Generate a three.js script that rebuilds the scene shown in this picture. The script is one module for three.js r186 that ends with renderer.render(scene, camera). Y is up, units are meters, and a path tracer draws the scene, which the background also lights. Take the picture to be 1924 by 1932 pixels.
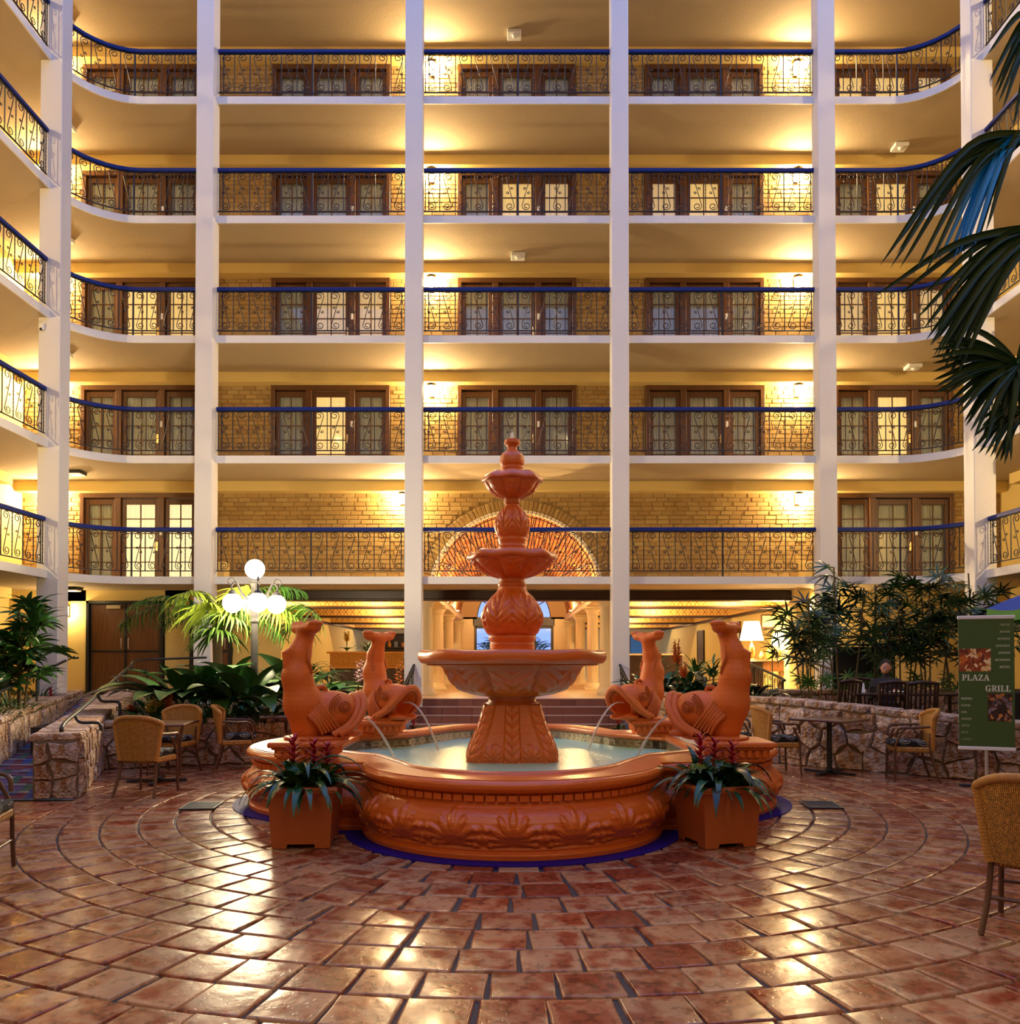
import * as THREE from 'three';
import { mergeGeometries, mergeVertices } from 'three/addons/utils/BufferGeometryUtils.js';
import { MarchingCubes } from 'three/addons/objects/MarchingCubes.js';
import { RectAreaLightUniformsLib } from 'three/addons/lights/RectAreaLightUniformsLib.js';
import { FontLoader } from 'three/addons/loaders/FontLoader.js';
import { TextGeometry } from 'three/addons/geometries/TextGeometry.js';

// ---------------------------------------------------------------- camera, sky, exposure
const scene = new THREE.Scene();
const F = 1550, PITCH = 0.015, EYE = 1.55, CAMX = -0.024, CAMZ = 9.2;
const PY0 = 1245 - F * Math.tan(PITCH);
const camera = new THREE.PerspectiveCamera(2 * Math.atan(966 / F) * 180 / Math.PI, 1924 / 1932, 0.1, 200);
camera.position.set(CAMX, EYE, CAMZ);
camera.rotation.x = PITCH;
camera.setViewOffset(1924, 1932, 0, 966 - PY0, 1924, 1932);
const renderer = new THREE.WebGLRenderer({ antialias: true });
renderer.toneMapping = THREE.LinearToneMapping;
renderer.toneMappingExposure = 1.1;
renderer.shadowMap.enabled = true;
scene.background = new THREE.Color().setRGB(0.28, 0.42, 1.0);
scene.backgroundIntensity = 1.4;
RectAreaLightUniformsLib.init();
const WARM = new THREE.Color().setRGB(1.0, 0.72, 0.36);
const SCONCE_CD = 29, GLOBE_CD = 14, LOBBY_CD = 21, FRONT_CD = 4.5;

// ---------------------------------------------------------------- helpers
const V = (x, y, z) => new THREE.Vector3(x, y, z);
const { sin, cos, PI, abs, min, max, sqrt, floor, pow, exp, atan2, hypot } = Math;
const clamp = (x, a, b) => min(b, max(a, x));
const lerp = (a, b, t) => a + (b - a) * t;
const sstep = (a, b, x) => { const t = clamp((x - a) / (b - a), 0, 1); return t * t * (3 - 2 * t); };
function rng(seed) { let a = seed >>> 0; return () => { a = (a + 0x6D2B79F5) | 0; let t = Math.imul(a ^ (a >>> 15), 1 | a); t = (t + Math.imul(t ^ (t >>> 7), 61 | t)) ^ t; return ((t ^ (t >>> 14)) >>> 0) / 4294967296; }; }
// photograph pixel at a depth (metres from the eye along the floor) -> place in the hall
function P(px, py, d) {
  const c = cos(PITCH), s = sin(PITCH), t = (PY0 - py) / F, yr = d * (t * c + s) / (c - t * s);
  return V((px - 962) / F * (d * c + yr * s) + CAMX, yr + EYE, CAMZ - d);
}
function hash2(x, y, s) { let h = (x * 374761393 + y * 668265263 + s * 1442695041) | 0; h = Math.imul(h ^ (h >>> 13), 1274126177); return ((h ^ (h >>> 16)) >>> 0) / 4294967296; }
function vnoise(x, y, s = 0, period = 0) {
  const xi = floor(x), yi = floor(y), fx = x - xi, fy = y - yi, u = fx * fx * (3 - 2 * fx), v = fy * fy * (3 - 2 * fy);
  const w = (a) => period ? ((a % period) + period) % period : a;
  const a = hash2(w(xi), w(yi), s), b = hash2(w(xi + 1), w(yi), s), c = hash2(w(xi), w(yi + 1), s), d = hash2(w(xi + 1), w(yi + 1), s);
  return a + (b - a) * u + (c - a) * v + (a - b - c + d) * u * v;
}
function fbm(x, y, s = 0, oct = 4, period = 0) { let r = 0, a = 0.5; for (let i = 0; i < oct; i++) { r += a * vnoise(x, y, s + i * 17, period); x *= 2; y *= 2; period *= 2; a *= 0.5; } return r / (1 - pow(0.5, oct)); }
// a computed texture: fn(u, v) -> [r, g, b] in 0..1
function tex(w, h, fn, { srgb = true, repeat = null } = {}) {
  const data = new Uint8Array(w * h * 4);
  for (let y = 0; y < h; y++) for (let x = 0; x < w; x++) {
    const c = fn((x + 0.5) / w, (y + 0.5) / h), i = (y * w + x) * 4;
    data[i] = clamp(c[0], 0, 1) * 255; data[i + 1] = clamp(c[1], 0, 1) * 255; data[i + 2] = clamp(c[2], 0, 1) * 255; data[i + 3] = 255;
  }
  const t = new THREE.DataTexture(data, w, h);
  t.colorSpace = srgb ? THREE.SRGBColorSpace : THREE.NoColorSpace;
  t.wrapS = t.wrapT = THREE.RepeatWrapping; t.magFilter = THREE.LinearFilter; t.minFilter = THREE.LinearMipmapLinearFilter; t.generateMipmaps = true;
  if (repeat) t.repeat.set(repeat[0], repeat[1]);
  t.needsUpdate = true;
  return t;
}
const grey = (v) => [v, v, v];
// ---- names, things, parts
const taken = {};
function numbered(n) { if (!(n in taken)) { taken[n] = 0; return n; } taken[n]++; return n + '_' + String(taken[n]).padStart(3, '0'); }
function dress(o) { o.castShadow = true; o.receiveShadow = true; return o; }
function tag(o, label, category, group, kind) {
  o.userData = { ...o.userData, label, category };
  if (group) o.userData.group = group; if (kind) o.userData.kind = kind;
  return o;
}
function thing(name, label, category, pos = [0, 0, 0], turn = 0, group = null, kind = null) {
  const o = new THREE.Group(); o.name = numbered(name); scene.add(o);
  if (pos.isVector3) o.position.copy(pos); else o.position.set(...pos);
  o.rotation.y = turn;
  return tag(o, label, category, group, kind);
}
function struct(name, pos = [0, 0, 0], turn = 0) { const o = new THREE.Group(); o.name = numbered(name); scene.add(o); o.position.set(...pos); o.rotation.y = turn; o.userData = { kind: 'structure' }; return o; }
function part(parent, name, geo, mat, label = null, kind = null) {
  const m = dress(new THREE.Mesh(Array.isArray(geo) ? merge(geo) : geo, mat)); m.name = name; parent.add(m);
  if (label) m.userData.label = label; if (kind) m.userData.kind = kind;
  return m;
}
function structMesh(name, geo, mat) { const m = dress(new THREE.Mesh(Array.isArray(geo) ? merge(geo) : geo, mat)); m.name = numbered(name); m.userData = { kind: 'structure' }; scene.add(m); return m; }
function thingMesh(name, geo, mat, label, category, group) { const m = dress(new THREE.Mesh(Array.isArray(geo) ? merge(geo) : geo, mat)); m.name = numbered(name); scene.add(m); return tag(m, label, category, group); }
function dup(root, pos, turn, label, group) {
  const c = root.clone(); c.name = numbered(root.name.replace(/_\d{3}$/, '')); scene.add(c);
  c.traverse((o) => { o.userData = { ...o.userData }; });
  if (pos) { if (pos.isVector3) c.position.copy(pos); else c.position.set(...pos); }
  c.rotation.set(0, turn ?? root.rotation.y, 0);
  if (label) c.userData.label = label; if (group) c.userData.group = group;
  return c;
}
// ---- geometry
function clean(g) { const o = g.index ? g.toNonIndexed() : g; for (const k of Object.keys(o.attributes)) if (!['position', 'normal', 'uv'].includes(k)) o.deleteAttribute(k); if (!o.attributes.uv) o.setAttribute('uv', new THREE.BufferAttribute(new Float32Array(o.attributes.position.count * 2), 2)); if (!o.attributes.normal) o.computeVertexNormals(); return o; }
function merge(list) { return list.length === 1 ? list[0] : mergeGeometries(list.map((g) => clean(g)), false); }
function tf(g, x = 0, y = 0, z = 0, rx = 0, ry = 0, rz = 0, s = 1) {
  const m = new THREE.Matrix4().compose(V(x, y, z), new THREE.Quaternion().setFromEuler(new THREE.Euler(rx, ry, rz, 'YXZ')), Array.isArray(s) ? V(...s) : V(s, s, s));
  return g.clone().applyMatrix4(m);
}
function fromQuads(quads) { // list of [a,b,c,d] or [a,b,c] as [x,y,z]; flat normals
  const pos = [];
  for (const q of quads) { pos.push(...q[0], ...q[1], ...q[2]); if (q.length > 3) pos.push(...q[0], ...q[2], ...q[3]); }
  const g = new THREE.BufferGeometry(); g.setAttribute('position', new THREE.Float32BufferAttribute(pos, 3)); g.computeVertexNormals();
  return planarUV(g);
}
function planarUV(g, s = 1) { // uv in metres from the side that a face looks to
  const p = g.attributes.position, n = g.attributes.normal, uv = new Float32Array(p.count * 2);
  for (let i = 0; i < p.count; i++) {
    const ax = abs(n.getX(i)), ay = abs(n.getY(i)), az = abs(n.getZ(i));
    const u = ay >= ax && ay >= az ? p.getX(i) : ax > az ? p.getZ(i) : p.getX(i), v = ay >= ax && ay >= az ? p.getZ(i) : p.getY(i);
    uv[i * 2] = u * s; uv[i * 2 + 1] = v * s;
  }
  g.setAttribute('uv', new THREE.BufferAttribute(uv, 2)); return g;
}
// box with chamfered edges, centred; b = chamfer
function cbox(w, h, d, b = 0.005) {
  const X = w / 2, Y = h / 2, Z = d / 2; b = min(b, X * 0.49, Y * 0.49, Z * 0.49);
  const q = [], x = X - b, y = Y - b, z = Z - b;
  for (const s of [1, -1]) {
    const f = (a) => s > 0 ? a : a.slice().reverse();
    q.push(f([[s * X, -y, z], [s * X, -y, -z], [s * X, y, -z], [s * X, y, z]]));
    q.push(f([[-x, s * Y, z], [x, s * Y, z], [x, s * Y, -z], [-x, s * Y, -z]]));
    q.push(f([[-x, -y, s * Z], [x, -y, s * Z], [x, y, s * Z], [-x, y, s * Z]]));
  }
  for (const a of [1, -1]) for (const c of [1, -1]) {
    const f = (v) => a * c > 0 ? v : v.slice().reverse();
    q.push(f([[a * X, c * y, z], [a * X, c * y, -z], [a * x, c * Y, -z], [a * x, c * Y, z]]));
    q.push(f([[-x, a * Y, c * z], [-x, a * y, c * Z], [x, a * y, c * Z], [x, a * Y, c * z]]));
    q.push(f([[a * x, y, c * Z], [a * x, -y, c * Z], [a * X, -y, c * z], [a * X, y, c * z]]));
    for (const e of [1, -1]) { const t = [[a * X, e * y, c * z], [a * x, e * Y, c * z], [a * x, e * y, c * Z]]; q.push(a * c * e > 0 ? t : t.reverse()); }
  }
  return fromQuads(q);
}
const bx = (w, h, d, x, y, z, b = 0.006, ry = 0, rx = 0, rz = 0) => planarUV(tf(cbox(w, h, d, b), x, y, z, rx, ry, rz));
function tube(pts, r, radial = 6, closed = false, smooth = true) {
  const v = pts.map((p) => Array.isArray(p) ? V(...p) : p);
  const rr = typeof r === 'function' ? r : () => r;
  const n = v.length, P0 = [], N0 = [], UV = [], idx = [];
  let up = V(0, 1, 0), len = 0;
  for (let i = 0; i < n; i++) {
    const a = v[closed ? (i + n - 1) % n : max(0, i - 1)], b = v[closed ? (i + 1) % n : min(n - 1, i + 1)], t = b.clone().sub(a).normalize();
    if (i === 0 && abs(t.y) > 0.9) up = V(1, 0, 0);
    let s = new THREE.Vector3().crossVectors(t, up); if (s.lengthSq() < 1e-6) s = new THREE.Vector3().crossVectors(t, V(1, 0, 0.3)); s.normalize();
    const u = new THREE.Vector3().crossVectors(s, t).normalize(); up = u;
    if (i) len += v[i].distanceTo(v[i - 1]);
    const q = rr(n > 1 ? i / (n - 1) : 0);
    for (let k = 0; k <= radial; k++) { const an = k / radial * 2 * PI, dx = s.clone().multiplyScalar(cos(an)).addScaledVector(u, sin(an)); P0.push(v[i].x + dx.x * q, v[i].y + dx.y * q, v[i].z + dx.z * q); N0.push(dx.x, dx.y, dx.z); UV.push(k / radial, len); }
  }
  const W = radial + 1, m = closed ? n : n - 1;
  for (let i = 0; i < m; i++) for (let k = 0; k < radial; k++) { const a = i * W + k, b = ((i + 1) % n) * W + k; idx.push(a, b, a + 1, b, b + 1, a + 1); }
  if (!closed) for (const e of [0, n - 1]) { const c = P0.length / 3; P0.push(v[e].x, v[e].y, v[e].z); const t = (e ? v[e].clone().sub(v[max(0, e - 1)]) : v[0].clone().sub(v[min(n - 1, 1)])).normalize(); N0.push(t.x, t.y, t.z); UV.push(0, 0); for (let k = 0; k < radial; k++) { const a = e * W + k; e ? idx.push(c, a + 1, a) : idx.push(c, a, a + 1); } }
  const g = new THREE.BufferGeometry(); g.setAttribute('position', new THREE.Float32BufferAttribute(P0, 3)); g.setAttribute('normal', new THREE.Float32BufferAttribute(N0, 3)); g.setAttribute('uv', new THREE.Float32BufferAttribute(UV, 2)); g.setIndex(idx);
  return g;
}
function curve(pts, n = 24, closed = false) { return new THREE.CatmullRomCurve3(pts.map((p) => Array.isArray(p) ? V(...p) : p), closed, 'catmullrom', 0.5).getPoints(n); }
// grid surface: fn(u, v) -> [x, y, z], smooth normals
function surf(nu, nv, fn, closeU = false) {
  const pos = [], uv = [], idx = [];
  for (let j = 0; j <= nv; j++) for (let i = 0; i <= nu; i++) { const p = fn(i / nu, j / nv); pos.push(p[0], p[1], p[2]); uv.push(i / nu, j / nv); }
  const W = nu + 1;
  for (let j = 0; j < nv; j++) for (let i = 0; i < nu; i++) { const a = j * W + i, b = a + W; idx.push(a, a + 1, b, b, a + 1, b + 1); }
  const g = new THREE.BufferGeometry(); g.setAttribute('position', new THREE.Float32BufferAttribute(pos, 3)); g.setAttribute('uv', new THREE.Float32BufferAttribute(uv, 2)); g.setIndex(idx); g.computeVertexNormals();
  if (closeU) { const n = g.attributes.normal; for (let j = 0; j <= nv; j++) { const a = j * W, b = a + nu, x = n.getX(a) + n.getX(b), y = n.getY(a) + n.getY(b), z = n.getZ(a) + n.getZ(b), l = hypot(x, y, z) || 1; n.setXYZ(a, x / l, y / l, z / l); n.setXYZ(b, x / l, y / l, z / l); } }
  return g;
}
const lathe = (pts, n = 32) => new THREE.LatheGeometry(pts.map((p) => new THREE.Vector2(p[0], p[1])), n);
function extrude(pts, depth, bevel = 0, holes = []) {
  const s = new THREE.Shape(pts.map((p) => new THREE.Vector2(p[0], p[1]))); for (const h of holes) s.holes.push(new THREE.Path(h.map((p) => new THREE.Vector2(p[0], p[1]))));
  return new THREE.ExtrudeGeometry(s, { depth, bevelEnabled: bevel > 0, bevelSize: bevel, bevelThickness: bevel, bevelSegments: 2, curveSegments: 12 });
}
// slab lying in plan: pts are [x, z]; top at y1, bottom at y0
function slabGeo(pts, y0, y1, holes = []) { const g = extrude(pts.map((p) => [p[0], -p[1]]), y1 - y0, 0, holes.map((h) => h.map((p) => [p[0], -p[1]]))); g.rotateX(-PI / 2); g.translate(0, y0, 0); return planarUV(clean(g)); }
function field(res, boxMin, boxMax, sdf) { // closed surface of a distance field
  const c = boxMin.clone().add(boxMax).multiplyScalar(0.5), h = max(boxMax.x - boxMin.x, boxMax.y - boxMin.y, boxMax.z - boxMin.z) / 2 * 1.04;
  const mc = new MarchingCubes(res, new THREE.MeshBasicMaterial(), false, false, 400000); mc.isolation = 0;
  let i = 0;
  for (let z = 0; z < res; z++) for (let y = 0; y < res; y++) for (let x = 0; x < res; x++) mc.field[i++] = -sdf(c.x + (x - res / 2) / (res / 2) * h, c.y + (y - res / 2) / (res / 2) * h, c.z + (z - res / 2) / (res / 2) * h);
  mc.update();
  const n = mc.count, p = new Float32Array(n * 3);
  for (let k = 0; k < n; k++) { p[k * 3] = mc.positionArray[k * 3] * h + c.x; p[k * 3 + 1] = mc.positionArray[k * 3 + 1] * h + c.y; p[k * 3 + 2] = mc.positionArray[k * 3 + 2] * h + c.z; }
  let g = new THREE.BufferGeometry(); g.setAttribute('position', new THREE.BufferAttribute(p, 3));
  g = mergeVertices(g, h * 0.0008); g.computeVertexNormals();
  return g;
}
const smin = (a, b, k) => { const h = clamp(0.5 + 0.5 * (b - a) / k, 0, 1); return b + (a - b) * h - k * h * (1 - h); };
function capsule(x, y, z, a, b, ra, rb) { const dx = b[0] - a[0], dy = b[1] - a[1], dz = b[2] - a[2], px = x - a[0], py = y - a[1], pz = z - a[2]; const t = clamp((px * dx + py * dy + pz * dz) / (dx * dx + dy * dy + dz * dz + 1e-9), 0, 1); return hypot(px - dx * t, py - dy * t, pz - dz * t) - (ra + (rb - ra) * t); }
const ellipsoid = (x, y, z, c, r) => { const a = hypot((x - c[0]) / r[0], (y - c[1]) / r[1], (z - c[2]) / r[2]), b = hypot((x - c[0]) / (r[0] * r[0]), (y - c[1]) / (r[1] * r[1]), (z - c[2]) / (r[2] * r[2])); return b < 1e-9 ? -min(...r) : a * (a - 1) / b; };

// ---------------------------------------------------------------- materials
const std = (rgb, rough = 0.6, o = {}) => new THREE.MeshStandardMaterial({ color: new THREE.Color().setRGB(...rgb), roughness: rough, side: THREE.DoubleSide, ...o });
const phys = (rgb, rough = 0.5, o = {}) => new THREE.MeshPhysicalMaterial({ color: new THREE.Color().setRGB(...rgb), roughness: rough, side: THREE.DoubleSide, ...o });
const stucco = tex(512, 512, (u, v) => grey(0.35 + 0.4 * fbm(u * 64, v * 64, 3, 3, 64) + 0.25 * fbm(u * 12, v * 12, 9, 3, 12)), { srgb: false });
const fine = tex(512, 512, (u, v) => grey(fbm(u * 32, v * 32, 21, 5, 32)), { srgb: false });
const woodTex = tex(512, 512, (u, v) => { const g = fbm(u * 40, v * 3, 5, 4), s = 0.5 + 0.5 * sin((u * 14 + 1.6 * fbm(u * 3, v * 1.5, 8, 3)) * 6.28); const k = 0.62 + 0.3 * g + 0.14 * s; return [k, k * 0.97, k * 0.93]; });
const M = {
  white: std([0.70, 0.70, 0.69], 0.55, { bumpMap: fine, bumpScale: 0.003 }),
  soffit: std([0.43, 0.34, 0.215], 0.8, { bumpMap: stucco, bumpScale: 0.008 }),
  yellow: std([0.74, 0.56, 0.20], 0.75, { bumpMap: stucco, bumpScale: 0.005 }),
  mortar: std([0.27, 0.175, 0.065], 0.9),
  brick: [[0.41, 0.27, 0.095], [0.45, 0.31, 0.115], [0.37, 0.235, 0.08], [0.42, 0.265, 0.09]].map((c) => std(c, 0.82, { bumpMap: stucco, bumpScale: 0.006 })),
  redBrick: [[0.40, 0.12, 0.022], [0.50, 0.17, 0.035], [0.30, 0.075, 0.014]].map((c) => std(c, 0.8, { bumpMap: stucco, bumpScale: 0.006 })),
  litEdgeBrick: std([0.85, 0.74, 0.58], 0.8, { bumpMap: stucco, bumpScale: 0.005 }),  // pale tone stands for light on the brick edges
  blueRail: phys([0.004, 0.018, 0.17], 0.5, { specularIntensity: 0.45 }),
  iron: std([0.012, 0.011, 0.013], 0.5),
  doorWood: std([0.17, 0.07, 0.022], 0.42, { map: woodTex }),
  darkWood: std([0.05, 0.018, 0.01], 0.4, { map: woodTex }),
  midWood: std([0.19, 0.075, 0.026], 0.45, { map: woodTex }),
  glass: phys([0.92, 0.95, 0.95], 0.03, { transmission: 1, thickness: 0, ior: 1.5 }),
  curtain: std([0.72, 0.70, 0.60], 0.9),
  brass: std([0.75, 0.52, 0.2], 0.3, { metalness: 0.9 }),
  steel: std([0.6, 0.6, 0.62], 0.35, { metalness: 0.8 }),
  black: std([0.012, 0.012, 0.013], 0.4),
  carpet: null,
  paper: std([0.82, 0.82, 0.80], 0.6),
};
// ---------------------------------------------------------------- the building: slabs, walls, columns
const ZB = -9.3, ZW = -11.5, XL = -9.72, XR = 9.95, XO = 12.4, ZF = 12.5, LOB = 0.68;
const SL = (k) => 3.27 + 2.73 * k, TH = 0.145, FL = (k) => SL(k) + TH;
const CORNER = 1.35;
function arcPts(cx, cz, r, a0, a1, n) { const o = []; for (let i = 0; i <= n; i++) { const a = lerp(a0, a1, i / n); o.push([cx + r * cos(a), cz + r * sin(a)]); } return o; }
function edgeLine(off = 0) { // inner edge of the walkways, from the left wing round to the right wing; off = into the hall
  const r = CORNER, L = XL + off, R = XR - off, B = ZB + off, q = r - off;
  return [[L, ZF], [L, ZB + r], ...arcPts(XL + r, ZB + r, q, PI, 1.5 * PI, 14).slice(1), ...arcPts(XR - r, ZB + r, q, 1.5 * PI, 2 * PI, 14), [R, ZF]];
}
for (let k = 0; k < 6; k++) {
  const pts = [[-XO, ZF], ...edgeLine().slice(0), [XO, ZF], [XO, -11.9], [-XO, -11.9]];
  const g = struct('balcony_slab');
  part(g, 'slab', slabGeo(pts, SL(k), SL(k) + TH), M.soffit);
  // white fascia along the edge
  const e0 = edgeLine(0), e1 = edgeLine(0.035);
  part(g, 'fascia', slabGeo([...e0, ...e1.slice().reverse()], SL(k) - 0.012, SL(k) + TH + 0.012), M.white);
}
// columns
const COLX = [-6.86, -2.18, 2.44, 7.07];
function columnGeo(w, d, y0, y1) { return planarUV(tf(cbox(w, y1 - y0, d, 0.012), 0, (y0 + y1) / 2, 0)); }
COLX.forEach((x) => { const g = struct('column', [x, 0, ZB + 0.07]); part(g, 'shaft', columnGeo(0.385, 0.4, 0.02, 17.0), M.white); });
for (const [x, z] of [[XL + 0.04, -8.12], [XR - 0.04, -8.12], [XL + 0.04, -3.4], [XR - 0.04, -3.4], [XL + 0.04, 1.3], [XR - 0.04, 1.3]]) { const g = struct('column', [x, 0, z]); part(g, 'shaft', columnGeo(0.46, 0.40, 0.02, 17.0), M.white); }
// outer walls
structMesh('wall_left', [bx(0.3, 17.2, 26.6, -XO - 0.1, 8.6, 0.6)], M.yellow);
structMesh('wall_right', [bx(0.3, 17.2, 26.6, XO + 0.1, 8.6, 0.6)], M.yellow);
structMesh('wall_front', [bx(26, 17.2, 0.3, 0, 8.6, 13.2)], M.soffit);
// yellow crossbeam over every door wall, back and wings
for (let k = 0; k < 6; k++) {
  const y = SL(k) - 0.125;
  const g = struct('trim_beam');
  part(g, 'beam', [bx(2 * XO, 0.25, 0.42, 0, y, ZW + 0.13)], M.yellow);
  part(g, 'beam', [bx(0.36, 0.25, 22, -XO + 0.3, y, 0.6)], M.yellow);
  part(g, 'beam', [bx(0.36, 0.25, 22, XO - 0.3, y, 0.6)], M.yellow);
}
// ---- bricks
const DOORW = 3.0, DOORH = 2.36, DX = [-9.36, -4.56, 0.15, 4.9, 9.66];
const ARC = { x: 0.13, y: 3.12, r: 2.13 };
function brickGeo(w, h, d, r) { // face to +z, four soft edges; uneven by r()
  const b = 0.012, j = () => (r() - 0.5) * 0.008, X = w / 2, Y = h / 2, z = d + (r() - 0.5) * 0.012;
  const o = [[-X + j(), -Y + j(), 0], [X + j(), -Y + j(), 0], [X + j(), Y + j(), 0], [-X + j(), Y + j(), 0]];
  const i = o.map(([x, y]) => [x - Math.sign(x) * b, y - Math.sign(y) * b, z + j() * 0.6]);
  return [[i[0], i[1], i[2], i[3]], [o[0], o[1], i[1], i[0]], [o[1], o[2], i[2], i[1]], [o[2], o[3], i[3], i[2]], [o[3], o[0], i[0], i[3]]];
}
const shift = (quads, x, y, z) => quads.map((q) => q.map((p) => [p[0] + x, p[1] + y, p[2] + z]));
{
  const r = rng(11), wall = struct('wall_back');
  // backing, floor by floor
  const back = [];
  for (let k = 1; k < 5; k++) back.push(bx(2 * XO, 2.6, 0.25, 0, FL(k) + 1.29, ZW - 0.35));
  part(wall, 'backing', back, M.mortar);
  const face = []; // mortar face just behind the brick fronts, pierced by doors
  for (let k = 0; k < 5; k++) {
    const y0 = FL(k), y1 = SL(k + 1), outer = [[-XO, y0], [XO, y0], [XO, y1], [-XO, y1]], holes = [];
    DX.forEach((x, b) => { if (k > 0 || b === 0 || b === 4) holes.push([[x - DOORW / 2, y0 + 0.001], [x + DOORW / 2, y0 + 0.001], [x + DOORW / 2, y0 + DOORH], [x - DOORW / 2, y0 + DOORH]]); });
    if (k === 0) { const a0 = Math.asin((y0 - ARC.y) / ARC.r), h = []; for (let i = 0; i <= 40; i++) { const a = lerp(a0, PI - a0, i / 40); h.push([ARC.x + ARC.r * cos(a), max(y0 + 0.001, ARC.y + ARC.r * sin(a))]); } holes.push(h); }
    const g = extrude(outer, 0.1, 0, holes); g.translate(0, 0, ZW - 0.115); face.push(planarUV(clean(g)));
  }
  part(wall, 'mortar', face, M.mortar);
  const merged = [[], [], [], []]; let n = 0;
  for (let k = 0; k < 5; k++) {
    const y0 = FL(k), y1 = SL(k + 1) - 0.24, rows = Math.round((y1 - y0) / 0.112), bh = (y1 - y0) / rows;
    for (let j = 0; j < rows; j++) {
      let x = -XO + (j % 2 ? 0.15 : 0) - r() * 0.05;
      const yc = y0 + (j + 0.5) * bh;
      while (x < XO) {
        const w = 0.30 + (r() - 0.5) * 0.03; let a = max(x + 0.004, -XO), b = min(x + w - 0.004, XO); x += w;
        DX.forEach((dx, bi) => { if ((k > 0 || bi === 0 || bi === 4) && yc < y0 + DOORH) { const l = dx - DOORW / 2, q = dx + DOORW / 2; if (b > l && a < q) { if (a < l) b = min(b, l); else if (b > q) a = max(a, q); else b = a; } } });
        if (k === 0) { const dy = max(0, yc - bh / 2 - ARC.y), R = ARC.r + 0.36; if (dy < R) { const hx = sqrt(R * R - dy * dy), l = ARC.x - hx, q = ARC.x + hx; if (b > l && a < q) { if (a < l) b = min(b, l); else if (b > q) a = max(a, q); else b = a; } } }
        if (b - a < 0.03) continue;
        const quads = brickGeo(b - a, bh - 0.007, 0.016, r), c = floor(r() * 4);
        if (k === 0 && yc > 4.72 && (a > -6.7 && b < 7.0) && n < 230) { n++; const m = part(wall, 'brick', fromQuads(quads), M.brick[c]); m.position.set((a + b) / 2, yc, ZW - 0.014); } else merged[c].push(...shift(quads, (a + b) / 2, yc, ZW - 0.014));
      }
    }
  }
  merged.forEach((q, c) => part(wall, 'brick', fromQuads(q), M.brick[c], null, 'stuff'));
  // arch: a soldier course painted pale as lit brick edges, a tan one round it
  const a0 = 0.12, N = 62;
  for (let i = 0; i < N; i++) {
    const a = lerp(a0, PI - a0, (i + 0.5) / N), L = (PI - 2 * a0) / N;
    const p = part(wall, 'arch_brick', fromQuads(brickGeo(L * 2.18 - 0.012, 0.105, 0.05, r)), M.litEdgeBrick); p.position.set(ARC.x + cos(a) * 2.18, ARC.y + sin(a) * 2.18, ZW - 0.014); p.rotation.z = a - PI / 2;
    const s = part(wall, 'brick', fromQuads(brickGeo(L * 2.36 - 0.012, 0.23, 0.02, r)), M.brick[i % 4]); s.position.set(ARC.x + cos(a) * 2.36, ARC.y + sin(a) * 2.36, ZW - 0.014); s.rotation.z = a - PI / 2;
  }
}
// ---- room fronts: three glazed leaves in a timber frame, curtains behind
const litCurtain = (e, c = [1.0, 0.60, 0.20]) => std([0.72, 0.62, 0.40], 0.9, { emissive: new THREE.Color().setRGB(...c), emissiveIntensity: e });
const LIT = { b: litCurtain(0.85), m: litCurtain(0.62), d: litCurtain(0.42, [1, 0.62, 0.30]), w: litCurtain(0.95, [1, 0.78, 0.42]) };
const drape = (w, h) => surf(60, 1, (u, v) => [(u - 0.5) * w, v * h, 0.018 * sin(u * 6.28 * 15) + 0.008 * sin(u * 6.28 * 7.3)]);
const PW = [0.78, 0.94, 0.78], PXC = []; { let x = -DOORW / 2 + 0.1; for (const w of PW) { PXC.push(x + w / 2); x += w + 0.15; } }
const leafShapes = PW.map((w) => {
  const st = 0.105, top = 0.14, bot = 0.24, H = 2.2, gw = w - 2 * st, gh = H - top - bot, q = [];
  q.push(bx(st, H, 0.05, -w / 2 + st / 2, H / 2, 0), bx(st, H, 0.05, w / 2 - st / 2, H / 2, 0), bx(gw, top, 0.05, 0, H - top / 2, 0), bx(gw, bot, 0.05, 0, bot / 2, 0));
  const mun = [bx(0.026, gh, 0.035, 0, bot + gh / 2, 0)];
  for (let i = 1; i < 5; i++) mun.push(bx(gw, 0.026, 0.034, 0, bot + gh * i / 5, 0));
  return { frame: merge(q), muntin: merge(mun), pane: cbox(gw / 2 - 0.013, gh / 5 - 0.02, 0.006, 0.002), gw, gh, bot, curtain: drape(w, 2.16) };
});
const frameGeo = merge([bx(0.1, DOORH, 0.16, -DOORW / 2 + 0.05, DOORH / 2, 0), bx(0.1, DOORH, 0.16, DOORW / 2 - 0.05, DOORH / 2, 0), bx(DOORW - 0.2, 0.14, 0.16, 0, DOORH - 0.07, 0), bx(0.15, DOORH - 0.14, 0.13, PXC[0] + PW[0] / 2 + 0.075, (DOORH - 0.14) / 2, 0), bx(0.15, DOORH - 0.14, 0.13, PXC[1] + PW[1] / 2 + 0.075, (DOORH - 0.14) / 2, 0)]);
const handleGeo = merge([bx(0.05, 0.22, 0.012, 0, 0, 0.03), tube([[0, 0, 0.03], [0, 0, 0.07], [-0.09, 0, 0.075]], 0.009, 6)]);
const plateGeo = merge([bx(0.06, 0.15, 0.012, 0, 0, 0.07), bx(0.02, 0.06, 0.008, 0, 0, 0.08)]);
let doorNo = 0;
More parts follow.
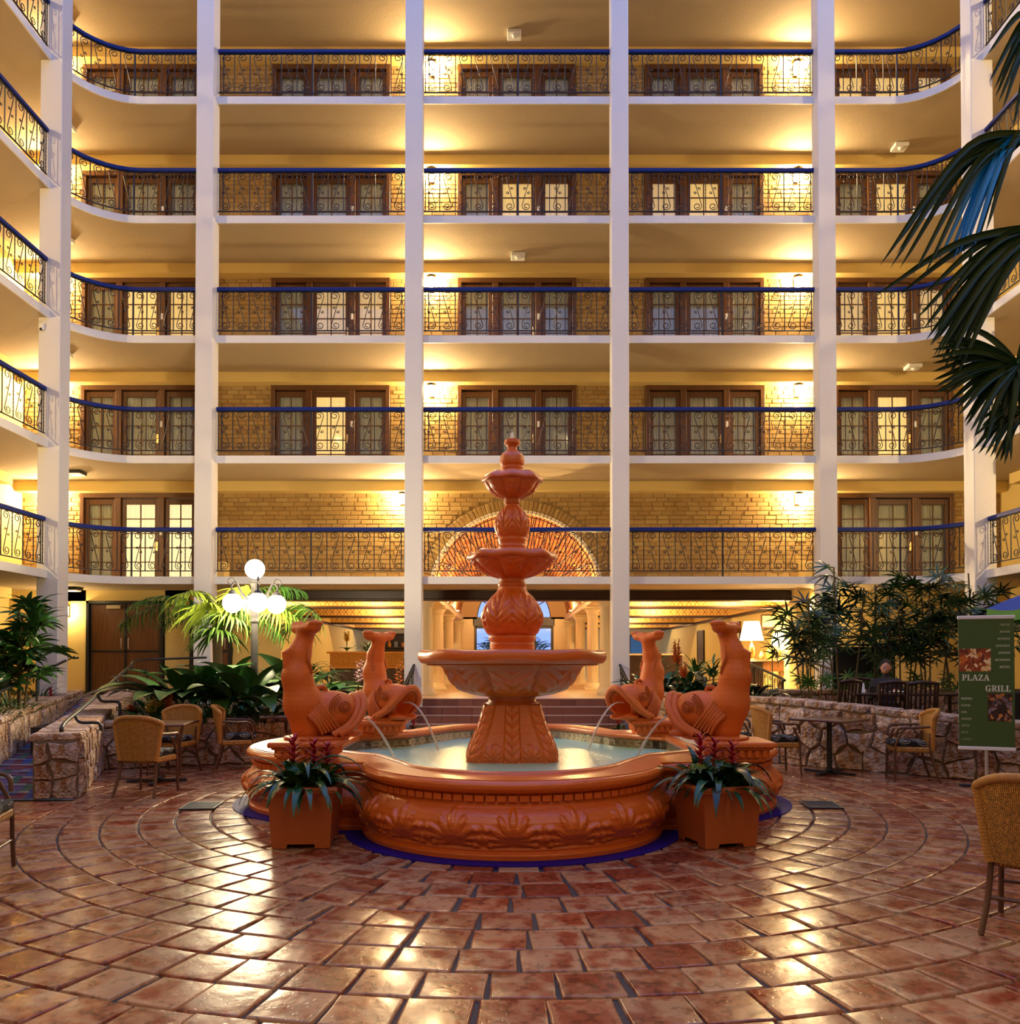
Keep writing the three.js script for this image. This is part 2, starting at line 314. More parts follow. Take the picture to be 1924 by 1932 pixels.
function roomFront(x, y, z, turn, lit) {
  const g = new THREE.Group(); g.name = 'door_' + (++doorNo); scene.add(g); g.position.set(x, y, z); g.rotation.y = turn; g.userData = { kind: 'structure' };
  part(g, 'frame', frameGeo, M.doorWood);
  leafShapes.forEach((L, i) => {
    const leaf = part(g, i === 1 ? 'door_leaf' : 'glazed_panel', L.frame, M.doorWood); leaf.position.set(PXC[i], 0, -0.03);
    part(leaf, 'muntin', L.muntin, M.doorWood);
    for (let c = 0; c < 2; c++) for (let q = 0; q < 5; q++) { const p = part(leaf, 'pane', L.pane, M.glass); p.position.set((c - 0.5) * L.gw / 2, L.bot + L.gh * (q + 0.5) / 5, 0); }
    const m = LIT[lit[i]]; const cu = part(g, m ? 'lit_window_curtain' : 'curtain', L.curtain, m || M.curtain); cu.position.set(PXC[i], 0.02, -0.14);
    if (i === 1) { const h = part(leaf, 'handle', handleGeo, M.brass); h.position.set(PW[1] / 2 - 0.05, 1.0, 0); }
  });
  const p = part(g, 'room_plate', plateGeo, M.paper); p.position.set(PXC[1] + PW[1] / 2 + 0.075, 1.35, 0);
  return g;
}
{
  const L = [['.ww', '...', '...', '...', '...'], ['...', '.b.', '...', '...', '.b.'], ['.bm', '.dd', '...', '...', 'dmd'], ['...', '...', '.md', 'dm.', '.m.'], ['...', '...', '...', '...', 'mmd']];
  for (let k = 0; k < 5; k++) DX.forEach((x, b) => { if (k === 0 && b > 0 && b < 4) return; roomFront(x, FL(k), ZW, 0, L[k][b]); });
  for (let k = 0; k < 5; k++) { roomFront(-XO + 0.14, FL(k), -8.6, PI / 2, '...'); roomFront(XO - 0.14, FL(k), -8.6, -PI / 2, k < 2 ? 'm..' : '...'); }
}
// ---- sconces: glowing glass lanterns on the door walls
const scGlass = std([0.9, 0.85, 0.7], 0.4, { emissive: new THREE.Color().setRGB(1, 0.80, 0.45), emissiveIntensity: 9 });
const sconceProto = (() => {
  const g = thing('wall_sconce', 'small glowing glass wall lantern with a dark iron cap on the brick wall', 'wall lamp', [0, 0, 0], 0, 'lanterns on the brick walls');
  part(g, 'backplate', [bx(0.12, 0.26, 0.02, 0, 0, 0.02)], M.iron);
  part(g, 'arm', [tube([[0, 0.12, 0.02], [0, 0.2, 0.06], [0, 0.2, 0.12], [0, 0.17, 0.14]], 0.01, 6)], M.iron);
  part(g, 'glass_shade', [tf(lathe([[0.03, -0.13], [0.075, -0.12], [0.1, 0.1], [0.03, 0.12]], 6), 0, 0, 0.15)], scGlass);
  part(g, 'cap', [tf(lathe([[0.001, 0.18], [0.03, 0.16], [0.115, 0.115], [0.11, 0.1], [0.001, 0.105]], 6), 0, 0, 0.15)], M.iron);
  return g;
})();
let sconceN = 0;
function sconce(x, y, z, turn, label, cd = SCONCE_CD, group) {
  const g = sconceN++ ? dup(sconceProto, [x, y, z], turn, label) : sconceProto; g.position.set(x, y, z); g.rotation.y = turn; g.userData.label = label; if (group) g.userData.group = group;
  const l = new THREE.PointLight(WARM, cd, 0, 2); l.position.set(x + sin(turn) * 0.15, y, z + cos(turn) * 0.15); l.castShadow = true; l.shadow.radius = 4; scene.add(l);
}
const STOREY = ['first balcony', 'second balcony', 'third balcony', 'fourth balcony', 'top visible balcony'];
for (let k = 0; k < 5; k++) {
  sconce(k ? -2.0 : -2.72, FL(k) + 2.18, ZW + 0.02, 0, `glowing lantern behind the left middle column on the ${STOREY[k]} counted from below`);
  sconce(7.22, FL(k) + 2.18, ZW + 0.02, 0, `glowing lantern beside the right column on the ${STOREY[k]} counted from below`);
  sconce(-11.55, FL(k) + 2.18, ZW + 0.02, 0, `glowing lantern hidden by the left corner column on the ${STOREY[k]} counted from below`);
  sconce(-XO + 0.16, FL(k) + 2.18, -3.6, PI / 2, `lantern on the left wing wall of the ${STOREY[k]} counted from below`, SCONCE_CD, 'lanterns on the left wing');
  sconce(XO - 0.16, FL(k) + 2.18, -4.6, -PI / 2, `lantern on the right wing wall of the ${STOREY[k]} counted from below`, SCONCE_CD, 'lanterns on the right wing');
}
// ---------------------------------------------------------------- floors
const RING0 = 3.16, RINGS = 0.322;
structMesh('floor_base', [slabGeo([[-XO, ZB], [XO, ZB], [XO, 13], [-XO, 13]], -0.3, -0.018)], std([0.045, 0.035, 0.04], 0.7, { bumpMap: stucco, bumpScale: 0.006 }));
{
  const r = rng(5), fl = struct('floor');
  const cell = (cx, cy, u, v) => { // one fired tile of the 4 x 4 sheet
    const id = cx + cy * 4, s = id * 31 + 7, n = fbm(u * 3 + id * 9, v * 3, s, 4), n2 = fbm(u * 9 + id * 5, v * 9, s + 3, 3), e = min(u, v, 1 - u, 1 - v);
    const pale = clamp((n - 0.41 + (hash2(id, 3, 1) - 0.55) * 0.5) * 3.2, 0, 1), edge = hash2(id, 5, 2) > 0.45 ? sstep(0.16, 0.10, e + (n2 - 0.5) * 0.06) * 0.55 : 0;
    const p = clamp(pale + edge, 0, 1), dk = sstep(0.60, 0.72, n2) * 0.35 + sstep(0.02, 0.0, e) * 0.4;
    const red = [0.57, 0.285, 0.185], cream = [0.70, 0.545, 0.41], deep = [0.46, 0.165, 0.085];
    const t = sstep(0.35, 0.7, n2) * (1 - p) * 0.6, pit = vnoise(u * 60 + id * 71, v * 60, s + 9) > 0.93 ? 0.75 : 1;
    return [0, 1, 2].map((i) => (lerp(lerp(red[i], deep[i], t), cream[i], p) * (1 - dk * 0.5)) * pit);
  };
  const map = tex(1024, 1024, (u, v) => { const x = min(3.999, u * 4), y = min(3.999, v * 4); return cell(floor(x), floor(y), x % 1, y % 1); });
  const bump = tex(512, 512, (u, v) => grey(0.6 * fbm(u * 5, v * 5, 31, 4, 5) + 0.3 * fbm(u * 24, v * 24, 33, 3, 24) + 0.1 * (vnoise(u * 90, v * 90, 35, 90) > 0.86 ? 0 : 1)), { srgb: false });
  const rough = tex(512, 512, (u, v) => grey(clamp(0.2 + 0.75 * fbm(u * 7, v * 7, 41, 5, 7), 0, 1)), { srgb: false });
  const mats = [[1, 1, 1], [0.88, 0.84, 0.82], [1.05, 0.95, 0.86], [0.84, 0.72, 0.68]].map((c) => phys(c, 0.40, { map, bumpMap: bump, bumpScale: 0.0045, roughnessMap: rough, specularIntensity: 1.0, clearcoat: 0.2, clearcoatRoughness: 0.12 }));
  const T = 0.303;
  function tileGeo(id) { // pillowed top 4 x 4, worn edges, skirt
    const q = rng(100 + id), N = 4, h = [], W = T / 2;
    for (let j = 0; j <= N; j++) for (let i = 0; i <= N; i++) { const e = (i === 0 || j === 0 || i === N || j === N); h.push((e ? -0.004 : 0) + (q() - 0.5) * 0.0026); }
    const xs = [-1, -0.93, 0, 0.93, 1], jit = xs.map(() => (q() - 0.5) * 0.012), jz = xs.map(() => (q() - 0.5) * 0.012), pos = [], uv = [], idx = [];
    const cu = (id % 4) / 4, cv = floor(id / 4) / 4;
    for (let j = 0; j <= N; j++) for (let i = 0; i <= N; i++) { pos.push(xs[i] * W + jit[j] * (abs(xs[i]) > 0.5 ? Math.sign(xs[i]) : 0) * 0.5, h[j * 5 + i], xs[j] * W + jz[i] * (abs(xs[j]) > 0.5 ? Math.sign(xs[j]) : 0) * 0.5); uv.push(cu + (xs[i] * 0.47 + 0.5) / 4, cv + (xs[j] * 0.47 + 0.5) / 4); }
    for (let j = 0; j < N; j++) for (let i = 0; i < N; i++) { const a = j * 5 + i; idx.push(a, a + 5, a + 1, a + 1, a + 5, a + 6); }
    const rim = []; for (let i = 0; i < 4; i++) rim.push(i); for (let j = 0; j < 4; j++) rim.push(j * 5 + 4); for (let i = 4; i > 0; i--) rim.push(20 + i); for (let j = 4; j > 0; j--) rim.push(j * 5);
    const b0 = pos.length / 3; for (const k of rim) { pos.push(pos[k * 3] * 1.01, -0.02, pos[k * 3 + 2] * 1.01); uv.push(uv[k * 2], uv[k * 2 + 1]); }
    for (let k = 0; k < 16; k++) { const a = rim[k], c = rim[(k + 1) % 16], d = b0 + k, e = b0 + (k + 1) % 16; idx.push(a, c, d, c, e, d); }
    const g = new THREE.BufferGeometry(); g.setAttribute('position', new THREE.Float32BufferAttribute(pos, 3)); g.setAttribute('uv', new THREE.Float32BufferAttribute(uv, 2)); g.setIndex(idx); g.computeVertexNormals(); return g;
  }
  const geos = []; for (let i = 0; i < 16; i++) geos.push(tileGeo(i));
  const list = [];
  for (let k = -3; k < 27; k++) {
    const R = RING0 + (k + 0.5) * RINGS, n = floor(2 * PI * (R - 0.12) / 0.318), ph = r() * 6.28;
    for (let i = 0; i < n; i++) {
      const a = ph + (i + (r() - 0.5) * 0.06) / n * 2 * PI, x = R * sin(a), z = R * cos(a), d = CAMZ - z;
      const id = floor(r() * 16), m = floor(r() * 4), ry = floor(r() * 4) * PI / 2 + (r() - 0.5) * 0.03, tx = (r() - 0.5) * 0.012, tz = (r() - 0.5) * 0.012, y = (r() - 0.5) * 0.004;
      if (d < 2.0 || abs(x) > d * 0.68 + 0.5 || z < -9 || abs(x) > 11.5) continue;
      list.push({ x, z, a, id, m, ry, tx, tz, y, size: 1 / (d * d * d) });
    }
  }
  list.sort((p, q) => q.size - p.size);
  const rest = [[], [], [], []];
  list.forEach((t, i) => {
    const e = new THREE.Euler(t.tx, t.a + t.ry, t.tz, 'YXZ');
    if (i < 300) { const p = part(fl, 'tile', geos[t.id], mats[t.m]); p.position.set(t.x, t.y, t.z); p.rotation.copy(e); } else { const m = new THREE.Matrix4().compose(V(t.x, t.y, t.z), new THREE.Quaternion().setFromEuler(e), V(1, 1, 1)); rest[t.m].push(geos[t.id].clone().applyMatrix4(m)); }
  });
  rest.forEach((g, i) => part(fl, 'tile', g, mats[i], null, 'stuff'));
}
structMesh('floor_lobby', [slabGeo([[-XO, -26], [XO, -26], [XO, ZB - 0.001], [-XO, ZB - 0.001]], -0.3, LOB)], phys([0.55, 0.40, 0.22], 0.3, { bumpMap: fine, bumpScale: 0.002 }));
// ---------------------------------------------------------------- balustrades: blue handrail, twisted bars, S-scrolls
const railIron = std([0.006, 0.007, 0.018], 0.5, { });
function pathMap(pts) { // polyline in plan -> (s, y, out) to a place
  const acc = [0]; for (let i = 1; i < pts.length; i++) acc.push(acc[i - 1] + hypot(pts[i][0] - pts[i - 1][0], pts[i][1] - pts[i - 1][1]));
  const L = acc[acc.length - 1];
  return { L, at(s, y) { s = clamp(s, 0, L); let i = 1; while (i < acc.length - 1 && acc[i] < s) i++; const t = (s - acc[i - 1]) / (acc[i] - acc[i - 1]); return [lerp(pts[i - 1][0], pts[i][0], t), y, lerp(pts[i - 1][1], pts[i][1], t)]; } };
}
function spiral(cx, cy, r0, r1, a0, turns, n) { const o = []; for (let i = 0; i <= n; i++) { const t = i / n, a = a0 + turns * 2 * PI * t, r = lerp(r0, r1, pow(t, 0.8)); o.push([cx + r * cos(a), cy + r * sin(a)]); } return o; }
function scrollPath(m) { // drawn for the left half; m = 1 or -1 mirrors
  const top = spiral(0.012, 0.935, 0.098, 0.03, PI * 1.02, -1.35, 22).reverse(), bot = spiral(-0.008, 0.262, 0.092, 0.03, 0.04, -1.35, 22);
  return [...top, ...bot].map(([x, y]) => [x * m, y]);
}
function miniPath(m, s) { const a = [-0.012 + 0.0, 0.62]; return spiral(a[0] + s * 0.045, a[1] + s * 0.045, 0.032, 0.014, s > 0 ? PI : 0, s > 0 ? -1.2 : -1.2, 12).map(([x, y]) => [x * m, y]); }
function twisted(h, w) { const q = []; const N = 26; const ring = (i) => { const a = i / N * PI * 5.5, o = []; for (let k = 0; k < 4; k++) o.push([w * 0.7 * cos(a + k * PI / 2), h * i / N, w * 0.7 * sin(a + k * PI / 2)]); return o; }; for (let i = 0; i < N; i++) { const a = ring(i), b = ring(i + 1); for (let k = 0; k < 4; k++) q.push([a[k], b[k], b[(k + 1) % 4], a[(k + 1) % 4]]); } return fromQuads(q); }
const barTw = twisted(0.88, 0.018), barPl = bx(0.02, 0.88, 0.02, 0, 0.44, 0, 0.002), barPost = bx(0.036, 1.06, 0.036, 0, 0.5, 0, 0.003);
function railing(name, label, pts, cells) {
  const g = thing(name, label, 'balustrade', [0, 0, 0], 0, 'balustrades of the galleries');
  const pm = pathMap(pts), n = max(2, Math.ceil(pm.L / 0.25)), line = (y) => { const o = []; for (let i = 0; i <= n; i++) o.push(pm.at(pm.L * i / n, y)); return o; };
  const sec = (y, w, h) => { // rounded rectangular section swept along
    const q = []; const c = [[-w / 2, -h / 2], [-w / 2, h * 0.25], [-w * 0.3, h / 2], [w * 0.3, h / 2], [w / 2, h * 0.25], [w / 2, -h / 2]];
    const ring = []; const P0 = line(y); P0.forEach((p, i) => { const a = P0[max(0, i - 1)], b = P0[min(n, i + 1)], dx = b[0] - a[0], dz = b[2] - a[2], l = hypot(dx, dz); ring.push(c.map(([o, v]) => [p[0] - dz / l * o, p[1] + v, p[2] + dx / l * o])); });
    for (let i = 0; i < n; i++) for (let k = 0; k < 6; k++) q.push([ring[i][k], ring[i + 1][k], ring[i + 1][(k + 1) % 6], ring[i][(k + 1) % 6]]);
    q.push([ring[0][0], ring[0][1], ring[0][2], ring[0][3]], [ring[0][0], ring[0][3], ring[0][4], ring[0][5]], [ring[n][0], ring[n][3], ring[n][2], ring[n][1]], [ring[n][0], ring[n][5], ring[n][4], ring[n][3]]);
    return fromQuads(q);
  };
  part(g, 'handrail', sec(1.085, 0.09, 0.085), M.blueRail, 'broad blue handrail');
  part(g, 'top_bar', sec(1.03, 0.03, 0.015), railIron); part(g, 'bottom_bar', sec(0.145, 0.035, 0.022), railIron);
  const cw = pm.L / cells, half = cells / 2;
  const put = (geo, s, nm) => { const p = pm.at(s, 0.15), q = pm.at(s + 0.01, 0), m = part(g, nm, geo, railIron); m.position.set(...p); m.rotation.y = -atan2(q[2] - pm.at(s, 0)[2], q[0] - p[0]); return m; };
  put(barTw, 0.03, 'bar');
  for (let i = 0; i < cells; i++) {
    const s0 = (i + 0.5) * cw;
    if (i === half) { const m = put(barPost, i * cw, 'post'); m.position.y = 0; m.position.y = 0.0; } else put(i % 2 ? barTw : barPl, i * cw + (i ? 0 : 0.11), 'bar');
    const m = i < half ? 1 : -1, k = cw / 0.325;
    const to = (l) => l.map(([x, y]) => pm.at(s0 + x * k, y));
    if (i === 0 || i === cells - 1) { if (cells > 11) { /* end cells carry bars only */ } }
    part(g, 'scroll', [tube(to(scrollPath(m)), 0.0095, 5), tube(to(miniPath(m, 1)), 0.008, 4), tube(to(miniPath(m, -1)), 0.008, 4)], railIron);
  }
  put(barPl, pm.L - 0.1, 'bar'); put(barTw, pm.L - 0.03, 'bar');
  return g;
}
{
  const z = ZB - 0.035, straight = [[-6.86 + 0.2 + 4.68 * 0, z], [-2.18 - 0.2, z]];
  const proto = railing('balustrade', '', straight, 12);
  const BAY = ['between the two left columns', 'in the middle behind the fountain', 'between the two right columns'];
  const corner = (sx) => { const e = sx < 0 ? edgeLine(-0.035) : edgeLine(-0.035).slice().reverse(); const arc = e.slice(1, 16).filter((p) => p[1] < -8.28), end = sx < 0 ? COLX[0] - 0.2 : COLX[3] + 0.2; return sx < 0 ? [...arc, [end, z]] : [[end, z], ...arc.slice().reverse()]; };
  const L0 = railing('balustrade', '', corner(-1), 10), R0 = railing('balustrade', '', corner(1), 10);
  const WL = railing('balustrade', '', [[XL - 0.035, -3.6], [XL - 0.035, -7.9]], 12), WR = railing('balustrade', '', [[XR + 0.035, -7.9], [XR + 0.035, -3.6]], 12);
  for (let k = 0; k < 5; k++) {
    const y = FL(k), nm = STOREY[k].replace(' visible', '');
    for (let b = 0; b < 3; b++) { const o = k + b === 0 ? proto : dup(proto); o.position.set((COLX[b] - COLX[0]), y, 0); o.userData.label = `blue-railed balustrade of the ${nm} from below, ${BAY[b]}`; }
    for (const [p, w] of [[L0, 'curving round the left corner'], [R0, 'curving round the right corner'], [WL, 'along the left wing'], [WR, 'along the right wing']]) { const o = k === 0 ? p : dup(p); o.position.y = y; o.userData.label = `blue-railed balustrade of the ${nm} from below, ${w}`; }
  }
}
// ---------------------------------------------------------------- ground floor behind the colonnade
const ZG = -11.0;
const wallDress = (w) => w;
structMesh('wall_ground_left', [bx(2.0, 2.62, 0.25, -11.45, LOB + 1.3, ZG - 0.12), bx(0.62, 2.62, 0.25, -8.2, LOB + 1.3, ZG - 0.12), bx(1.2, 2.62, 0.25, -6.25, LOB + 1.3, ZG - 0.12), bx(4.9, 0.28, 0.25, -8.5, 3.13, ZG - 0.12)], M.yellow);
structMesh('wall_ground_right', [bx(5.2, 2.62, 0.25, 9.85, LOB + 1.3, ZG - 0.12), bx(0.34, 2.62, 0.5, 7.08, LOB + 1.3, ZG + 0.05)], M.yellow);
structMesh('baseboard_left', [bx(0.62, 0.1, 0.03, -8.2, LOB + 0.05, ZG + 0.02), bx(1.9, 0.1, 0.03, -11.4, LOB + 0.05, ZG + 0.02)], M.midWood);
structMesh('trim_header', [bx(13.2, 0.2, 0.3, 0.75, 3.15, ZW + 0.35, 0.01), bx(13.2, 0.04, 0.4, 0.75, 3.03, ZW + 0.35, 0.01)], M.darkWood);
function plainDoor(x, w, leaves, label) { // flush leaves with a mid rail in a dark metal frame
  const g = new THREE.Group(); g.name = 'door_' + (++doorNo); scene.add(g); g.position.set(x, LOB, ZG); g.userData = { kind: 'structure' };
  const H = 2.32, f = 0.07;
  part(g, 'frame', [bx(f, H, 0.16, -w / 2 + f / 2, H / 2, 0), bx(f, H, 0.16, w / 2 - f / 2, H / 2, 0), bx(w, f, 0.16, 0, H - f / 2, 0)], M.black);
  const lw = (w - 2 * f) / leaves;
  for (let i = 0; i < leaves; i++) {
    const l = new THREE.Group(); l.name = 'door_leaf'; g.add(l); l.position.set(-w / 2 + f + lw * (i + 0.5), 0, -0.03);
    part(l, 'panel', [bx(lw - 0.06, 1.12, 0.03, 0, 1.66, 0)], M.midWood); part(l, 'panel', [bx(lw - 0.06, 1.0, 0.03, 0, 0.56, 0)], M.midWood);
    part(l, 'rail', [bx(lw, 0.05, 0.05, 0, 1.08, 0), bx(lw, 0.07, 0.05, 0, 0.035, 0), bx(0.035, H - f, 0.05, -lw / 2 + 0.018, (H - f) / 2, 0), bx(0.035, H - f, 0.05, lw / 2 - 0.018, (H - f) / 2, 0)], M.black);
    part(l, 'handle', [tube([[lw * (i ? -0.4 : 0.4), 1.15, 0.03], [lw * (i ? -0.4 : 0.4), 1.15, 0.07], [lw * (i ? -0.4 : 0.4), 1.4, 0.07], [lw * (i ? -0.4 : 0.4), 1.4, 0.03]], 0.01, 6)], M.steel);
  }
  return g;
}
{ const d = plainDoor(-9.48, 1.88, 2); part(d, 'door_closer', [bx(0.34, 0.09, 0.05, -0.28, 2.17, 0.03)], std([0.45, 0.36, 0.22], 0.5)); }
plainDoor(-7.37, 1.02, 1);
// ---- steps up to the lobby
{
  const g = struct('stairs'), r = rng(77), mats = [std([0.16, 0.055, 0.04], 0.4, { bumpMap: fine, bumpScale: 0.002 }), std([0.19, 0.07, 0.05], 0.4, { bumpMap: fine, bumpScale: 0.002 }), std([0.13, 0.045, 0.035], 0.42)], nose = std([0.42, 0.25, 0.2], 0.4);
  for (let i = 0; i < 4; i++) {
    const y = LOB - 0.17 * i, z = ZB + 0.02 + 0.3 * i, N = 14, w = 4.62 / N;
    part(g, 'step', [bx(4.62, 0.16, 0.34, 0.13, y - 0.09, z - 0.17 - 0.02)], mats[2]);
    for (let k = 0; k < N; k++) { const t = part(g, 'tile', [bx(w - 0.005, 0.145, 0.015, 0, 0, 0, 0.003)], mats[floor(r() * 3)]); t.position.set(0.13 - 2.31 + (k + 0.5) * w, y - 0.095, z - 0.012); }
    part(g, 'nosing', [bx(4.62, 0.018, 0.32, 0.13, y - 0.008, z - 0.155)], nose);
  }
}
// ---- lobby: ceiling, painted beams, walls, vault, fluted columns
const ZL = -30.5;
structMesh('ceiling', [bx(5.2, 0.1, 20, -4.85, 3.5, -21.3), bx(5.2, 0.1, 20, 5.05, 3.5, -21.3)], std([0.6, 0.45, 0.2], 0.8));
structMesh('wall_lobby_left', [bx(0.2, 3.4, 19.4, -7.2, LOB + 1.6, -20.8)], M.yellow);
structMesh('wall_lobby_right', [bx(0.2, 3.4, 19.4, 7.35, LOB + 1.6, -20.8)], M.yellow);
structMesh('wall_lobby_back', [bx(5.3, 3.4, 0.2, -4.8, LOB + 1.6, ZL), bx(5.3, 3.4, 0.2, 5.05, LOB + 1.6, ZL)], M.yellow);
{
  const stencil = tex(512, 256, (u, v) => { // band of diamonds with small squares inside, top and bottom edging
    const a = (u * 4) % 1, b = v, d1 = abs(abs(a - 0.5) * 2 + abs(b - 0.5) * 1.5 - 0.9), d2 = abs(abs(a - 0.5) * 2 + abs(b - 0.5) * 1.5 - 0.25), o = (u * 4 + 0.5) % 1, d3 = abs(abs(o - 0.5) * 2 + abs(b - 0.5) * 1.5 - 0.9);
    const line = d1 < 0.07 || d2 < 0.09 || d3 < 0.07 || b < 0.05 || b > 0.95; return line ? [0.55, 0.30, 0.08] : [0.93, 0.76, 0.40];
  });
  stencil.repeat.set(1, 1);
  const face = std([0.95, 0.95, 0.95], 0.7, { map: stencil });
  for (const [x0, x1] of [[-7.1, -2.4], [2.66, 7.25]]) for (const z of [-13.1, -17.9, -22.9, -27.9]) {
    const g = struct('ceiling_beam', [(x0 + x1) / 2, 3.1, z]), w = x1 - x0;
    const f = new THREE.PlaneGeometry(w, 0.25), uv = f.attributes.uv; for (let i = 0; i < uv.count; i++) uv.setX(i, uv.getX(i) * w / 0.9);
    part(g, 'beam', [bx(w, 0.4, 0.3, 0, 0.05, 0)], M.midWood); part(g, 'painted_band', [tf(f, 0, 0.02, 0.153)], face); part(g, 'moulding', [bx(w, 0.05, 0.36, 0, -0.14, 0.01), bx(w, 0.04, 0.35, 0, 0.18, 0.01)], M.darkWood);
  }
  for (const x of [-7.06, 7.2]) { const g = struct('ceiling_beam', [x, 3.1, -20.5]); const f = new THREE.PlaneGeometry(19, 0.25), uv = f.attributes.uv; for (let i = 0; i < uv.count; i++) uv.setX(i, uv.getX(i) * 19 / 0.9); part(g, 'painted_band', [tf(f, x < 0 ? 0.06 : -0.06, 0.02, 0, 0, x < 0 ? PI / 2 : -PI / 2)], face); part(g, 'moulding', [bx(0.12, 0.06, 19, 0, -0.14, 0), bx(0.12, 0.05, 19, 0, 0.2, 0)], M.darkWood); }
}
// unseen shell added round the lobby to stop sky light, open only behind the entrance
structMesh('roof_light_block', [slabGeo([[-13, -31.2], [13, -31.2], [13, -11.7], [-13, -11.7]], 6.2, 6.4)], M.soffit);
structMesh('wall_light_block', [bx(0.2, 6.4, 20, -13, 3.2, -21.5), bx(0.2, 6.4, 20, 13, 3.2, -21.5), bx(10.6, 6.4, 0.2, -7.6, 3.2, -31), bx(10.6, 6.4, 0.2, 7.8, 3.2, -31), bx(0.2, 6.4, 6.4, -2.4, 3.2, -27.8), bx(0.2, 6.4, 6.4, 2.6, 3.2, -27.8)], M.yellow);
structMesh('wall_outside', [bx(5.2, 2.1, 0.2, 0.1, 1.05, -34)], std([0.25, 0.28, 0.30], 0.8));
structMesh('ceiling_porch', [bx(5.2, 0.15, 7, 0.1, 5.2, -27.9)], M.soffit);
const pillarStone = std([0.80, 0.66, 0.42], 0.6, { bumpMap: fine, bumpScale: 0.003 });
{
  const flute = (r, y0, y1) => surf(96, 8, (u, v) => { const a = u * 2 * PI, q = (r * (1 - 0.1 * v)) * (1 - 0.10 * pow(abs(sin(a * 9)), 0.6)); return [q * cos(a), lerp(y0, y1, v), -q * sin(a)]; }, true);
  const shaft = flute(0.175, 0.2, 2.2), base = merge([lathe([[0.001, 0], [0.25, 0], [0.25, 0.07], [0.235, 0.075], [0.24, 0.11], [0.21, 0.14], [0.215, 0.17], [0.18, 0.21]], 28), bx(0.52, 0.06, 0.52, 0, 0.03, 0)]), cap = merge([lathe([[0.155, 2.18], [0.18, 2.2], [0.17, 2.23], [0.235, 2.33], [0.24, 2.36], [0.001, 2.36]], 28), bx(0.52, 0.07, 0.52, 0, 2.39, 0)]);
  for (const z of [-11.4, -14.8, -19.0, -23.6]) for (const s of [-1, 1]) { const g = struct('column', [ARC.x + s * 2.26, LOB, z]); part(g, 'base', base, pillarStone); part(g, 'shaft', shaft, pillarStone); part(g, 'capital', cap, pillarStone); }
  const g = struct('trim_entablature'); for (const s of [-1, 1]) { part(g, 'beam', [bx(0.46, 0.14, 13.4, ARC.x + s * 2.28, 3.18, -18.1), bx(0.54, 0.05, 13.4, ARC.x + s * 2.28, 3.27, -18.1)], pillarStone); }
}
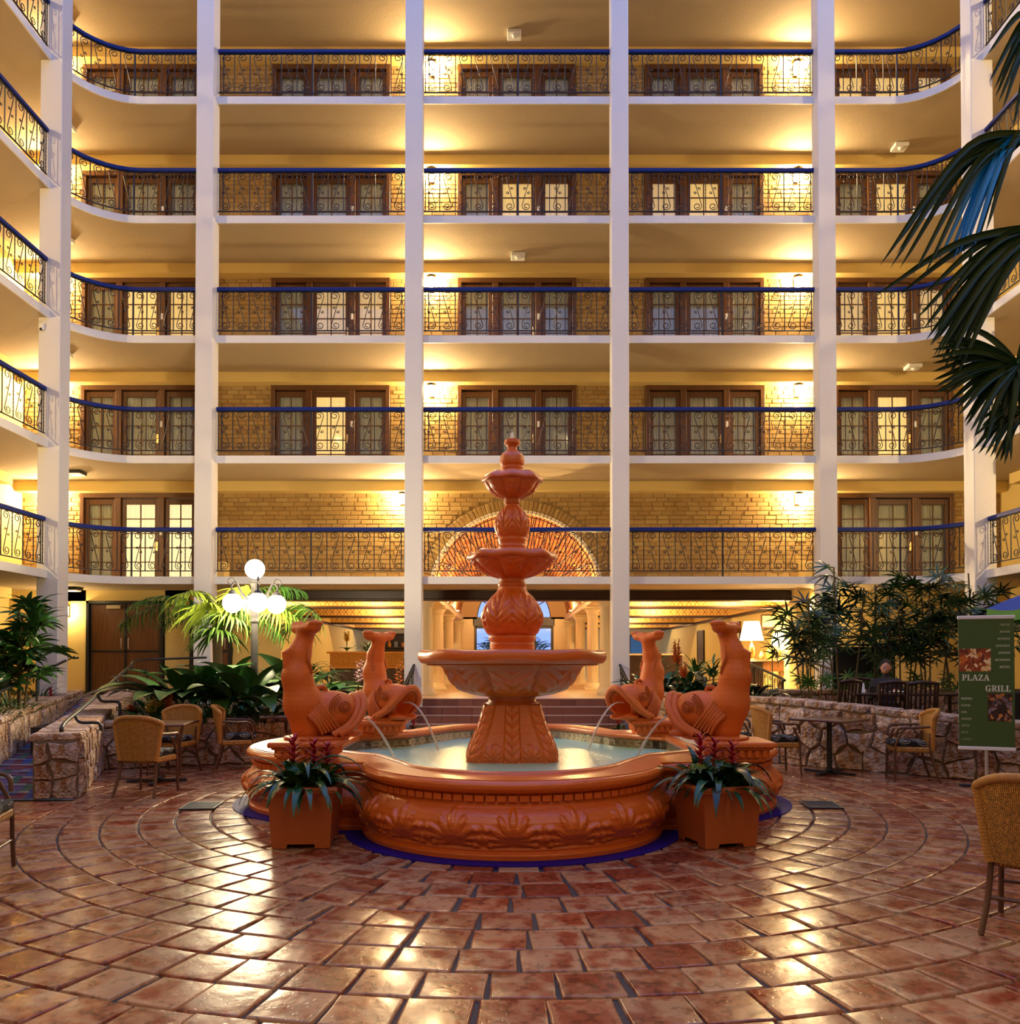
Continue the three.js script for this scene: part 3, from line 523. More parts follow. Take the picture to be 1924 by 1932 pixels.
{ // brick barrel vault
  const r = rng(91), g = struct('vault'), N = 62, rows = 49, L = 12.6 / rows, merged = [[], [], []]; let n = 0;
  part(g, 'shell', surf(40, 1, (u, v) => { const a = PI * u; return [ARC.x + (ARC.r + 0.1) * cos(a), ARC.y + 0.12 + (ARC.r + 0.1) * sin(a), ZW - 0.1 - 12.8 * v]; }), M.mortar);
  const bw = PI * ARC.r / N;
  for (let j = 0; j < rows; j++) for (let i = 0; i < N; i++) {
    const a = PI * (i + 0.5) / N, z = ZW - 0.15 - (j + 0.5 + (i % 2) * 0.5) * L, q = brickGeo(L - 0.02, bw - 0.022, 0.035, r), c = floor(r() * 3);
    const m = new THREE.Matrix4().makeBasis(V(0, 0, 1), V(-sin(a), cos(a), 0), V(-cos(a), -sin(a), 0)).setPosition(ARC.x + (ARC.r + 0.04) * cos(a), ARC.y + 0.12 + (ARC.r + 0.04) * sin(a), z);
    if (j < 4 && i > 3 && i < 58 && n < 200) { n++; const p = part(g, 'brick', fromQuads(q), M.redBrick[c]); p.applyMatrix4(m); } else merged[c].push(...q.map((f) => f.map((p) => V(...p).applyMatrix4(m).toArray())));
  }
  merged.forEach((q, c) => part(g, 'brick', fromQuads(q), M.redBrick[c], null, 'stuff'));
  // end wall: brick arch round a fanlight, dark transom, glazed doors
  const ze = -24.2, half = []; for (let i = 0; i <= 24; i++) { const a = PI * i / 24; half.push([1.5 * cos(a), 1.5 * sin(a)]); }
  const outer = []; for (let i = 0; i <= 24; i++) { const a = PI * i / 24; outer.push([2.3 * cos(a), 2.3 * sin(a)]); }
  const e = extrude([...outer, ...half.slice().reverse()], 0.25); e.translate(ARC.x, 3.2, ze); const ew = struct('wall_entrance'); part(ew, 'arch', planarUV(clean(e)), std([0.40, 0.24, 0.11], 0.7));
  part(ew, 'pier', [bx(0.7, 2.6, 0.3, ARC.x - 1.95, LOB + 1.3, ze + 0.1), bx(0.7, 2.6, 0.3, ARC.x + 1.95, LOB + 1.3, ze + 0.1)], pillarStone);
  const w = struct('window_1', [ARC.x, 3.2, ze + 0.1]); const bars = [tube(half.map(([x, y]) => [x, y, 0]), 0.035, 6)]; for (let i = 1; i < 6; i++) { const a = PI * i / 6; bars.push(tube([[0.3 * cos(a), 0.3 * sin(a), 0], [1.5 * cos(a), 1.5 * sin(a), 0]], 0.022, 5)); }
  part(w, 'window_frame', bars, M.darkWood); part(w, 'pane', tf(new THREE.CircleGeometry(1.48, 32, 0, PI), 0, 0, 0), M.glass);
  const d = new THREE.Group(); d.name = 'door_' + (++doorNo); scene.add(d); d.position.set(ARC.x, LOB, ze + 0.1); d.userData = { kind: 'structure' };
  part(d, 'transom', [bx(3.3, 0.36, 0.3, 0, 2.42, 0)], M.darkWood);
  for (let i = 0; i < 4; i++) { const x = (i - 1.5) * 0.8; part(d, 'frame', [bx(0.1, 2.24, 0.08, x - 0.35, 1.12, 0), bx(0.1, 2.24, 0.08, x + 0.35, 1.12, 0), bx(0.7, 0.1, 0.08, x, 2.19, 0), bx(0.7, 0.2, 0.08, x, 0.1, 0)], M.darkWood); part(d, 'pane', [bx(0.6, 1.9, 0.012, x, 1.17, 0)], M.glass); }
  const grille = thing('sunburst_grille', 'wrought iron sunburst bars fanning across the brick arch above the entrance', 'grille', [ARC.x, ARC.y, ZW - 0.2]);
  for (let i = 1; i < 14; i++) { const a = PI * i / 14; part(grille, 'bar', [tube([[0.35 * cos(a), 0.35 * sin(a), 0], [2.1 * cos(a), 2.1 * sin(a), 0]], 0.013, 5)], M.iron); }
  part(grille, 'rim', [tube(arcPts(0, 0, 2.1, 0.03, PI - 0.03, 30).map(([x, y]) => [x, y, 0]), 0.012, 5), tube(arcPts(0, 0, 0.36, 0.03, PI - 0.03, 14).map(([x, y]) => [x, y, 0]), 0.012, 5)], M.iron);
}
// lamps of the lobby: small cove lamps on the entablature, downlights before the beams, rearmost pair added as fill
const bulbGlow = std([1, 0.9, 0.7], 0.5, { emissive: new THREE.Color().setRGB(1, 0.78, 0.42), emissiveIntensity: 14 });
function pointLight(x, y, z, cd, radius = 3, col = WARM) { const l = new THREE.PointLight(col, cd, 0, 2); l.position.set(x, y, z); l.castShadow = true; l.shadow.radius = radius; scene.add(l); return l; }
{
  const cup = lathe([[0.001, 0], [0.05, 0], [0.075, 0.06], [0.07, 0.06], [0.045, 0.01]], 14), bulb = tf(new THREE.SphereGeometry(0.035, 12, 8), 0, 0.055, 0);
  const p = thing('cove_lamp', '', 'lamp', [0, 0, 0], 0, 'uplights along the vault'); part(p, 'cup', cup, M.brass); part(p, 'bulb', bulb, bulbGlow);
  let i = 0; for (const z of [-12.3, -15.6, -20.2]) for (const s of [-1, 1]) { const o = i++ ? dup(p) : p; o.position.set(ARC.x + s * 2.0, 3.24, z); o.userData.label = `small glowing uplight on the ${s < 0 ? 'left' : 'right'} ledge under the brick vault, ${['nearest the fountain', 'second from the fountain', 'farthest inside'][floor((i - 1) / 2)]}`; pointLight(ARC.x + s * 2.0, 3.30, z, LOBBY_CD * 1.5, 2, new THREE.Color().setRGB(1, 0.66, 0.28)); }
  const dcup = lathe([[0.001, 0.06], [0.06, 0.06], [0.08, 0], [0.07, 0], [0.05, 0.05]], 14);
  const q = thing('ceiling_spot', '', 'lamp', [0, 0, 0], 0, 'small ceiling spots of the lobby'); part(q, 'cup', dcup, M.brass); part(q, 'bulb', tf(new THREE.SphereGeometry(0.04, 12, 8), 0, 0.02, 0), bulbGlow);
  i = 0; const row = ['before the first painted beam', 'before the second painted beam', 'before the third painted beam'];
  [[-5.9, -12.55], [-3.6, -12.55], [3.7, -12.55], [5.9, -12.55], [-4.6, -22.3], [4.6, -22.3], [-4.2, -17.3], [4.6, -17.3], [-5.2, -27.2], [5.2, -27.2]].forEach(([x, z]) => { const o = i++ ? dup(q) : q; o.position.set(x, 3.38, z); o.userData.label = `small ceiling spot ${z > -13 ? row[0] : z > -20 ? row[1] : z > -25 ? row[2] : 'before the last painted beam'}, ${x < -5 ? 'far left' : x < 0 ? 'left' : x < 4 ? 'right' : x < 5 ? 'right of the middle' : 'far right'} in the lobby`; pointLight(x, 3.34, z, LOBBY_CD * 0.55, 2); });
}
// stair rails of wrought iron
function slopeRail(label, x0, z0, y0, x1, z1, y1, h = 0.88) {
  const g = thing('stair_rail', label, 'handrail'); const n = 9;
  part(g, 'handrail', [tube([[x0, y0 + h, z0], [x1, y1 + h, z1], [x1, y1 + h - 0.03, z1 + 0.12]], 0.03, 8)], M.iron); part(g, 'bottom_bar', [tube([[x0, y0 + 0.12, z0], [x1, y1 + 0.12, z1]], 0.014, 6)], M.iron);
  for (let i = 0; i <= n; i++) { const t = i / n, x = lerp(x0, x1, t), y = lerp(y0, y1, t), z = lerp(z0, z1, t); part(g, i % 9 ? 'bar' : 'post', [bx(i % 9 ? 0.014 : 0.035, h - (i % 9 ? 0.12 : 0), i % 9 ? 0.014 : 0.035, x, y + (i % 9 ? 0.12 : 0) + (h - (i % 9 ? 0.12 : 0)) / 2, z, 0.002)], M.iron); if (i < n) { const m = lerp(t, t + 1 / n, 0.5), xm = lerp(x0, x1, m), ym = lerp(y0, y1, m), zm = lerp(z0, z1, m); const sc = scrollPath(i % 2 ? 1 : -1).map(([u, v]) => [xm + u * (x1 - x0) * 0.25, ym + 0.1 + v * 0.72, zm + u * 0.55]); part(g, 'scroll', [tube(sc, 0.007, 5)], M.iron); } }
}
slopeRail('wrought iron stair rail left of the dark steps', -2.12, ZB + 0.03, LOB, -2.3, ZB + 1.25, 0.02);
slopeRail('wrought iron stair rail right of the dark steps', 2.38, ZB + 0.03, LOB, 2.56, ZB + 1.25, 0.02);
// ---------------------------------------------------------------- the fountain
const paintBump = tex(512, 512, (u, v) => grey(0.5 * fbm(u * 10, v * 10, 61, 4, 10) + 0.5 * fbm(u * 70, v * 70, 63, 2, 70)), { srgb: false });
const terra = phys([0.64, 0.122, 0.005], 0.42, { bumpMap: paintBump, bumpScale: 0.006, clearcoat: 0.45, clearcoatRoughness: 0.22 });
const terraMatt = phys([0.66, 0.135, 0.008], 0.6, { bumpMap: paintBump, bumpScale: 0.008, clearcoat: 0.12, clearcoatRoughness: 0.4 });
const paleStone = phys([0.66, 0.52, 0.33], 0.35, { bumpMap: fine, bumpScale: 0.004, clearcoat: 0.4, clearcoatRoughness: 0.2 });
structMesh('floor_blue_border', [slabGeo((() => { const o = [], H = 1.75 + 0.1, R = 1.4 + 0.14, A = Math.acos((H - 1.5) / R); for (let q = 0; q < 4; q++) { const t = q * PI / 2; for (let i = 0; i <= 30; i++) { const a = lerp(-A, A, i / 30), x = R * sin(a), z = 1.5 + R * cos(a); o.push([x * cos(t) + z * sin(t), -x * sin(t) + z * cos(t)]); } o.push([H * cos(t) + H * sin(t), -H * sin(t) + H * cos(t)]); } return o; })(), -0.017, 0.008)], phys([0.022, 0.008, 0.15], 0.6, { bumpMap: fine, bumpScale: 0.004, specularIntensity: 0.15 }));
const QC = 1.5, QR = 1.40, QH = 1.75; // quatrefoil: lobe centre distance, lobe radius, half side of the square
const PROF = [[-0.02, 0], [-0.015, 0.05], [-0.045, 0.062], [-0.035, 0.085], [-0.045, 0.105], [-0.02, 0.15], [0.015, 0.20], [0.03, 0.25], [0.025, 0.30], [-0.01, 0.355], [-0.06, 0.40], [-0.085, 0.43], [-0.09, 0.445], [-0.09, 0.505], [-0.05, 0.515], [-0.02, 0.53], [0.0, 0.555], [0.0, 0.585], [-0.02, 0.61], [-0.05, 0.62]];
function profAt(t) { let acc = [0]; for (let i = 1; i < PROF.length; i++) acc.push(acc[i - 1] + hypot(PROF[i][0] - PROF[i - 1][0], PROF[i][1] - PROF[i - 1][1])); const s = t * acc[acc.length - 1]; let i = 1; while (i < acc.length - 1 && acc[i] < s) i++; const k = (s - acc[i - 1]) / (acc[i] - acc[i - 1]); return [lerp(PROF[i - 1][0], PROF[i][0], k), lerp(PROF[i - 1][1], PROF[i][1], k)]; }
function seg(px, py, ax, ay, bx2, by) { const dx = bx2 - ax, dy = by - ay, t = clamp(((px - ax) * dx + (py - ay) * dy) / (dx * dx + dy * dy), 0, 1); return [hypot(px - ax - dx * t, py - ay - dy * t), t]; }
function palmette(u, v) { // raised leaf about 0.3 high standing on (0, 0); height 0..1
  let h = 0;
  const leaf = (a, L, w, curl) => { const ex = sin(a) * L, ey = cos(a) * L, [d, t] = seg(u, v, 0, 0.02, ex, ey), ww = w * (0.35 + 1.3 * t * (1 - t) + 0.35 * (1 - abs(t - 0.55))) ; if (d < ww) h = max(h, (0.55 + 0.45 * t) * sqrt(1 - d / ww) - 0.35 * exp(-pow(d / (w * 0.16), 2))); if (curl) { const cx = ex + curl * 0.03, cy = ey - 0.012, q = hypot(u - cx, v - cy); if (q < 0.034) h = max(h, 0.95 * sqrt(1 - q / 0.034)); } };
  leaf(0, 0.27, 0.036, 0); for (const s of [-1, 1]) { leaf(s * 0.42, 0.24, 0.034, 0); leaf(s * 0.85, 0.225, 0.032, s); leaf(s * 1.22, 0.19, 0.026, s); leaf(s * 1.5, 0.15, 0.02, s); }
  return h;
}
const fountain = thing('fountain', 'large terracotta fountain with three tiered bowls rising from a lobed pool', 'fountain');
{
  const A = Math.acos((QH - QC) / QR);
  for (let q = 0; q < 4; q++) {
    const turn = q * PI / 2, nu = q === 2 ? 60 : 340, nv = q === 2 ? 30 : 84;
    const g = surf(nu, nv, (u, v) => {
      const [o, y] = profAt(v), R0 = QR + o, AA = Math.acos(clamp((QH - QC) / QR, -1, 1)), a = lerp(-AA, AA, u), s = a * QR, sp = 0.475;
      let rl = 0; if (q !== 2 && y > 0.1 && y < 0.43) { const c = Math.round(s / sp); if (abs(c) < 5) rl = palmette(s - c * sp, y - 0.115) * 0.036; const c2 = Math.round(s / sp - 0.5) + 0.5; const d = hypot((s - c2 * sp) * 1.4, y - 0.17); if (d < 0.035) rl = max(rl, 0.014 * sqrt(1 - d / 0.035)); }
      const R = R0 + rl; return [R * sin(a), y, QC + R * cos(a)];
    });
    const m = part(fountain, 'lobe_wall', g, terra); m.rotation.y = turn;
    // square corner to the right of this lobe
    const cq = [], n = 40, c0 = [QR * sin(A), QH], c1 = [QH, QH], c2 = [QH, QR * sin(A)];
    for (let i = 0; i < n; i++) { const [o0, y0] = profAt(i / n), [o1, y1] = profAt((i + 1) / n); cq.push([[c0[0] - 0.12, y0, QH + o0], [QH + o0, y0, QH + o0], [QH + o1, y1, QH + o1], [c0[0] - 0.12, y1, QH + o1]], [[QH + o0, y0, QH + o0], [QH + o0, y0, c2[1] - 0.12], [QH + o1, y1, c2[1] - 0.12], [QH + o1, y1, QH + o1]]); }
    const cm = part(fountain, 'corner_wall', fromQuads(cq), terra); cm.rotation.y = turn;
    if (q !== 2) for (let i = -19; i <= 19; i++) { const a = i * 0.066; const d = part(fountain, 'dentil', bx(0.074, 0.052, 0.03, 0, 0, 0, 0.006), terra); const th = a + turn, lx = QR * 0.952 * sin(a), lz = QC + QR * 0.952 * cos(a); d.position.set(lx * cos(turn) + lz * sin(turn), 0.475, -lx * sin(turn) + lz * cos(turn)); d.rotation.y = th; }
  }
}
// inner edge of the pool
const inner = (() => { const o = [], r = 1.02, a1 = 1.22, f = arcPts(0, QC, r, PI / 2 + a1, PI / 2 - a1, 24); // front lobe, from left to right
  o.push(...f, [1.3, 1.22], [1.88, 0.8], [1.88, -0.8], [1.3, -1.22]); const b = arcPts(0, -QC, r, -PI / 2 + a1, -PI / 2 - a1, 24); o.push(...b, [-1.3, -1.22], [-1.88, -0.8], [-1.88, 0.8], [-1.3, 1.22]); return o; })();
{
  const outer = []; const A = Math.acos((QH - QC) / QR), R = QR - 0.04;
  for (let q = 0; q < 4; q++) { const t = q * PI / 2, rot = ([x, z]) => [x * cos(t) + z * sin(t), -x * sin(t) + z * cos(t)]; for (let i = 0; i <= 40; i++) { const a = lerp(-A, A, i / 40); outer.push(rot([R * sin(a), QC + R * cos(a)])); } outer.push(rot([QH - 0.04, QH - 0.04])); }
  part(fountain, 'coping', slabGeo(outer, 0.55, 0.622, [inner]), terra);
  // rounded lip round the water
  part(fountain, 'inner_lip', tube(inner.map(([x, z]) => [x, 0.60, z]), 0.045, 8, true), terra);
  const wallQ = []; inner.forEach((p, i) => { const n = inner[(i + 1) % inner.length]; wallQ.push([[p[0], 0.2, p[1]], [n[0], 0.2, n[1]], [n[0], 0.58, n[1]], [p[0], 0.58, p[1]]]); });
  part(fountain, 'inner_wall', fromQuads(wallQ), paleStone);
  for (const s of [-1, 1]) part(fountain, 'seat_top', slabGeo([[s * 1.95, 0.83], ...(() => { const o = []; for (let i = 0; i <= 30; i++) { const a = lerp(1.1, -1.1, i / 30); o.push([s * (QC + 0.02 + (QR - 0.085) * cos(a)), (QR - 0.085) * sin(a)]); } return o; })(), [s * 1.95, -0.83]], 0.60, 0.63), paleStone, 'flat pale top of the side lobe');
  // painted tiles above the water
  const talavera = tex(128, 128, (u, v) => { const x = u - 0.5, y = v - 0.5, r = hypot(x, y), a = atan2(y, x), e = max(abs(x), abs(y)); if (e > 0.46) return [0.75, 0.7, 0.6]; const p = abs(r - 0.17 - 0.09 * cos(4 * a)) < 0.04, c = r < 0.07, k = hypot(abs(x) - 0.46, abs(y) - 0.46) < 0.17; return c ? [0.75, 0.35, 0.1] : p ? [0.25, 0.12, 0.06] : k ? [0.12, 0.22, 0.2] : [0.86, 0.80, 0.62]; });
  const tm = phys([1, 1, 1], 0.2, { map: talavera, clearcoat: 0.4 });
  const tg = new THREE.BoxGeometry(0.102, 0.102, 0.012); const pm = pathMap([...inner, inner[0]]), n = floor(pm.L / 0.107);
  for (let i = 0; i < n; i++) { const s = (i + 0.5) * pm.L / n, p = pm.at(s, 0.51), b = pm.at(s + 0.02, 0.51), dx = b[0] - p[0], dz = b[2] - p[2]; if (p[2] > 1.0) continue; const t = part(fountain, 'tile', tg, tm); const l = hypot(dx, dz) || 1; t.position.set(p[0] - dz / l * -0.006 * -1, p[1], p[2] + dx / l * -0.006 * -1); t.rotation.y = -atan2(dz, dx); }
}
// relief helpers for the turned pieces
function spline(prof, n) { const c = new THREE.SplineCurve(prof.map((p) => new THREE.Vector2(...p))); return c.getPoints(n).map((p) => [p.x, p.y]); }
function turned(prof, nu, relief, sq = 0) { // prof [r, y] bottom to top; relief(theta, k, r, y) -> metres outwards
  const n = prof.length - 1;
  return surf(nu, n, (u, v) => { const k = Math.round(v * n), [r, y] = prof[k], a = u * 2 * PI; let f = 1; if (sq) f = pow(pow(abs(cos(a)), sq) + pow(abs(sin(a)), sq), -1 / sq); const q = relief ? relief(a, k / n, r, y) : [0, 0], w = Array.isArray(q) ? q : [q, 0]; return [(r * f + w[0]) * sin(a), y + w[1], (r * f + w[0]) * cos(a)]; }, true);
}
const petal = (a, n) => { const p = a / (2 * PI) * n; return p - Math.round(p); }; // -0.5..0.5 across a petal
const veins = (u, v, n) => { const q = (v * n + abs(u) * n * 0.55) % 1; return 0.5 - abs(q - 0.5) * 2 * 0.5; };
{
  // pedestal: four-sided, bands of leaves up the middle and the corners
  const ped = spline([[0.475, 0.30], [0.475, 0.42], [0.478, 0.5], [0.465, 0.58], [0.425, 0.68], [0.375, 0.79], [0.335, 0.90], [0.305, 1.0], [0.29, 1.06]], 110);
  part(fountain, 'pedestal', turned(ped, 360, (a, t, r, y) => {
    const u = petal(a + 0.0001, 8) * (2 * PI * r / 8); let h = 0; const w = 0.084 * (0.55 + 0.55 * (r / 0.45));
    if (abs(u) < w) { const k = ((y - abs(u) * 0.9) / 0.105), f = k - floor(k); h = 0.034 * (0.35 + 0.65 * sqrt(max(0, 1 - pow(abs(f - 0.5) * 2, 2)))) * sstep(w, w * 0.8, abs(u)) - 0.012 * exp(-pow(u / 0.006, 2)); }
    else if (y < 0.66 && y > 0.44) { const c = petal(a + PI / 8, 8) * (2 * PI * r / 8), d = hypot(c, (y - 0.56) * 0.9); if (d < 0.085) h = 0.03 * sqrt(1 - d / 0.085) * (0.7 + 0.3 * cos(atan2(c, y - 0.5) * 10)); }
    else if (y <= 0.44) { const k = hypot(((u * 40 + 100) % 1) - 0.5, ((y * 40) % 1) - 0.5); if (k < 0.5) h = 0.02 * sqrt(1 - k * 2); }
    return h;
  }, 7), terra);
  part(fountain, 'neck', lathe([[0.285, 1.05], [0.30, 1.07], [0.27, 1.085], [0.262, 1.13], [0.275, 1.15]], 40), terra);
  // big bowl
  const bigP = spline([[0.27, 1.14], [0.42, 1.165], [0.57, 1.225], [0.67, 1.33], [0.74, 1.43], [0.80, 1.485]], 50);
  part(fountain, 'bowl', turned(bigP, 320, (a, t, r) => { const u = petal(a, 8), e = 0.5 - abs(u); const q = (0.075 * (1 - pow(abs(u) * 2, 2.5)) - 0.05) * sin(PI * clamp(t * 0.95 + 0.05, 0, 1)) + (e < 0.03 ? -0.02 : 0); return q + 0.05 * veins(u * 1.2, 1 - t, 5) * sin(PI * t) - 0.012 * exp(-pow(u / 0.012, 2)); }), terra);
  const rimP = [[0.80, 1.48], [0.94, 1.49], [0.945, 1.505], [1.0, 1.515], [1.035, 1.55], [1.04, 1.60], [1.02, 1.64], [0.98, 1.655], [0.93, 1.65], [0.86, 1.60], [0.5, 1.57], [0.2, 1.57]];
  part(fountain, 'bowl_rim', turned(spline(rimP, 60), 240, (a, t, r, y) => [0.014 * cos(a * 8) * sstep(0.7, 1.0, r), y > 1.52 ? 0.007 * cos(a * 8) : 0]), terra);
  const stem = (name, pr, n, nu, leaves, dep) => part(fountain, name, turned(spline(pr, n), nu, (a, t, r, y) => { if (t < 0.12 || t > 0.9) return 0; const u = petal(a, leaves), e = 0.5 - abs(u), s = sin(PI * clamp((t - 0.1) / 0.8, 0, 1)); return dep * s * (sqrt(max(0, e * 2)) * 0.7 + 0.7 * veins(u, t, 7) - 0.5 * exp(-pow(u / 0.035, 2)) - (e < 0.05 ? 0.5 : 0)); }), terra);
  part(fountain, 'collar', lathe(spline([[0.24, 1.56], [0.25, 1.70], [0.255, 1.72], [0.245, 1.74], [0.262, 1.78], [0.265, 1.81], [0.25, 1.83]], 30), 40), terra);
  stem('vase_stem', [[0.25, 1.825], [0.285, 1.85], [0.322, 1.95], [0.328, 2.02], [0.30, 2.12], [0.235, 2.23], [0.175, 2.31], [0.15, 2.37]], 80, 220, 6, 0.042);
  part(fountain, 'collar', lathe(spline([[0.14, 2.355], [0.158, 2.37], [0.16, 2.40], [0.148, 2.415], [0.143, 2.45], [0.16, 2.475]], 24), 36), terra);
  part(fountain, 'bowl', turned(spline([[0.14, 2.46], [0.24, 2.505], [0.35, 2.585], [0.42, 2.64], [0.46, 2.665]], 40), 240, (a, t) => { const u = petal(a, 8), e = 0.5 - abs(u); return 0.05 * (1 - pow(abs(u) * 2, 2.2)) * sin(PI * clamp(t * 0.9 + 0.06, 0, 1)) + (e < 0.035 ? -0.01 : 0) + 0.024 * veins(u, 1 - t, 5) * sin(PI * t); }), terra);
  part(fountain, 'bowl_rim', turned(spline([[0.43, 2.655], [0.485, 2.665], [0.50, 2.69], [0.49, 2.72], [0.46, 2.745], [0.41, 2.755], [0.36, 2.74], [0.15, 2.74]], 36), 160, (a, t, r, y) => [0.012 * cos(a * 8) * sstep(0.3, 0.5, r), 0.007 * cos(a * 8)]), terra);
  part(fountain, 'collar', lathe(spline([[0.15, 2.73], [0.152, 2.80], [0.158, 2.82], [0.148, 2.845], [0.162, 2.89], [0.16, 2.92]], 24), 36), terra);
  stem('vase_stem', [[0.158, 2.915], [0.175, 2.95], [0.184, 3.03], [0.172, 3.12], [0.125, 3.21], [0.085, 3.265], [0.08, 3.3]], 60, 180, 6, 0.03);
  part(fountain, 'collar', lathe(spline([[0.08, 3.29], [0.092, 3.31], [0.088, 3.345], [0.095, 3.37]], 16), 32), terra);
  part(fountain, 'bowl', turned(spline([[0.09, 3.36], [0.16, 3.385], [0.23, 3.44], [0.28, 3.505], [0.315, 3.535]], 32), 200, (a, t) => { const u = petal(a, 8), e = 0.5 - abs(u); return 0.026 * (1 - pow(abs(u) * 2, 2.2)) * sin(PI * clamp(t * 0.9 + 0.06, 0, 1)) + (e < 0.04 ? -0.008 : 0) + 0.008 * veins(u, 1 - t, 4); }), terra);
  part(fountain, 'bowl_rim', turned(spline([[0.295, 3.53], [0.33, 3.54], [0.34, 3.56], [0.325, 3.59], [0.29, 3.62], [0.24, 3.64], [0.1, 3.64]], 30), 140, (a, t, r) => [0.008 * cos(a * 8) * sstep(0.2, 0.33, r), 0.005 * cos(a * 8)]), terra);
  part(fountain, 'finial', turned(spline([[0.12, 3.62], [0.125, 3.68], [0.13, 3.70], [0.122, 3.715], [0.135, 3.75], [0.137, 3.79], [0.125, 3.84], [0.09, 3.88], [0.062, 3.905], [0.055, 3.935], [0.07, 3.96], [0.088, 3.975], [0.09, 4.0], [0.08, 4.005], [0.08, 4.02], [0.05, 4.03], [0.001, 4.025]], 90), 120, (a, t, r, y) => y > 3.73 && y < 3.87 ? 0.008 * veins(petal(a, 6), (y - 3.73) / 0.15, 4) : 0), terra);
}
// ---- water
const water = phys([0.34, 0.72, 0.62], 0.3, { bumpMap: fine, bumpScale: 0.01, clearcoat: 0.3, clearcoatRoughness: 0.2 });
{ const g = slabGeo(inner, 0.25, 0.455); const m = thingMesh('pool_water', g, water, 'milky turquoise water filling the fountain pool', 'water'); m.userData.kind = 'stuff'; }
const spray = phys([0.9, 0.86, 0.78], 0.15, { transmission: 0.55, thickness: 0 });
{ const m = thingMesh('water_spurt', [lathe([[0.012, 4.02], [0.02, 4.05], [0.016, 4.09], [0.001, 4.12]], 10)], phys([0.95, 0.95, 0.9], 0.2, { transmission: 0.3 }), 'small white spurt of water on top of the fountain finial', 'water'); m.userData.kind = 'stuff'; }
// ---- fish statues
const fishGeo = (() => {
  const body = (x, y, z) => {
    let d = capsule(x, y, z, [0.02, 0.10, 0], [-0.03, 0.32, 0], 0.15, 0.17);
    d = smin(d, capsule(x, y, z, [-0.03, 0.32, 0], [-0.085, 0.58, 0], 0.17, 0.135), 0.05);
    d = smin(d, capsule(x, y, z, [-0.085, 0.58, 0], [-0.06, 0.80, 0], 0.135, 0.098), 0.05);
    d = smin(d, capsule(x, y, z, [-0.06, 0.80, 0], [0.0, 0.98, 0], 0.098, 0.082), 0.05);
    d = smin(d, ellipsoid(x, y, z, [0.26, 0.235, 0], [0.29, 0.205, 0.215]), 0.09);
    for (const s of [-1, 1]) { d = smin(d, ellipsoid(x, y, z, [0.0, 1.03, s * 0.11], [0.085, 0.055, 0.14]), 0.06); d = smin(d, ellipsoid(x, y, z, [0.01, 1.075, s * 0.205], [0.07, 0.03, 0.065]), 0.035); }
    d = max(d, -ellipsoid(x, y, z, [0.0, 1.16, 0], [0.10, 0.13, 0.055]));
    d = smin(d, ellipsoid(x, y, z, [0.40, 0.03, 0], [0.17, 0.05, 0.19]), 0.02);
    d = max(d, -ellipsoid(x, y, z, [0.58, 0.18, 0], [0.34, 0.165, 0.165]));
    return max(d, -y);
  };
  const g = field(104, V(-0.3, -0.02, -0.32), V(0.6, 1.14, 0.32), body);
  // scales pressed into the skin
  const p = g.attributes.position, n = g.attributes.normal;
  for (let i = 0; i < p.count; i++) { const x = p.getX(i), y = p.getY(i), z = p.getZ(i); if (y > 0.12 && y < 0.9) { const a = atan2(z, x + 0.04) * 0.15 / 0.05, v = y / 0.05, row = floor(v), u = a + (row % 2) * 0.5, f = hypot((u - floor(u) - 0.5) * 1.1, (v - row - 0.2) * 0.8), h = f < 0.55 ? 0.001 * (1 - f) : -0.0006; p.setXYZ(i, x + n.getX(i) * h, y + n.getY(i) * h, z + n.getZ(i) * h); } }
  g.computeVertexNormals(); return g;
})();
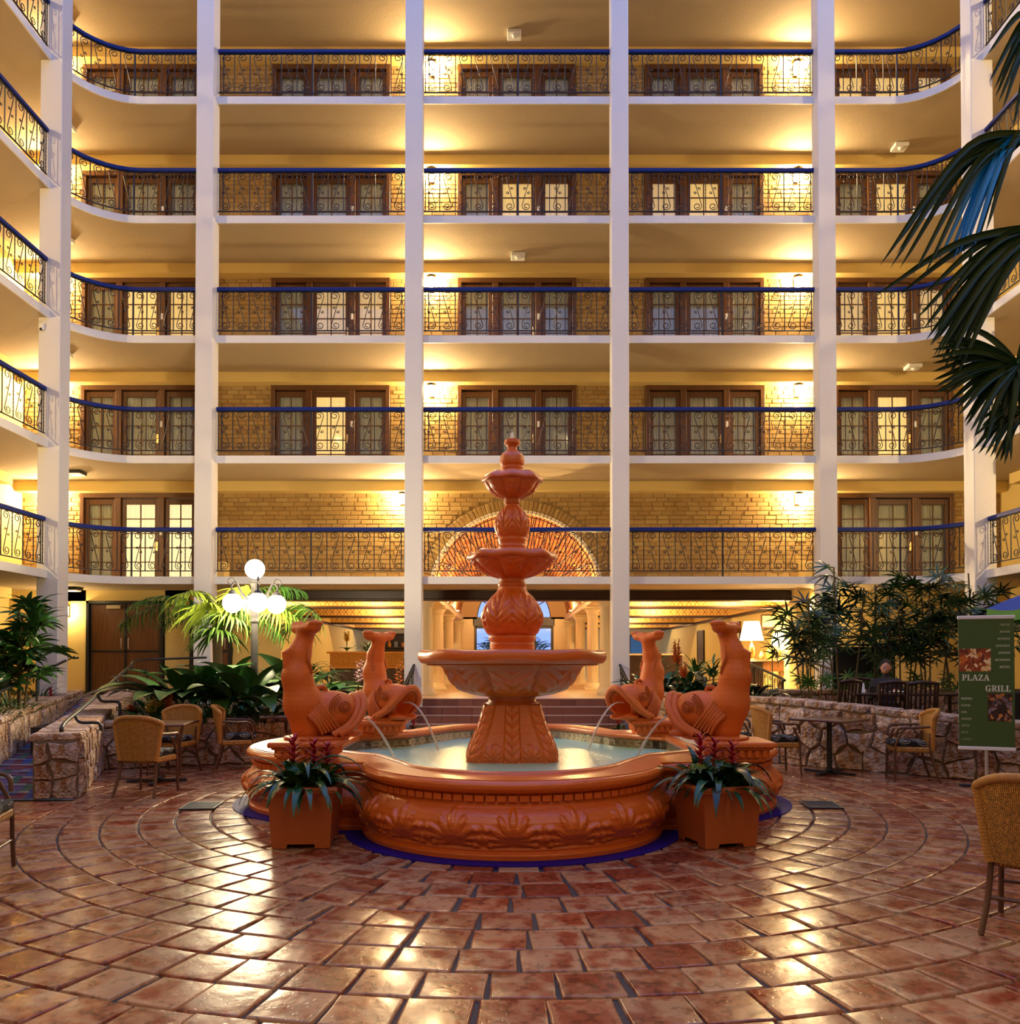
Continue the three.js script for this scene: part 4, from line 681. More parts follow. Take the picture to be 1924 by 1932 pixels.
function makeFish() {
  const t = thing('fish_statue', '', 'statue', [0, 0, 0], 0, 'terracotta fish on the pool corners');
  part(t, 'body', fishGeo, terraMatt);
  const lip = curve([[0.22, 0.04, -0.25], [0.39, 0.13, -0.245], [0.50, 0.26, -0.195], [0.545, 0.37, -0.085], [0.55, 0.39, 0.0], [0.545, 0.37, 0.085], [0.50, 0.26, 0.195], [0.39, 0.13, 0.245], [0.22, 0.04, 0.25]], 40), lip2 = lip.map((p) => V(p.x - 0.06, p.y - 0.005, p.z * 0.99));
  part(t, 'lip', [tube(lip, (u) => 0.042 - 0.014 * abs(u - 0.5), 10), tube(lip2, 0.032, 8)], terraMatt);
  for (const s of [-1, 1]) {
    const sp = []; for (let i = 0; i <= 44; i++) { const a = i / 44 * 5.2 * PI, r = 0.012 + 0.052 * i / 44; sp.push([0.30 + r * cos(a), 0.285 + r * sin(a), s * (0.222 - 0.25 * abs(r * sin(a)) * 0.4 + (0.064 - r) * 0.35)]); }
    part(t, 'eye', [tube(sp, 0.0095, 6), tf(new THREE.SphereGeometry(0.02, 12, 8), 0.30, 0.285, s * 0.232)], terraMatt);
    const ribs = []; for (let i = 0; i < 6; i++) { const k = i / 5; ribs.push(tube(curve([[0.07 - 0.11 * k, 0.345 - 0.12 * k, s * 0.165], [0.12 - 0.1 * k, 0.25 - 0.1 * k, s * 0.215], [0.235 - 0.16 * k, 0.105 - 0.06 * k, s * 0.225]], 10), (u) => 0.027 * (1 - 0.55 * u), 7)); }
    part(t, 'pectoral_fin', ribs, terraMatt);
    const leaf = []; for (let i = 0; i < 4; i++) leaf.push(tube(curve([[-0.02 - 0.02 * i, 0.86 - 0.03 * i, s * 0.085], [-0.03 + 0.008 * i, 0.76 - 0.02 * i, s * 0.112], [0.0 + 0.006 * i, 0.64 - 0.012 * i, s * 0.115]], 8), (u) => 0.018 * (1 - 0.6 * u), 6));
    part(t, 'side_fin', leaf, terraMatt);
    const gill = []; for (let i = 0; i < 3; i++) gill.push(tube(arcPts(0.30, 0.285, 0.095 + i * 0.024, 2.0, 3.7, 12).map(([x, y]) => [x, y, s * (0.222 - (0.30 - x) * 0.14)]), 0.01, 5)); part(t, 'gill', gill, terraMatt);
  }
  part(t, 'crest', [tube(curve([[0.10, 0.40, 0], [0.13, 0.47, 0], [0.19, 0.47, 0], [0.20, 0.43, 0], [0.17, 0.42, 0]], 14), 0.022, 8)], terraMatt);
  part(t, 'dorsal_fin', [tf(extrude([[-0.1, 0.52], [-0.2, 0.60], [-0.215, 0.80], [-0.15, 0.84], [-0.10, 0.76]], 0.03, 0.012), 0, 0, -0.015)], terraMatt);
  part(t, 'plinth', [tf(lathe(spline([[0.22, 0.0], [0.27, 0.012], [0.27, 0.035], [0.2, 0.045], [0.001, 0.045]], 16), 30), 0.12, -0.02, 0, 0, 0, 0, [1.15, 1, 1])], terraMatt);
  const ped = new THREE.Group(); ped.name = 'pedestal'; t.add(ped); ped.rotation.y = -PI / 4;
  part(ped, 'cap', [bx(0.62, 0.05, 0.62, 0.05, -0.035, 0.05, 0.02), bx(0.56, 0.02, 0.56, 0.05, -0.07, 0.05, 0.006)], terraMatt); part(ped, 'block', [bx(0.48, 0.09, 0.48, 0.05, -0.12, 0.05, 0.004), bx(0.46, 0.04, 0.46, 0.05, -0.175, 0.05, 0.012)], terraMatt);
  for (let f = 0; f < 4; f++) for (let i = 0; i < 7; i++) { const d = part(ped, 'dentil', bx(0.042, 0.07, 0.03, 0, 0, 0, 0.005), terraMatt), a = f * PI / 2, u = (i - 3) * 0.07; d.position.set(0.05 + u * cos(a) + 0.25 * sin(a), -0.115, 0.05 - u * sin(a) + 0.25 * cos(a)); d.rotation.y = a; }
  return t;
}
const FISH = [[-1.95, 1.45, 1], [2.02, 1.45, 1], [-1.68, -1.2, -1], [1.72, -1.2, -1]];
{
  const p = makeFish(), lab = ['terracotta fish statue spouting water, nearest the viewer on the left of the pool', 'terracotta fish statue spouting water, nearest the viewer on the right of the pool', 'smaller-looking terracotta fish statue at the back left corner of the pool, mouth visible', 'smaller-looking terracotta fish statue at the back right corner of the pool, mouth visible'];
  FISH.forEach(([x, z], i) => { const o = i ? dup(p) : p; o.position.set(x, 0.815, z); o.rotation.y = atan2(z, -x) ; o.userData.label = lab[i]; const pd = o.children.find((c) => c.name === 'pedestal'); pd.rotation.y = -o.rotation.y; pd.children.forEach((c) => { }); });
  // jets
  FISH.forEach(([x, z], i) => { const l = hypot(x, z), fx = -x / l, fz = -z / l, s = 0.42, e = i < 2 ? 0.98 : 0.98, pts = []; for (let k = 0; k <= 16; k++) { const t = k / 16, d = lerp(s, e, t), y = 1.02 + 0.08 * t * 2 - 0.70 * t * t + (t > 0 ? 0 : 0); pts.push([x + fx * d, max(0.45, y), z + fz * d]); } thingMesh('water_jet', [tube(pts, (u) => 0.009 + 0.006 * u, 7)], spray, `arc of water falling from the mouth of the ${['front left', 'front right', 'rear left', 'rear right'][i]} fish into the pool`, 'water jet', 'water jets of the fish').userData.kind = 'stuff'; });
}
// ---- roll-up banner
{
  const c = document.createElement('canvas'); c.width = 512; c.height = 1152; const x = c.getContext('2d'), r = rng(55);
  x.fillStyle = '#3c5a26'; x.fillRect(0, 0, 512, 1152);
  const food = (X, Y, W, H, pal, n) => { x.save(); x.beginPath(); x.rect(X, Y, W, H); x.clip(); x.fillStyle = pal[0]; x.fillRect(X, Y, W, H); for (let i = 0; i < n; i++) { x.fillStyle = pal[floor(r() * pal.length)]; x.beginPath(); x.ellipse(X + r() * W, Y + r() * H, 10 + r() * 38, 5 + r() * 14, r() * 3, 0, 6.3); x.fill(); } x.restore(); };
  food(8, 268, 290, 205, ['#8a3512', '#d8a050', '#e8cf9a', '#a04a1c', '#c86a20', '#6a2410', '#f0dcb0'], 90);
  food(268, 670, 220, 250, ['#2a1410', '#54201a', '#b06a2c', '#8a7a80', '#3a1a14', '#c88a40', '#6a5a64'], 60);
  x.fillStyle = '#e8eae0'; x.textAlign = 'right'; x.font = 'bold 24px serif';
  ['RELAX', 'RENEW', 'REFRESH', 'REKINDLE', 'REWIND', 'RECHARGE', 'REFUEL'].forEach((w, i) => { x.globalAlpha = 0.62 + 0.05 * i; x.fillText(w, 474, 62 + i * 63); });
  x.globalAlpha = 1; x.font = 'bold 74px serif'; x.textAlign = 'left'; x.fillText('PLAZA', 30, 556); x.textAlign = 'right'; x.fillText('GRILL', 480, 652);
  x.textAlign = 'left'; x.font = 'bold 23px serif'; ['SERVING', 'LUNCH', 'AND', 'DINNER', 'SEVEN', 'DAYS', 'A WEEK'].forEach((w, i) => { x.globalAlpha = 0.95 - 0.08 * i; x.fillText(w, 22, 728 + i * 61); });
  const t = new THREE.CanvasTexture(c); t.colorSpace = THREE.SRGBColorSpace;
  const g = thing('banner_stand', 'green roll-up banner on a white pole advertising a grill, at the right edge', 'banner', [5.78, 0, -0.82], -0.36);
  const W = 0.60, pl = new THREE.PlaneGeometry(W, 1.56); part(g, 'banner_sheet', [tf(pl, 0, 1.27, 0.006)], std([1, 1, 1], 0.5, { map: t })); part(g, 'banner_back', [bx(W, 1.56, 0.004, 0, 1.27, 0, 0.001)], M.paper);
  part(g, 'rail', [bx(W + 0.02, 0.045, 0.03, 0, 2.07, 0, 0.01)], M.paper); part(g, 'rail', [bx(W + 0.02, 0.045, 0.03, 0, 0.47, 0, 0.01)], M.paper);
  part(g, 'pole', [bx(0.035, 2.05, 0.02, 0, 1.03, -0.03)], M.steel); part(g, 'foot', [bx(0.6, 0.02, 0.06, 0, 0.012, -0.03, 0.005), bx(0.06, 0.02, 0.4, 0, 0.012, -0.03, 0.005)], M.black);
}
// ---- small fittings under the walkways
function underSoffit(px, py, k, drop) { let a = 10, b = 24; for (let i = 0; i < 50; i++) { const m = (a + b) / 2; if (P(px, py, m).y < SL(k) - drop) a = m; else b = m; } return P(px, py, (a + b) / 2); }
{
  const sp = thing('emergency_light', '', 'ceiling light', [0, 0, 0], 0, 'square white fittings under the walkways'); part(sp, 'housing', [bx(0.34, 0.09, 0.3, 0, 0, 0, 0.012)], M.paper); part(sp, 'dome', [tf(lathe([[0.001, -0.1], [0.05, -0.09], [0.07, -0.045], [0.001, -0.045]], 16), 0, 0, 0.05)], M.paper);
  const where = [[970, 66, 5, 'under the topmost walkway over the fountain'], [977, 484, 3, 'under the walkway over the fountain, third from the top'], [1697, 278, 4, 'under the walkway at the right corner, behind the upper palm leaf'], [1722, 693, 2, 'under the walkway at the right corner, beside the dark palm leaf'], [125, 240, 4, 'under the walkway at the left corner, second from the top'], [122, 36, 5, 'under the walkway at the left corner, topmost'], [122, 452, 3, 'under the walkway at the left corner, third from the top'], [118, 668, 2, 'under the walkway at the left corner, fourth from the top']];
  where.forEach(([x, y, k, l], i) => { const o = i ? dup(sp) : sp; o.position.copy(underSoffit(x, y, k, 0.05)); o.position.y = SL(k) - 0.045; o.userData.label = 'square white fitting ' + l; });
  const fl = thing('flush_lamp', '', 'ceiling light', [0, 0, 0], 0, 'dark rimmed flush lamps'); part(fl, 'rim', [bx(0.34, 0.07, 0.34, 0, 0, 0, 0.01)], M.black); part(fl, 'lamp_glass', [bx(0.28, 0.05, 0.28, 0, -0.035, 0, 0.015)], std([0.9, 0.8, 0.6], 0.4, { emissive: new THREE.Color().setRGB(1, 0.72, 0.4), emissiveIntensity: 0.7 }));
  [[144, 893, 1, 'over the left corner gallery'], [137, 1112, 0, 'over the wooden double door']].forEach(([x, y, k, l], i) => { const o = i ? dup(fl) : fl; o.position.copy(underSoffit(x, y, k, 0.05)); o.position.y = SL(k) - 0.036; o.userData.label = 'dark rimmed flush ceiling lamp ' + l; const q = o.position; pointLight(q.x, q.y - 0.12, q.z, 0.6, 4); });
  const cam = thing('security_camera', 'little white box fixed to the left corner column', 'box', [0, 0, 0]); part(cam, 'housing', [bx(0.1, 0.13, 0.06, 0, 0, 0, 0.01)], M.paper); part(cam, 'lens', [tf(new THREE.SphereGeometry(0.03, 10, 8), 0, -0.06, 0.02)], M.black); const q = P(78, 616, 17.08); cam.position.set(q.x, q.y, -7.885);  // white box with a lens: a security camera
}
{ // exit signs on the right wing
  const font = await new FontLoader().loadAsync('fonts/droid/droid_sans_bold.typeface.json');
  const tg = new TextGeometry('EXIT', { font, size: 0.125, depth: 0.008, curveSegments: 3, bevelEnabled: false }); tg.computeBoundingBox(); tg.translate(-(tg.boundingBox.max.x) / 2, -0.0625, 0.026);
  const e = thing('exit_sign', '', 'exit sign', [0, 0, 0], 0, 'exit signs of the right wing'); part(e, 'sign_box', [bx(0.44, 0.24, 0.05, 0, 0, 0, 0.01)], std([0.9, 0.85, 0.75], 0.5, { emissive: new THREE.Color().setRGB(1, 0.8, 0.55), emissiveIntensity: 0.7 })); part(e, 'sign_letters', [clean(tg)], std([0.8, 0.04, 0.02], 0.5, { emissive: new THREE.Color().setRGB(1, 0.05, 0.02), emissiveIntensity: 0.6 })); part(e, 'hanger', [bx(0.06, 0.25, 0.03, 0, 0.24, 0)], M.paper);
  for (let k = 0; k < 5; k++) { const o = k ? dup(e) : e; o.position.set(10.62, FL(k) + 2.16, -7.4); o.userData.label = `lit exit sign hanging on the ${STOREY[k]} of the right wing`; }
}
// ---- garden umbrella reaching in from the right
{
  const cols = [[0.10, 0.28, 0.05], [0.02, 0.07, 0.35]].map((c) => std(c, 0.8)), g = thing('garden_umbrella', 'green and blue garden umbrella reaching in at the right edge behind the banner', 'umbrella', [8.3, 0.27, -2.4]);
  for (let i = 0; i < 8; i++) { const a0 = i * PI / 4 + 0.3, a1 = a0 + PI / 4, q = surf(6, 6, (u, v) => { const r = 0.06 + 1.35 * v, s = sin(PI * u) * 0.06 * v, a = lerp(a0, a1, u), k = cos(PI / 8) / cos(lerp(-PI / 8, PI / 8, u)); return [r * k * cos(a), 2.45 - 0.42 * v * v * 0.6 - 0.42 * v * 0.4 - s, r * k * sin(a)]; }); part(g, 'canopy_panel', q, cols[i % 2]); const va = surf(4, 1, (u, v) => { const a = lerp(a0, a1, u), k = cos(PI / 8) / cos(lerp(-PI / 8, PI / 8, u)), r = 1.41; return [r * k * cos(a), 2.03 - sin(PI * u) * 0.06 - 0.14 * v, r * k * sin(a)]; }); part(g, 'valance', va, cols[(i + 1) % 2]); part(g, 'rib', [tube([[0.03 * cos(a0), 2.42, 0.03 * sin(a0)], [1.39 * cos(a0), 2.01, 1.39 * sin(a0)]], 0.008, 5)], M.midWood); }
  part(g, 'pole', [tf(new THREE.CylinderGeometry(0.022, 0.022, 2.5, 12), 0, 1.25, 0)], M.midWood); part(g, 'base', [lathe([[0.001, 0.06], [0.2, 0.05], [0.24, 0.0], [0.001, 0.0]], 20)], M.black);
}
// ---- terrace: dark slatted chairs, table, diner
const TY = 0.275;
function slatChair() {
  const t = thing('slat_chair', '', 'chair', [0, 0, 0], 0, 'dark slatted chairs of the terrace');
  part(t, 'seat', [bx(0.44, 0.03, 0.44, 0, 0.45, 0.01, 0.012)], M.darkWood);
  for (const s of [-1, 1]) { part(t, 'leg', [bx(0.035, 0.45, 0.035, s * 0.19, 0.225, 0.19)], M.darkWood); part(t, 'leg', [tube([[s * 0.19, 0, -0.22], [s * 0.19, 0.45, -0.2], [s * 0.2, 0.95, -0.28]], 0.02, 6)], M.darkWood); }
  part(t, 'top_rail', [tube(curve([[-0.2, 0.93, -0.275], [0, 0.955, -0.31], [0.2, 0.93, -0.275]], 8), 0.03, 6)], M.darkWood);
  for (let i = 0; i < 6; i++) { const x = (i - 2.5) * 0.062; part(t, 'slat', [bx(0.03, 0.46, 0.012, x, 0.70, -0.255, 0.003, 0, -0.16)], M.darkWood); }
  return t;
}
{
  const c = slatChair(); [[5.15, -3.75, PI + 0.3, 'dark slatted chair standing alone near the low stone wall of the terrace'], [5.62, -3.1, PI - 0.1, 'dark slatted chair left of the two before the diner'], [5.95, -2.85, PI - 0.2, 'dark slatted chair right before the diner, its back to the wall'], [7.2, -3.35, PI - 0.3, 'dark slatted chair at the right end of the terrace table'], [6.0, -4.6, 0, 'dark slatted chair under the seated diner']].forEach(([x, z, r, l], i) => { const o = i ? dup(c) : c; o.position.set(x, TY, z); o.rotation.y = r; o.userData.label = l; });
  const t = thing('terrace_table', 'long dark wooden table where the man sits, set with small dishes', 'table', [6.25, TY, -3.85]); part(t, 'tabletop', [bx(1.9, 0.035, 0.7, 0, 0.735, 0, 0.01)], M.darkWood); for (const [x, z] of [[-0.85, -0.28], [0.85, -0.28], [-0.85, 0.28], [0.85, 0.28]]) part(t, 'leg', [bx(0.05, 0.72, 0.05, x, 0.36, z)], M.darkWood);
  const yy = TY + 0.754;
  thing('napkin_card', 'folded white card standing on the terrace table', 'card', [5.55, yy, -3.85]).add(...[(() => { const m = dress(new THREE.Mesh(merge([bx(0.09, 0.16, 0.003, 0, 0.08, 0.025, 0.001, 0, -0.3), bx(0.09, 0.16, 0.003, 0, 0.08, -0.025, 0.001, 0, 0.3)]), M.paper)); m.name = 'sheet'; return m; })()]);
  const pl = thing('dinner_plate', 'white plate with food before the seated man', 'plate', [6.1, yy, -3.78]); part(pl, 'dish', [lathe([[0.001, 0.0], [0.09, 0.003], [0.13, 0.018], [0.128, 0.024], [0.09, 0.01], [0.001, 0.008]], 24)], M.paper); part(pl, 'food', [tf(new THREE.SphereGeometry(0.06, 12, 8), 0, 0.015, 0, 0, 0, 0, [1, 0.5, 0.8])], std([0.7, 0.5, 0.12], 0.6));
  const gl = thing('water_glass', 'clear water glass on the terrace table beside the plate', 'glass', [6.32, yy, -3.8]); part(gl, 'bowl', [lathe([[0.028, 0], [0.034, 0.12], [0.031, 0.12], [0.026, 0.006], [0.001, 0.006]], 16)], M.glass);
  const ct = thing('menu_holder', 'small dark menu holder on the terrace table', 'holder', [5.75, yy, -3.9]); part(ct, 'board', [bx(0.1, 0.1, 0.02, 0, 0.05, 0)], M.black);
  const sc = thing('screen_panel', 'black folding screen panel behind the seated man', 'screen', [6.75, 0.9, -6.55]); part(sc, 'panel', [bx(1.15, 0.9, 0.03, 0, 0.45, 0, 0.006)], M.black); part(sc, 'frame', [bx(0.04, 0.96, 0.05, -0.58, 0.48, 0), bx(0.04, 0.96, 0.05, 0.58, 0.48, 0), bx(1.2, 0.04, 0.05, 0, 0.94, 0)], M.black);
  slopeRail2('wrought iron rail beside the banner on the terrace', 7.05, -2.55, 7.6, -2.3, TY, 0.8);
}
function slopeRail2(label, x0, z0, x1, z1, y, h) { const g = thing('terrace_rail', label, 'railing'); part(g, 'handrail', [tube([[x0, y + h, z0], [x1, y + h, z1]], 0.022, 8)], M.iron); part(g, 'bottom_bar', [tube([[x0, y + 0.1, z0], [x1, y + 0.1, z1]], 0.013, 6)], M.iron); for (let i = 0; i <= 6; i++) { const t = i / 6, x = lerp(x0, x1, t), z = lerp(z0, z1, t); part(g, 'bar', [tube([[x, y, z], [x, y + h, z]], 0.01, 5)], M.iron); if (i < 6) part(g, 'scroll', [tube(scrollPath(i % 2 ? 1 : -1).map(([u, v]) => [lerp(x0, x1, t + 1 / 12) + u * 0.4, y + 0.1 + v * 0.68, lerp(z0, z1, t + 1 / 12)]), 0.006, 4)], M.iron); } }
{ // the diner: head turned to his right, forearms on the table
  const g = thing('person', 'man with short dark hair in a dark shirt sitting at the terrace table, looking left', 'person', [6.24, TY, -4.5], -0.35);
  const S = (x, y, z) => { let d = capsule(x, y, z, [0, 0.5, 0], [0, 0.78, 0.01], 0.155, 0.15); d = smin(d, ellipsoid(x, y, z, [0, 0.86, 0.0], [0.21, 0.13, 0.12]), 0.06); for (const s of [-1, 1]) { d = smin(d, capsule(x, y, z, [s * 0.18, 0.90, 0], [s * 0.25, 0.65, 0.06], 0.068, 0.052), 0.04); d = smin(d, capsule(x, y, z, [s * 0.25, 0.65, 0.06], [s * 0.13, 0.78, 0.33], 0.05, 0.038), 0.03); d = smin(d, capsule(x, y, z, [s * 0.09, 0.52, 0.02], [s * 0.12, 0.50, 0.42], 0.09, 0.068), 0.03); d = smin(d, capsule(x, y, z, [s * 0.12, 0.50, 0.42], [s * 0.12, 0.08, 0.40], 0.066, 0.045), 0.02); d = smin(d, ellipsoid(x, y, z, [s * 0.12, 0.045, 0.46], [0.05, 0.045, 0.13]), 0.02); } return smin(d, capsule(x, y, z, [0, 0.95, 0.0], [-0.005, 1.06, 0.015], 0.058, 0.054), 0.03); };
  const H = (x, y, z) => { let d = ellipsoid(x, y, z, [-0.005, 1.165, 0.02], [0.078, 0.112, 0.098]); d = smin(d, ellipsoid(x, y, z, [-0.02, 1.10, 0.055], [0.052, 0.055, 0.055]), 0.03); d = smin(d, capsule(x, y, z, [-0.045, 1.165, 0.112], [-0.055, 1.135, 0.130], 0.010, 0.014), 0.012); for (const s of [-1, 1]) d = smin(d, ellipsoid(x, y, z, [s * 0.082, 1.15, 0.0], [0.012, 0.03, 0.02]), 0.008); for (const e of [-0.068, 0.012]) d = max(d, -ellipsoid(x, y, z, [e, 1.172, 0.122 - abs(e + 0.03) * 0.3], [0.016, 0.009, 0.012])); d = max(d, -ellipsoid(x, y, z, [-0.04, 1.098, 0.128], [0.024, 0.005, 0.01])); return d; };
  const hands = (x, y, z) => { let d = 1; for (const s of [-1, 1]) { d = min(d, ellipsoid(x, y, z, [s * 0.11, 0.785, 0.38], [0.036, 0.018, 0.048])); for (let i = 0; i < 4; i++) d = smin(d, capsule(x, y, z, [s * (0.135 - 0.018 * i), 0.785, 0.41], [s * (0.13 - 0.02 * i), 0.772, 0.465 + (i === 1 || i === 2 ? 0.012 : 0)], 0.009, 0.0075), 0.006); d = smin(d, capsule(x, y, z, [s * 0.08, 0.785, 0.37], [s * 0.055, 0.78, 0.42], 0.011, 0.009), 0.008); } return d; };
  const skin = std([0.56, 0.28, 0.19], 0.5), b = field(64, V(-0.34, -0.02, -0.2), V(0.34, 1.12, 0.62), S);
  part(g, 'body', [b], std([0.016, 0.014, 0.02], 0.8), 'dark shirt and trousers');
  part(g, 'head', [field(60, V(-0.12, 0.98, -0.11), V(0.12, 1.3, 0.16), (x, y, z) => min(H(x, y, z), capsule(x, y, z, [0, 0.99, 0.005], [-0.005, 1.07, 0.015], 0.05, 0.05))), field(56, V(-0.18, 0.74, 0.3), V(0.18, 0.83, 0.5), hands)], skin);
  part(g, 'hair', [field(48, V(-0.12, 1.1, -0.12), V(0.12, 1.32, 0.14), (x, y, z) => max(ellipsoid(x, y, z, [-0.004, 1.175, 0.008], [0.089, 0.117, 0.104]), -(y - 1.12 - max(0, z + 0.02) * 0.75)))], std([0.02, 0.013, 0.01], 0.8));
}
// ---------------------------------------------------------------- stone walls, beds, ramp
const rockMap = tex(512, 512, (u, v) => { const n = fbm(u * 5, v * 5, 131, 5, 5), q = fbm(u * 22, v * 22, 137, 4, 22), st = sstep(0.55, 0.7, fbm(u * 9, v * 9, 141, 4, 9)); const k = 0.55 + 0.55 * n + 0.25 * (q - 0.5); return [k * lerp(1, 0.85, st), k * lerp(0.97, 0.68, st), k * lerp(0.94, 0.48, st)]; }), rockB = tex(512, 512, (u, v) => grey(0.6 * fbm(u * 6, v * 6, 151, 5, 6) + 0.4 * abs(2 * fbm(u * 14, v * 14, 157, 4, 14) - 1)), { srgb: false }); rockMap.repeat.set(1.6, 1.6); rockB.repeat.set(1.6, 1.6);
const stoneM = [[0.46, 0.35, 0.27], [0.38, 0.28, 0.21], [0.52, 0.43, 0.37], [0.36, 0.23, 0.15], [0.43, 0.34, 0.30]].map((c) => std(c.map((x) => x * 1.75), 0.75, { map: rockMap, bumpMap: rockB, bumpScale: 0.09 }));
const jointM = std([0.17, 0.11, 0.065], 0.9, { bumpMap: stucco, bumpScale: 0.01 });
function clipCell(site, sites, box) { let poly = box.slice(); for (const o of sites) { if (o === site) continue; const mx = (site[0] + o[0]) / 2, my = (site[1] + o[1]) / 2, nx = o[0] - site[0], ny = o[1] - site[1]; if (hypot(nx, ny) > 1.4) continue; const out = []; for (let i = 0; i < poly.length; i++) { const a = poly[i], b = poly[(i + 1) % poly.length], da = (a[0] - mx) * nx + (a[1] - my) * ny, db = (b[0] - mx) * nx + (b[1] - my) * ny; if (da <= 0) out.push(a); if (da * db < 0) { const t = da / (da - db); out.push([lerp(a[0], b[0], t), lerp(a[1], b[1], t)]); } } poly = out; if (poly.length < 3) break; } return poly; }
function stoneWall(name, pts, { y0 = 0, top, thick = 0.35, sizes = [0.32, 0.24], side = 1, seed = 1, caps = true, y0f = null }) {
  // pts run so that the seen face lies to the right of the way (side = 1); top(s) gives the height
  const w = struct(name), r = rng(seed), pm = pathMap(pts), L = pm.L, tp = (s) => typeof top === 'function' ? top(s / L) : top, bt = (s) => y0f ? y0f(s / L) : y0;
  const frame = (s) => { const a = pm.at(max(0, s - 0.05), 0), b = pm.at(min(L, s + 0.05), 0), l = hypot(b[0] - a[0], b[2] - a[2]); return [(b[0] - a[0]) / l, (b[2] - a[2]) / l]; };
  const place = (s, y, o) => { const p = pm.at(s, y), [dx, dz] = frame(s); return [p[0] - dz * side * o, y, p[2] + dx * side * o]; };
  const N = max(4, Math.ceil(L / 0.3)), core = []; // core
  for (let i = 0; i < N; i++) { const a = L * i / N, b = L * (i + 1) / N, f = (s, y, o) => place(s, y, o); const cb = caps ? 0.07 : 0; core.push([f(a, bt(a), 0), f(b, bt(b), 0), f(b, tp(b) - cb, 0), f(a, tp(a) - cb, 0)], [f(b, bt(b), -thick), f(a, bt(a), -thick), f(a, tp(a) - cb, -thick), f(b, tp(b) - cb, -thick)], [f(a, tp(a) - cb, 0), f(b, tp(b) - cb, 0), f(b, tp(b) - cb, -thick), f(a, tp(a) - cb, -thick)]); if (i === 0) core.push([f(a, bt(a), -thick), f(a, bt(a), 0), f(a, tp(a) - cb, 0), f(a, tp(a) - cb, -thick)]); if (i === N - 1) core.push([f(b, bt(b), 0), f(b, bt(b), -thick), f(b, tp(b) - cb, -thick), f(b, tp(b) - cb, 0)]); }
  part(w, 'core', fromQuads(core), jointM);
  const sheet = (len, hgt0, hgt1, put, sw, sh) => { // irregular stones over a strip
    const H = hgt1 - hgt0, rows = max(1, Math.round(H / sh)), sites = [];
    for (let j = 0; j < rows; j++) { const n = max(1, Math.round(len / (sw * (0.8 + 0.5 * r())))); for (let i = 0; i < n; i++) sites.push([(i + 0.5 + (r() - 0.5) * 0.75 + (j % 2) * 0.35) * len / n, hgt0 + (j + 0.5 + (r() - 0.5) * 0.65) * H / rows]); }
    for (const st of sites) {
      let poly = clipCell(st, sites, [[0.004, hgt0], [len - 0.004, hgt0], [len - 0.004, hgt1], [0.004, hgt1]]); if (poly.length < 3) continue;
      const cx = poly.reduce((a, p) => a + p[0], 0) / poly.length, cy = poly.reduce((a, p) => a + p[1], 0) / poly.length;
      let ar = 0; poly.forEach((p, i) => { const q = poly[(i + 1) % poly.length]; ar += p[0] * q[1] - q[0] * p[1]; }); if (abs(ar) < 0.004) continue;
      const inset = (p, m) => { const d = hypot(p[0] - cx, p[1] - cy), k = max(0.2, (d - m) / d); return [cx + (p[0] - cx) * k, cy + (p[1] - cy) * k]; };
      const rough = poly.flatMap((p, i) => { const q = poly[(i + 1) % poly.length]; return [p, [lerp(p[0], q[0], 0.5) + (r() - 0.5) * 0.05, lerp(p[1], q[1], 0.5) + (r() - 0.5) * 0.05]]; });
      const o = rough.map((p) => inset(p, 0.008)), m = rough.map((p) => inset(p, 0.026)), d = 0.028 + r() * 0.03, tx = (r() - 0.5) * 0.12, ty = (r() - 0.5) * 0.12;
      const c3 = put(cx, cy, 0), rel = (p, dd) => { const a = put(p[0], p[1], dd); return [a[0] - c3[0], a[1] - c3[1], a[2] - c3[2]]; }, q = [], top2 = m.map((p) => rel(p, d + tx * (p[0] - cx) + ty * (p[1] - cy) + (r() - 0.5) * 0.01)), low = o.map((p) => rel(p, -0.01)), mid = rel([cx, cy], d + 0.012);
      for (let i = 0; i < o.length; i++) { const k = (i + 1) % o.length; q.push([low[i], low[k], top2[k], top2[i]], [top2[i], top2[k], mid]); }
      const s = part(w, 'stone', fromQuads(q), stoneM[floor(r() * 5)]); s.position.set(...c3);
    }
  };
  const parts = max(1, Math.round(L / 2.4));
  for (let i = 0; i < parts; i++) { const a = L * i / parts, b = L * (i + 1) / parts, m = (a + b) / 2; sheet(b - a, bt(m), tp(m) - (caps ? 0.08 : 0), (s, y, o) => { const k = (y - bt(m)) / (tp(m) - bt(m)); return place(a + s, lerp(bt(a + s), tp(a + s), k), o); }, sizes[0], sizes[1]); }
  for (const e of [0, L]) { const [dx, dz] = frame(e), sgn = e ? 1 : -1; sheet(thick, bt(e), tp(e) - (caps ? 0.08 : 0), (s, y, o) => { const p = place(e, y, -(e ? s : thick - s)); return [p[0] + dx * sgn * o, y, p[2] + dz * sgn * o]; }, sizes[0] * 0.8, sizes[1]); }
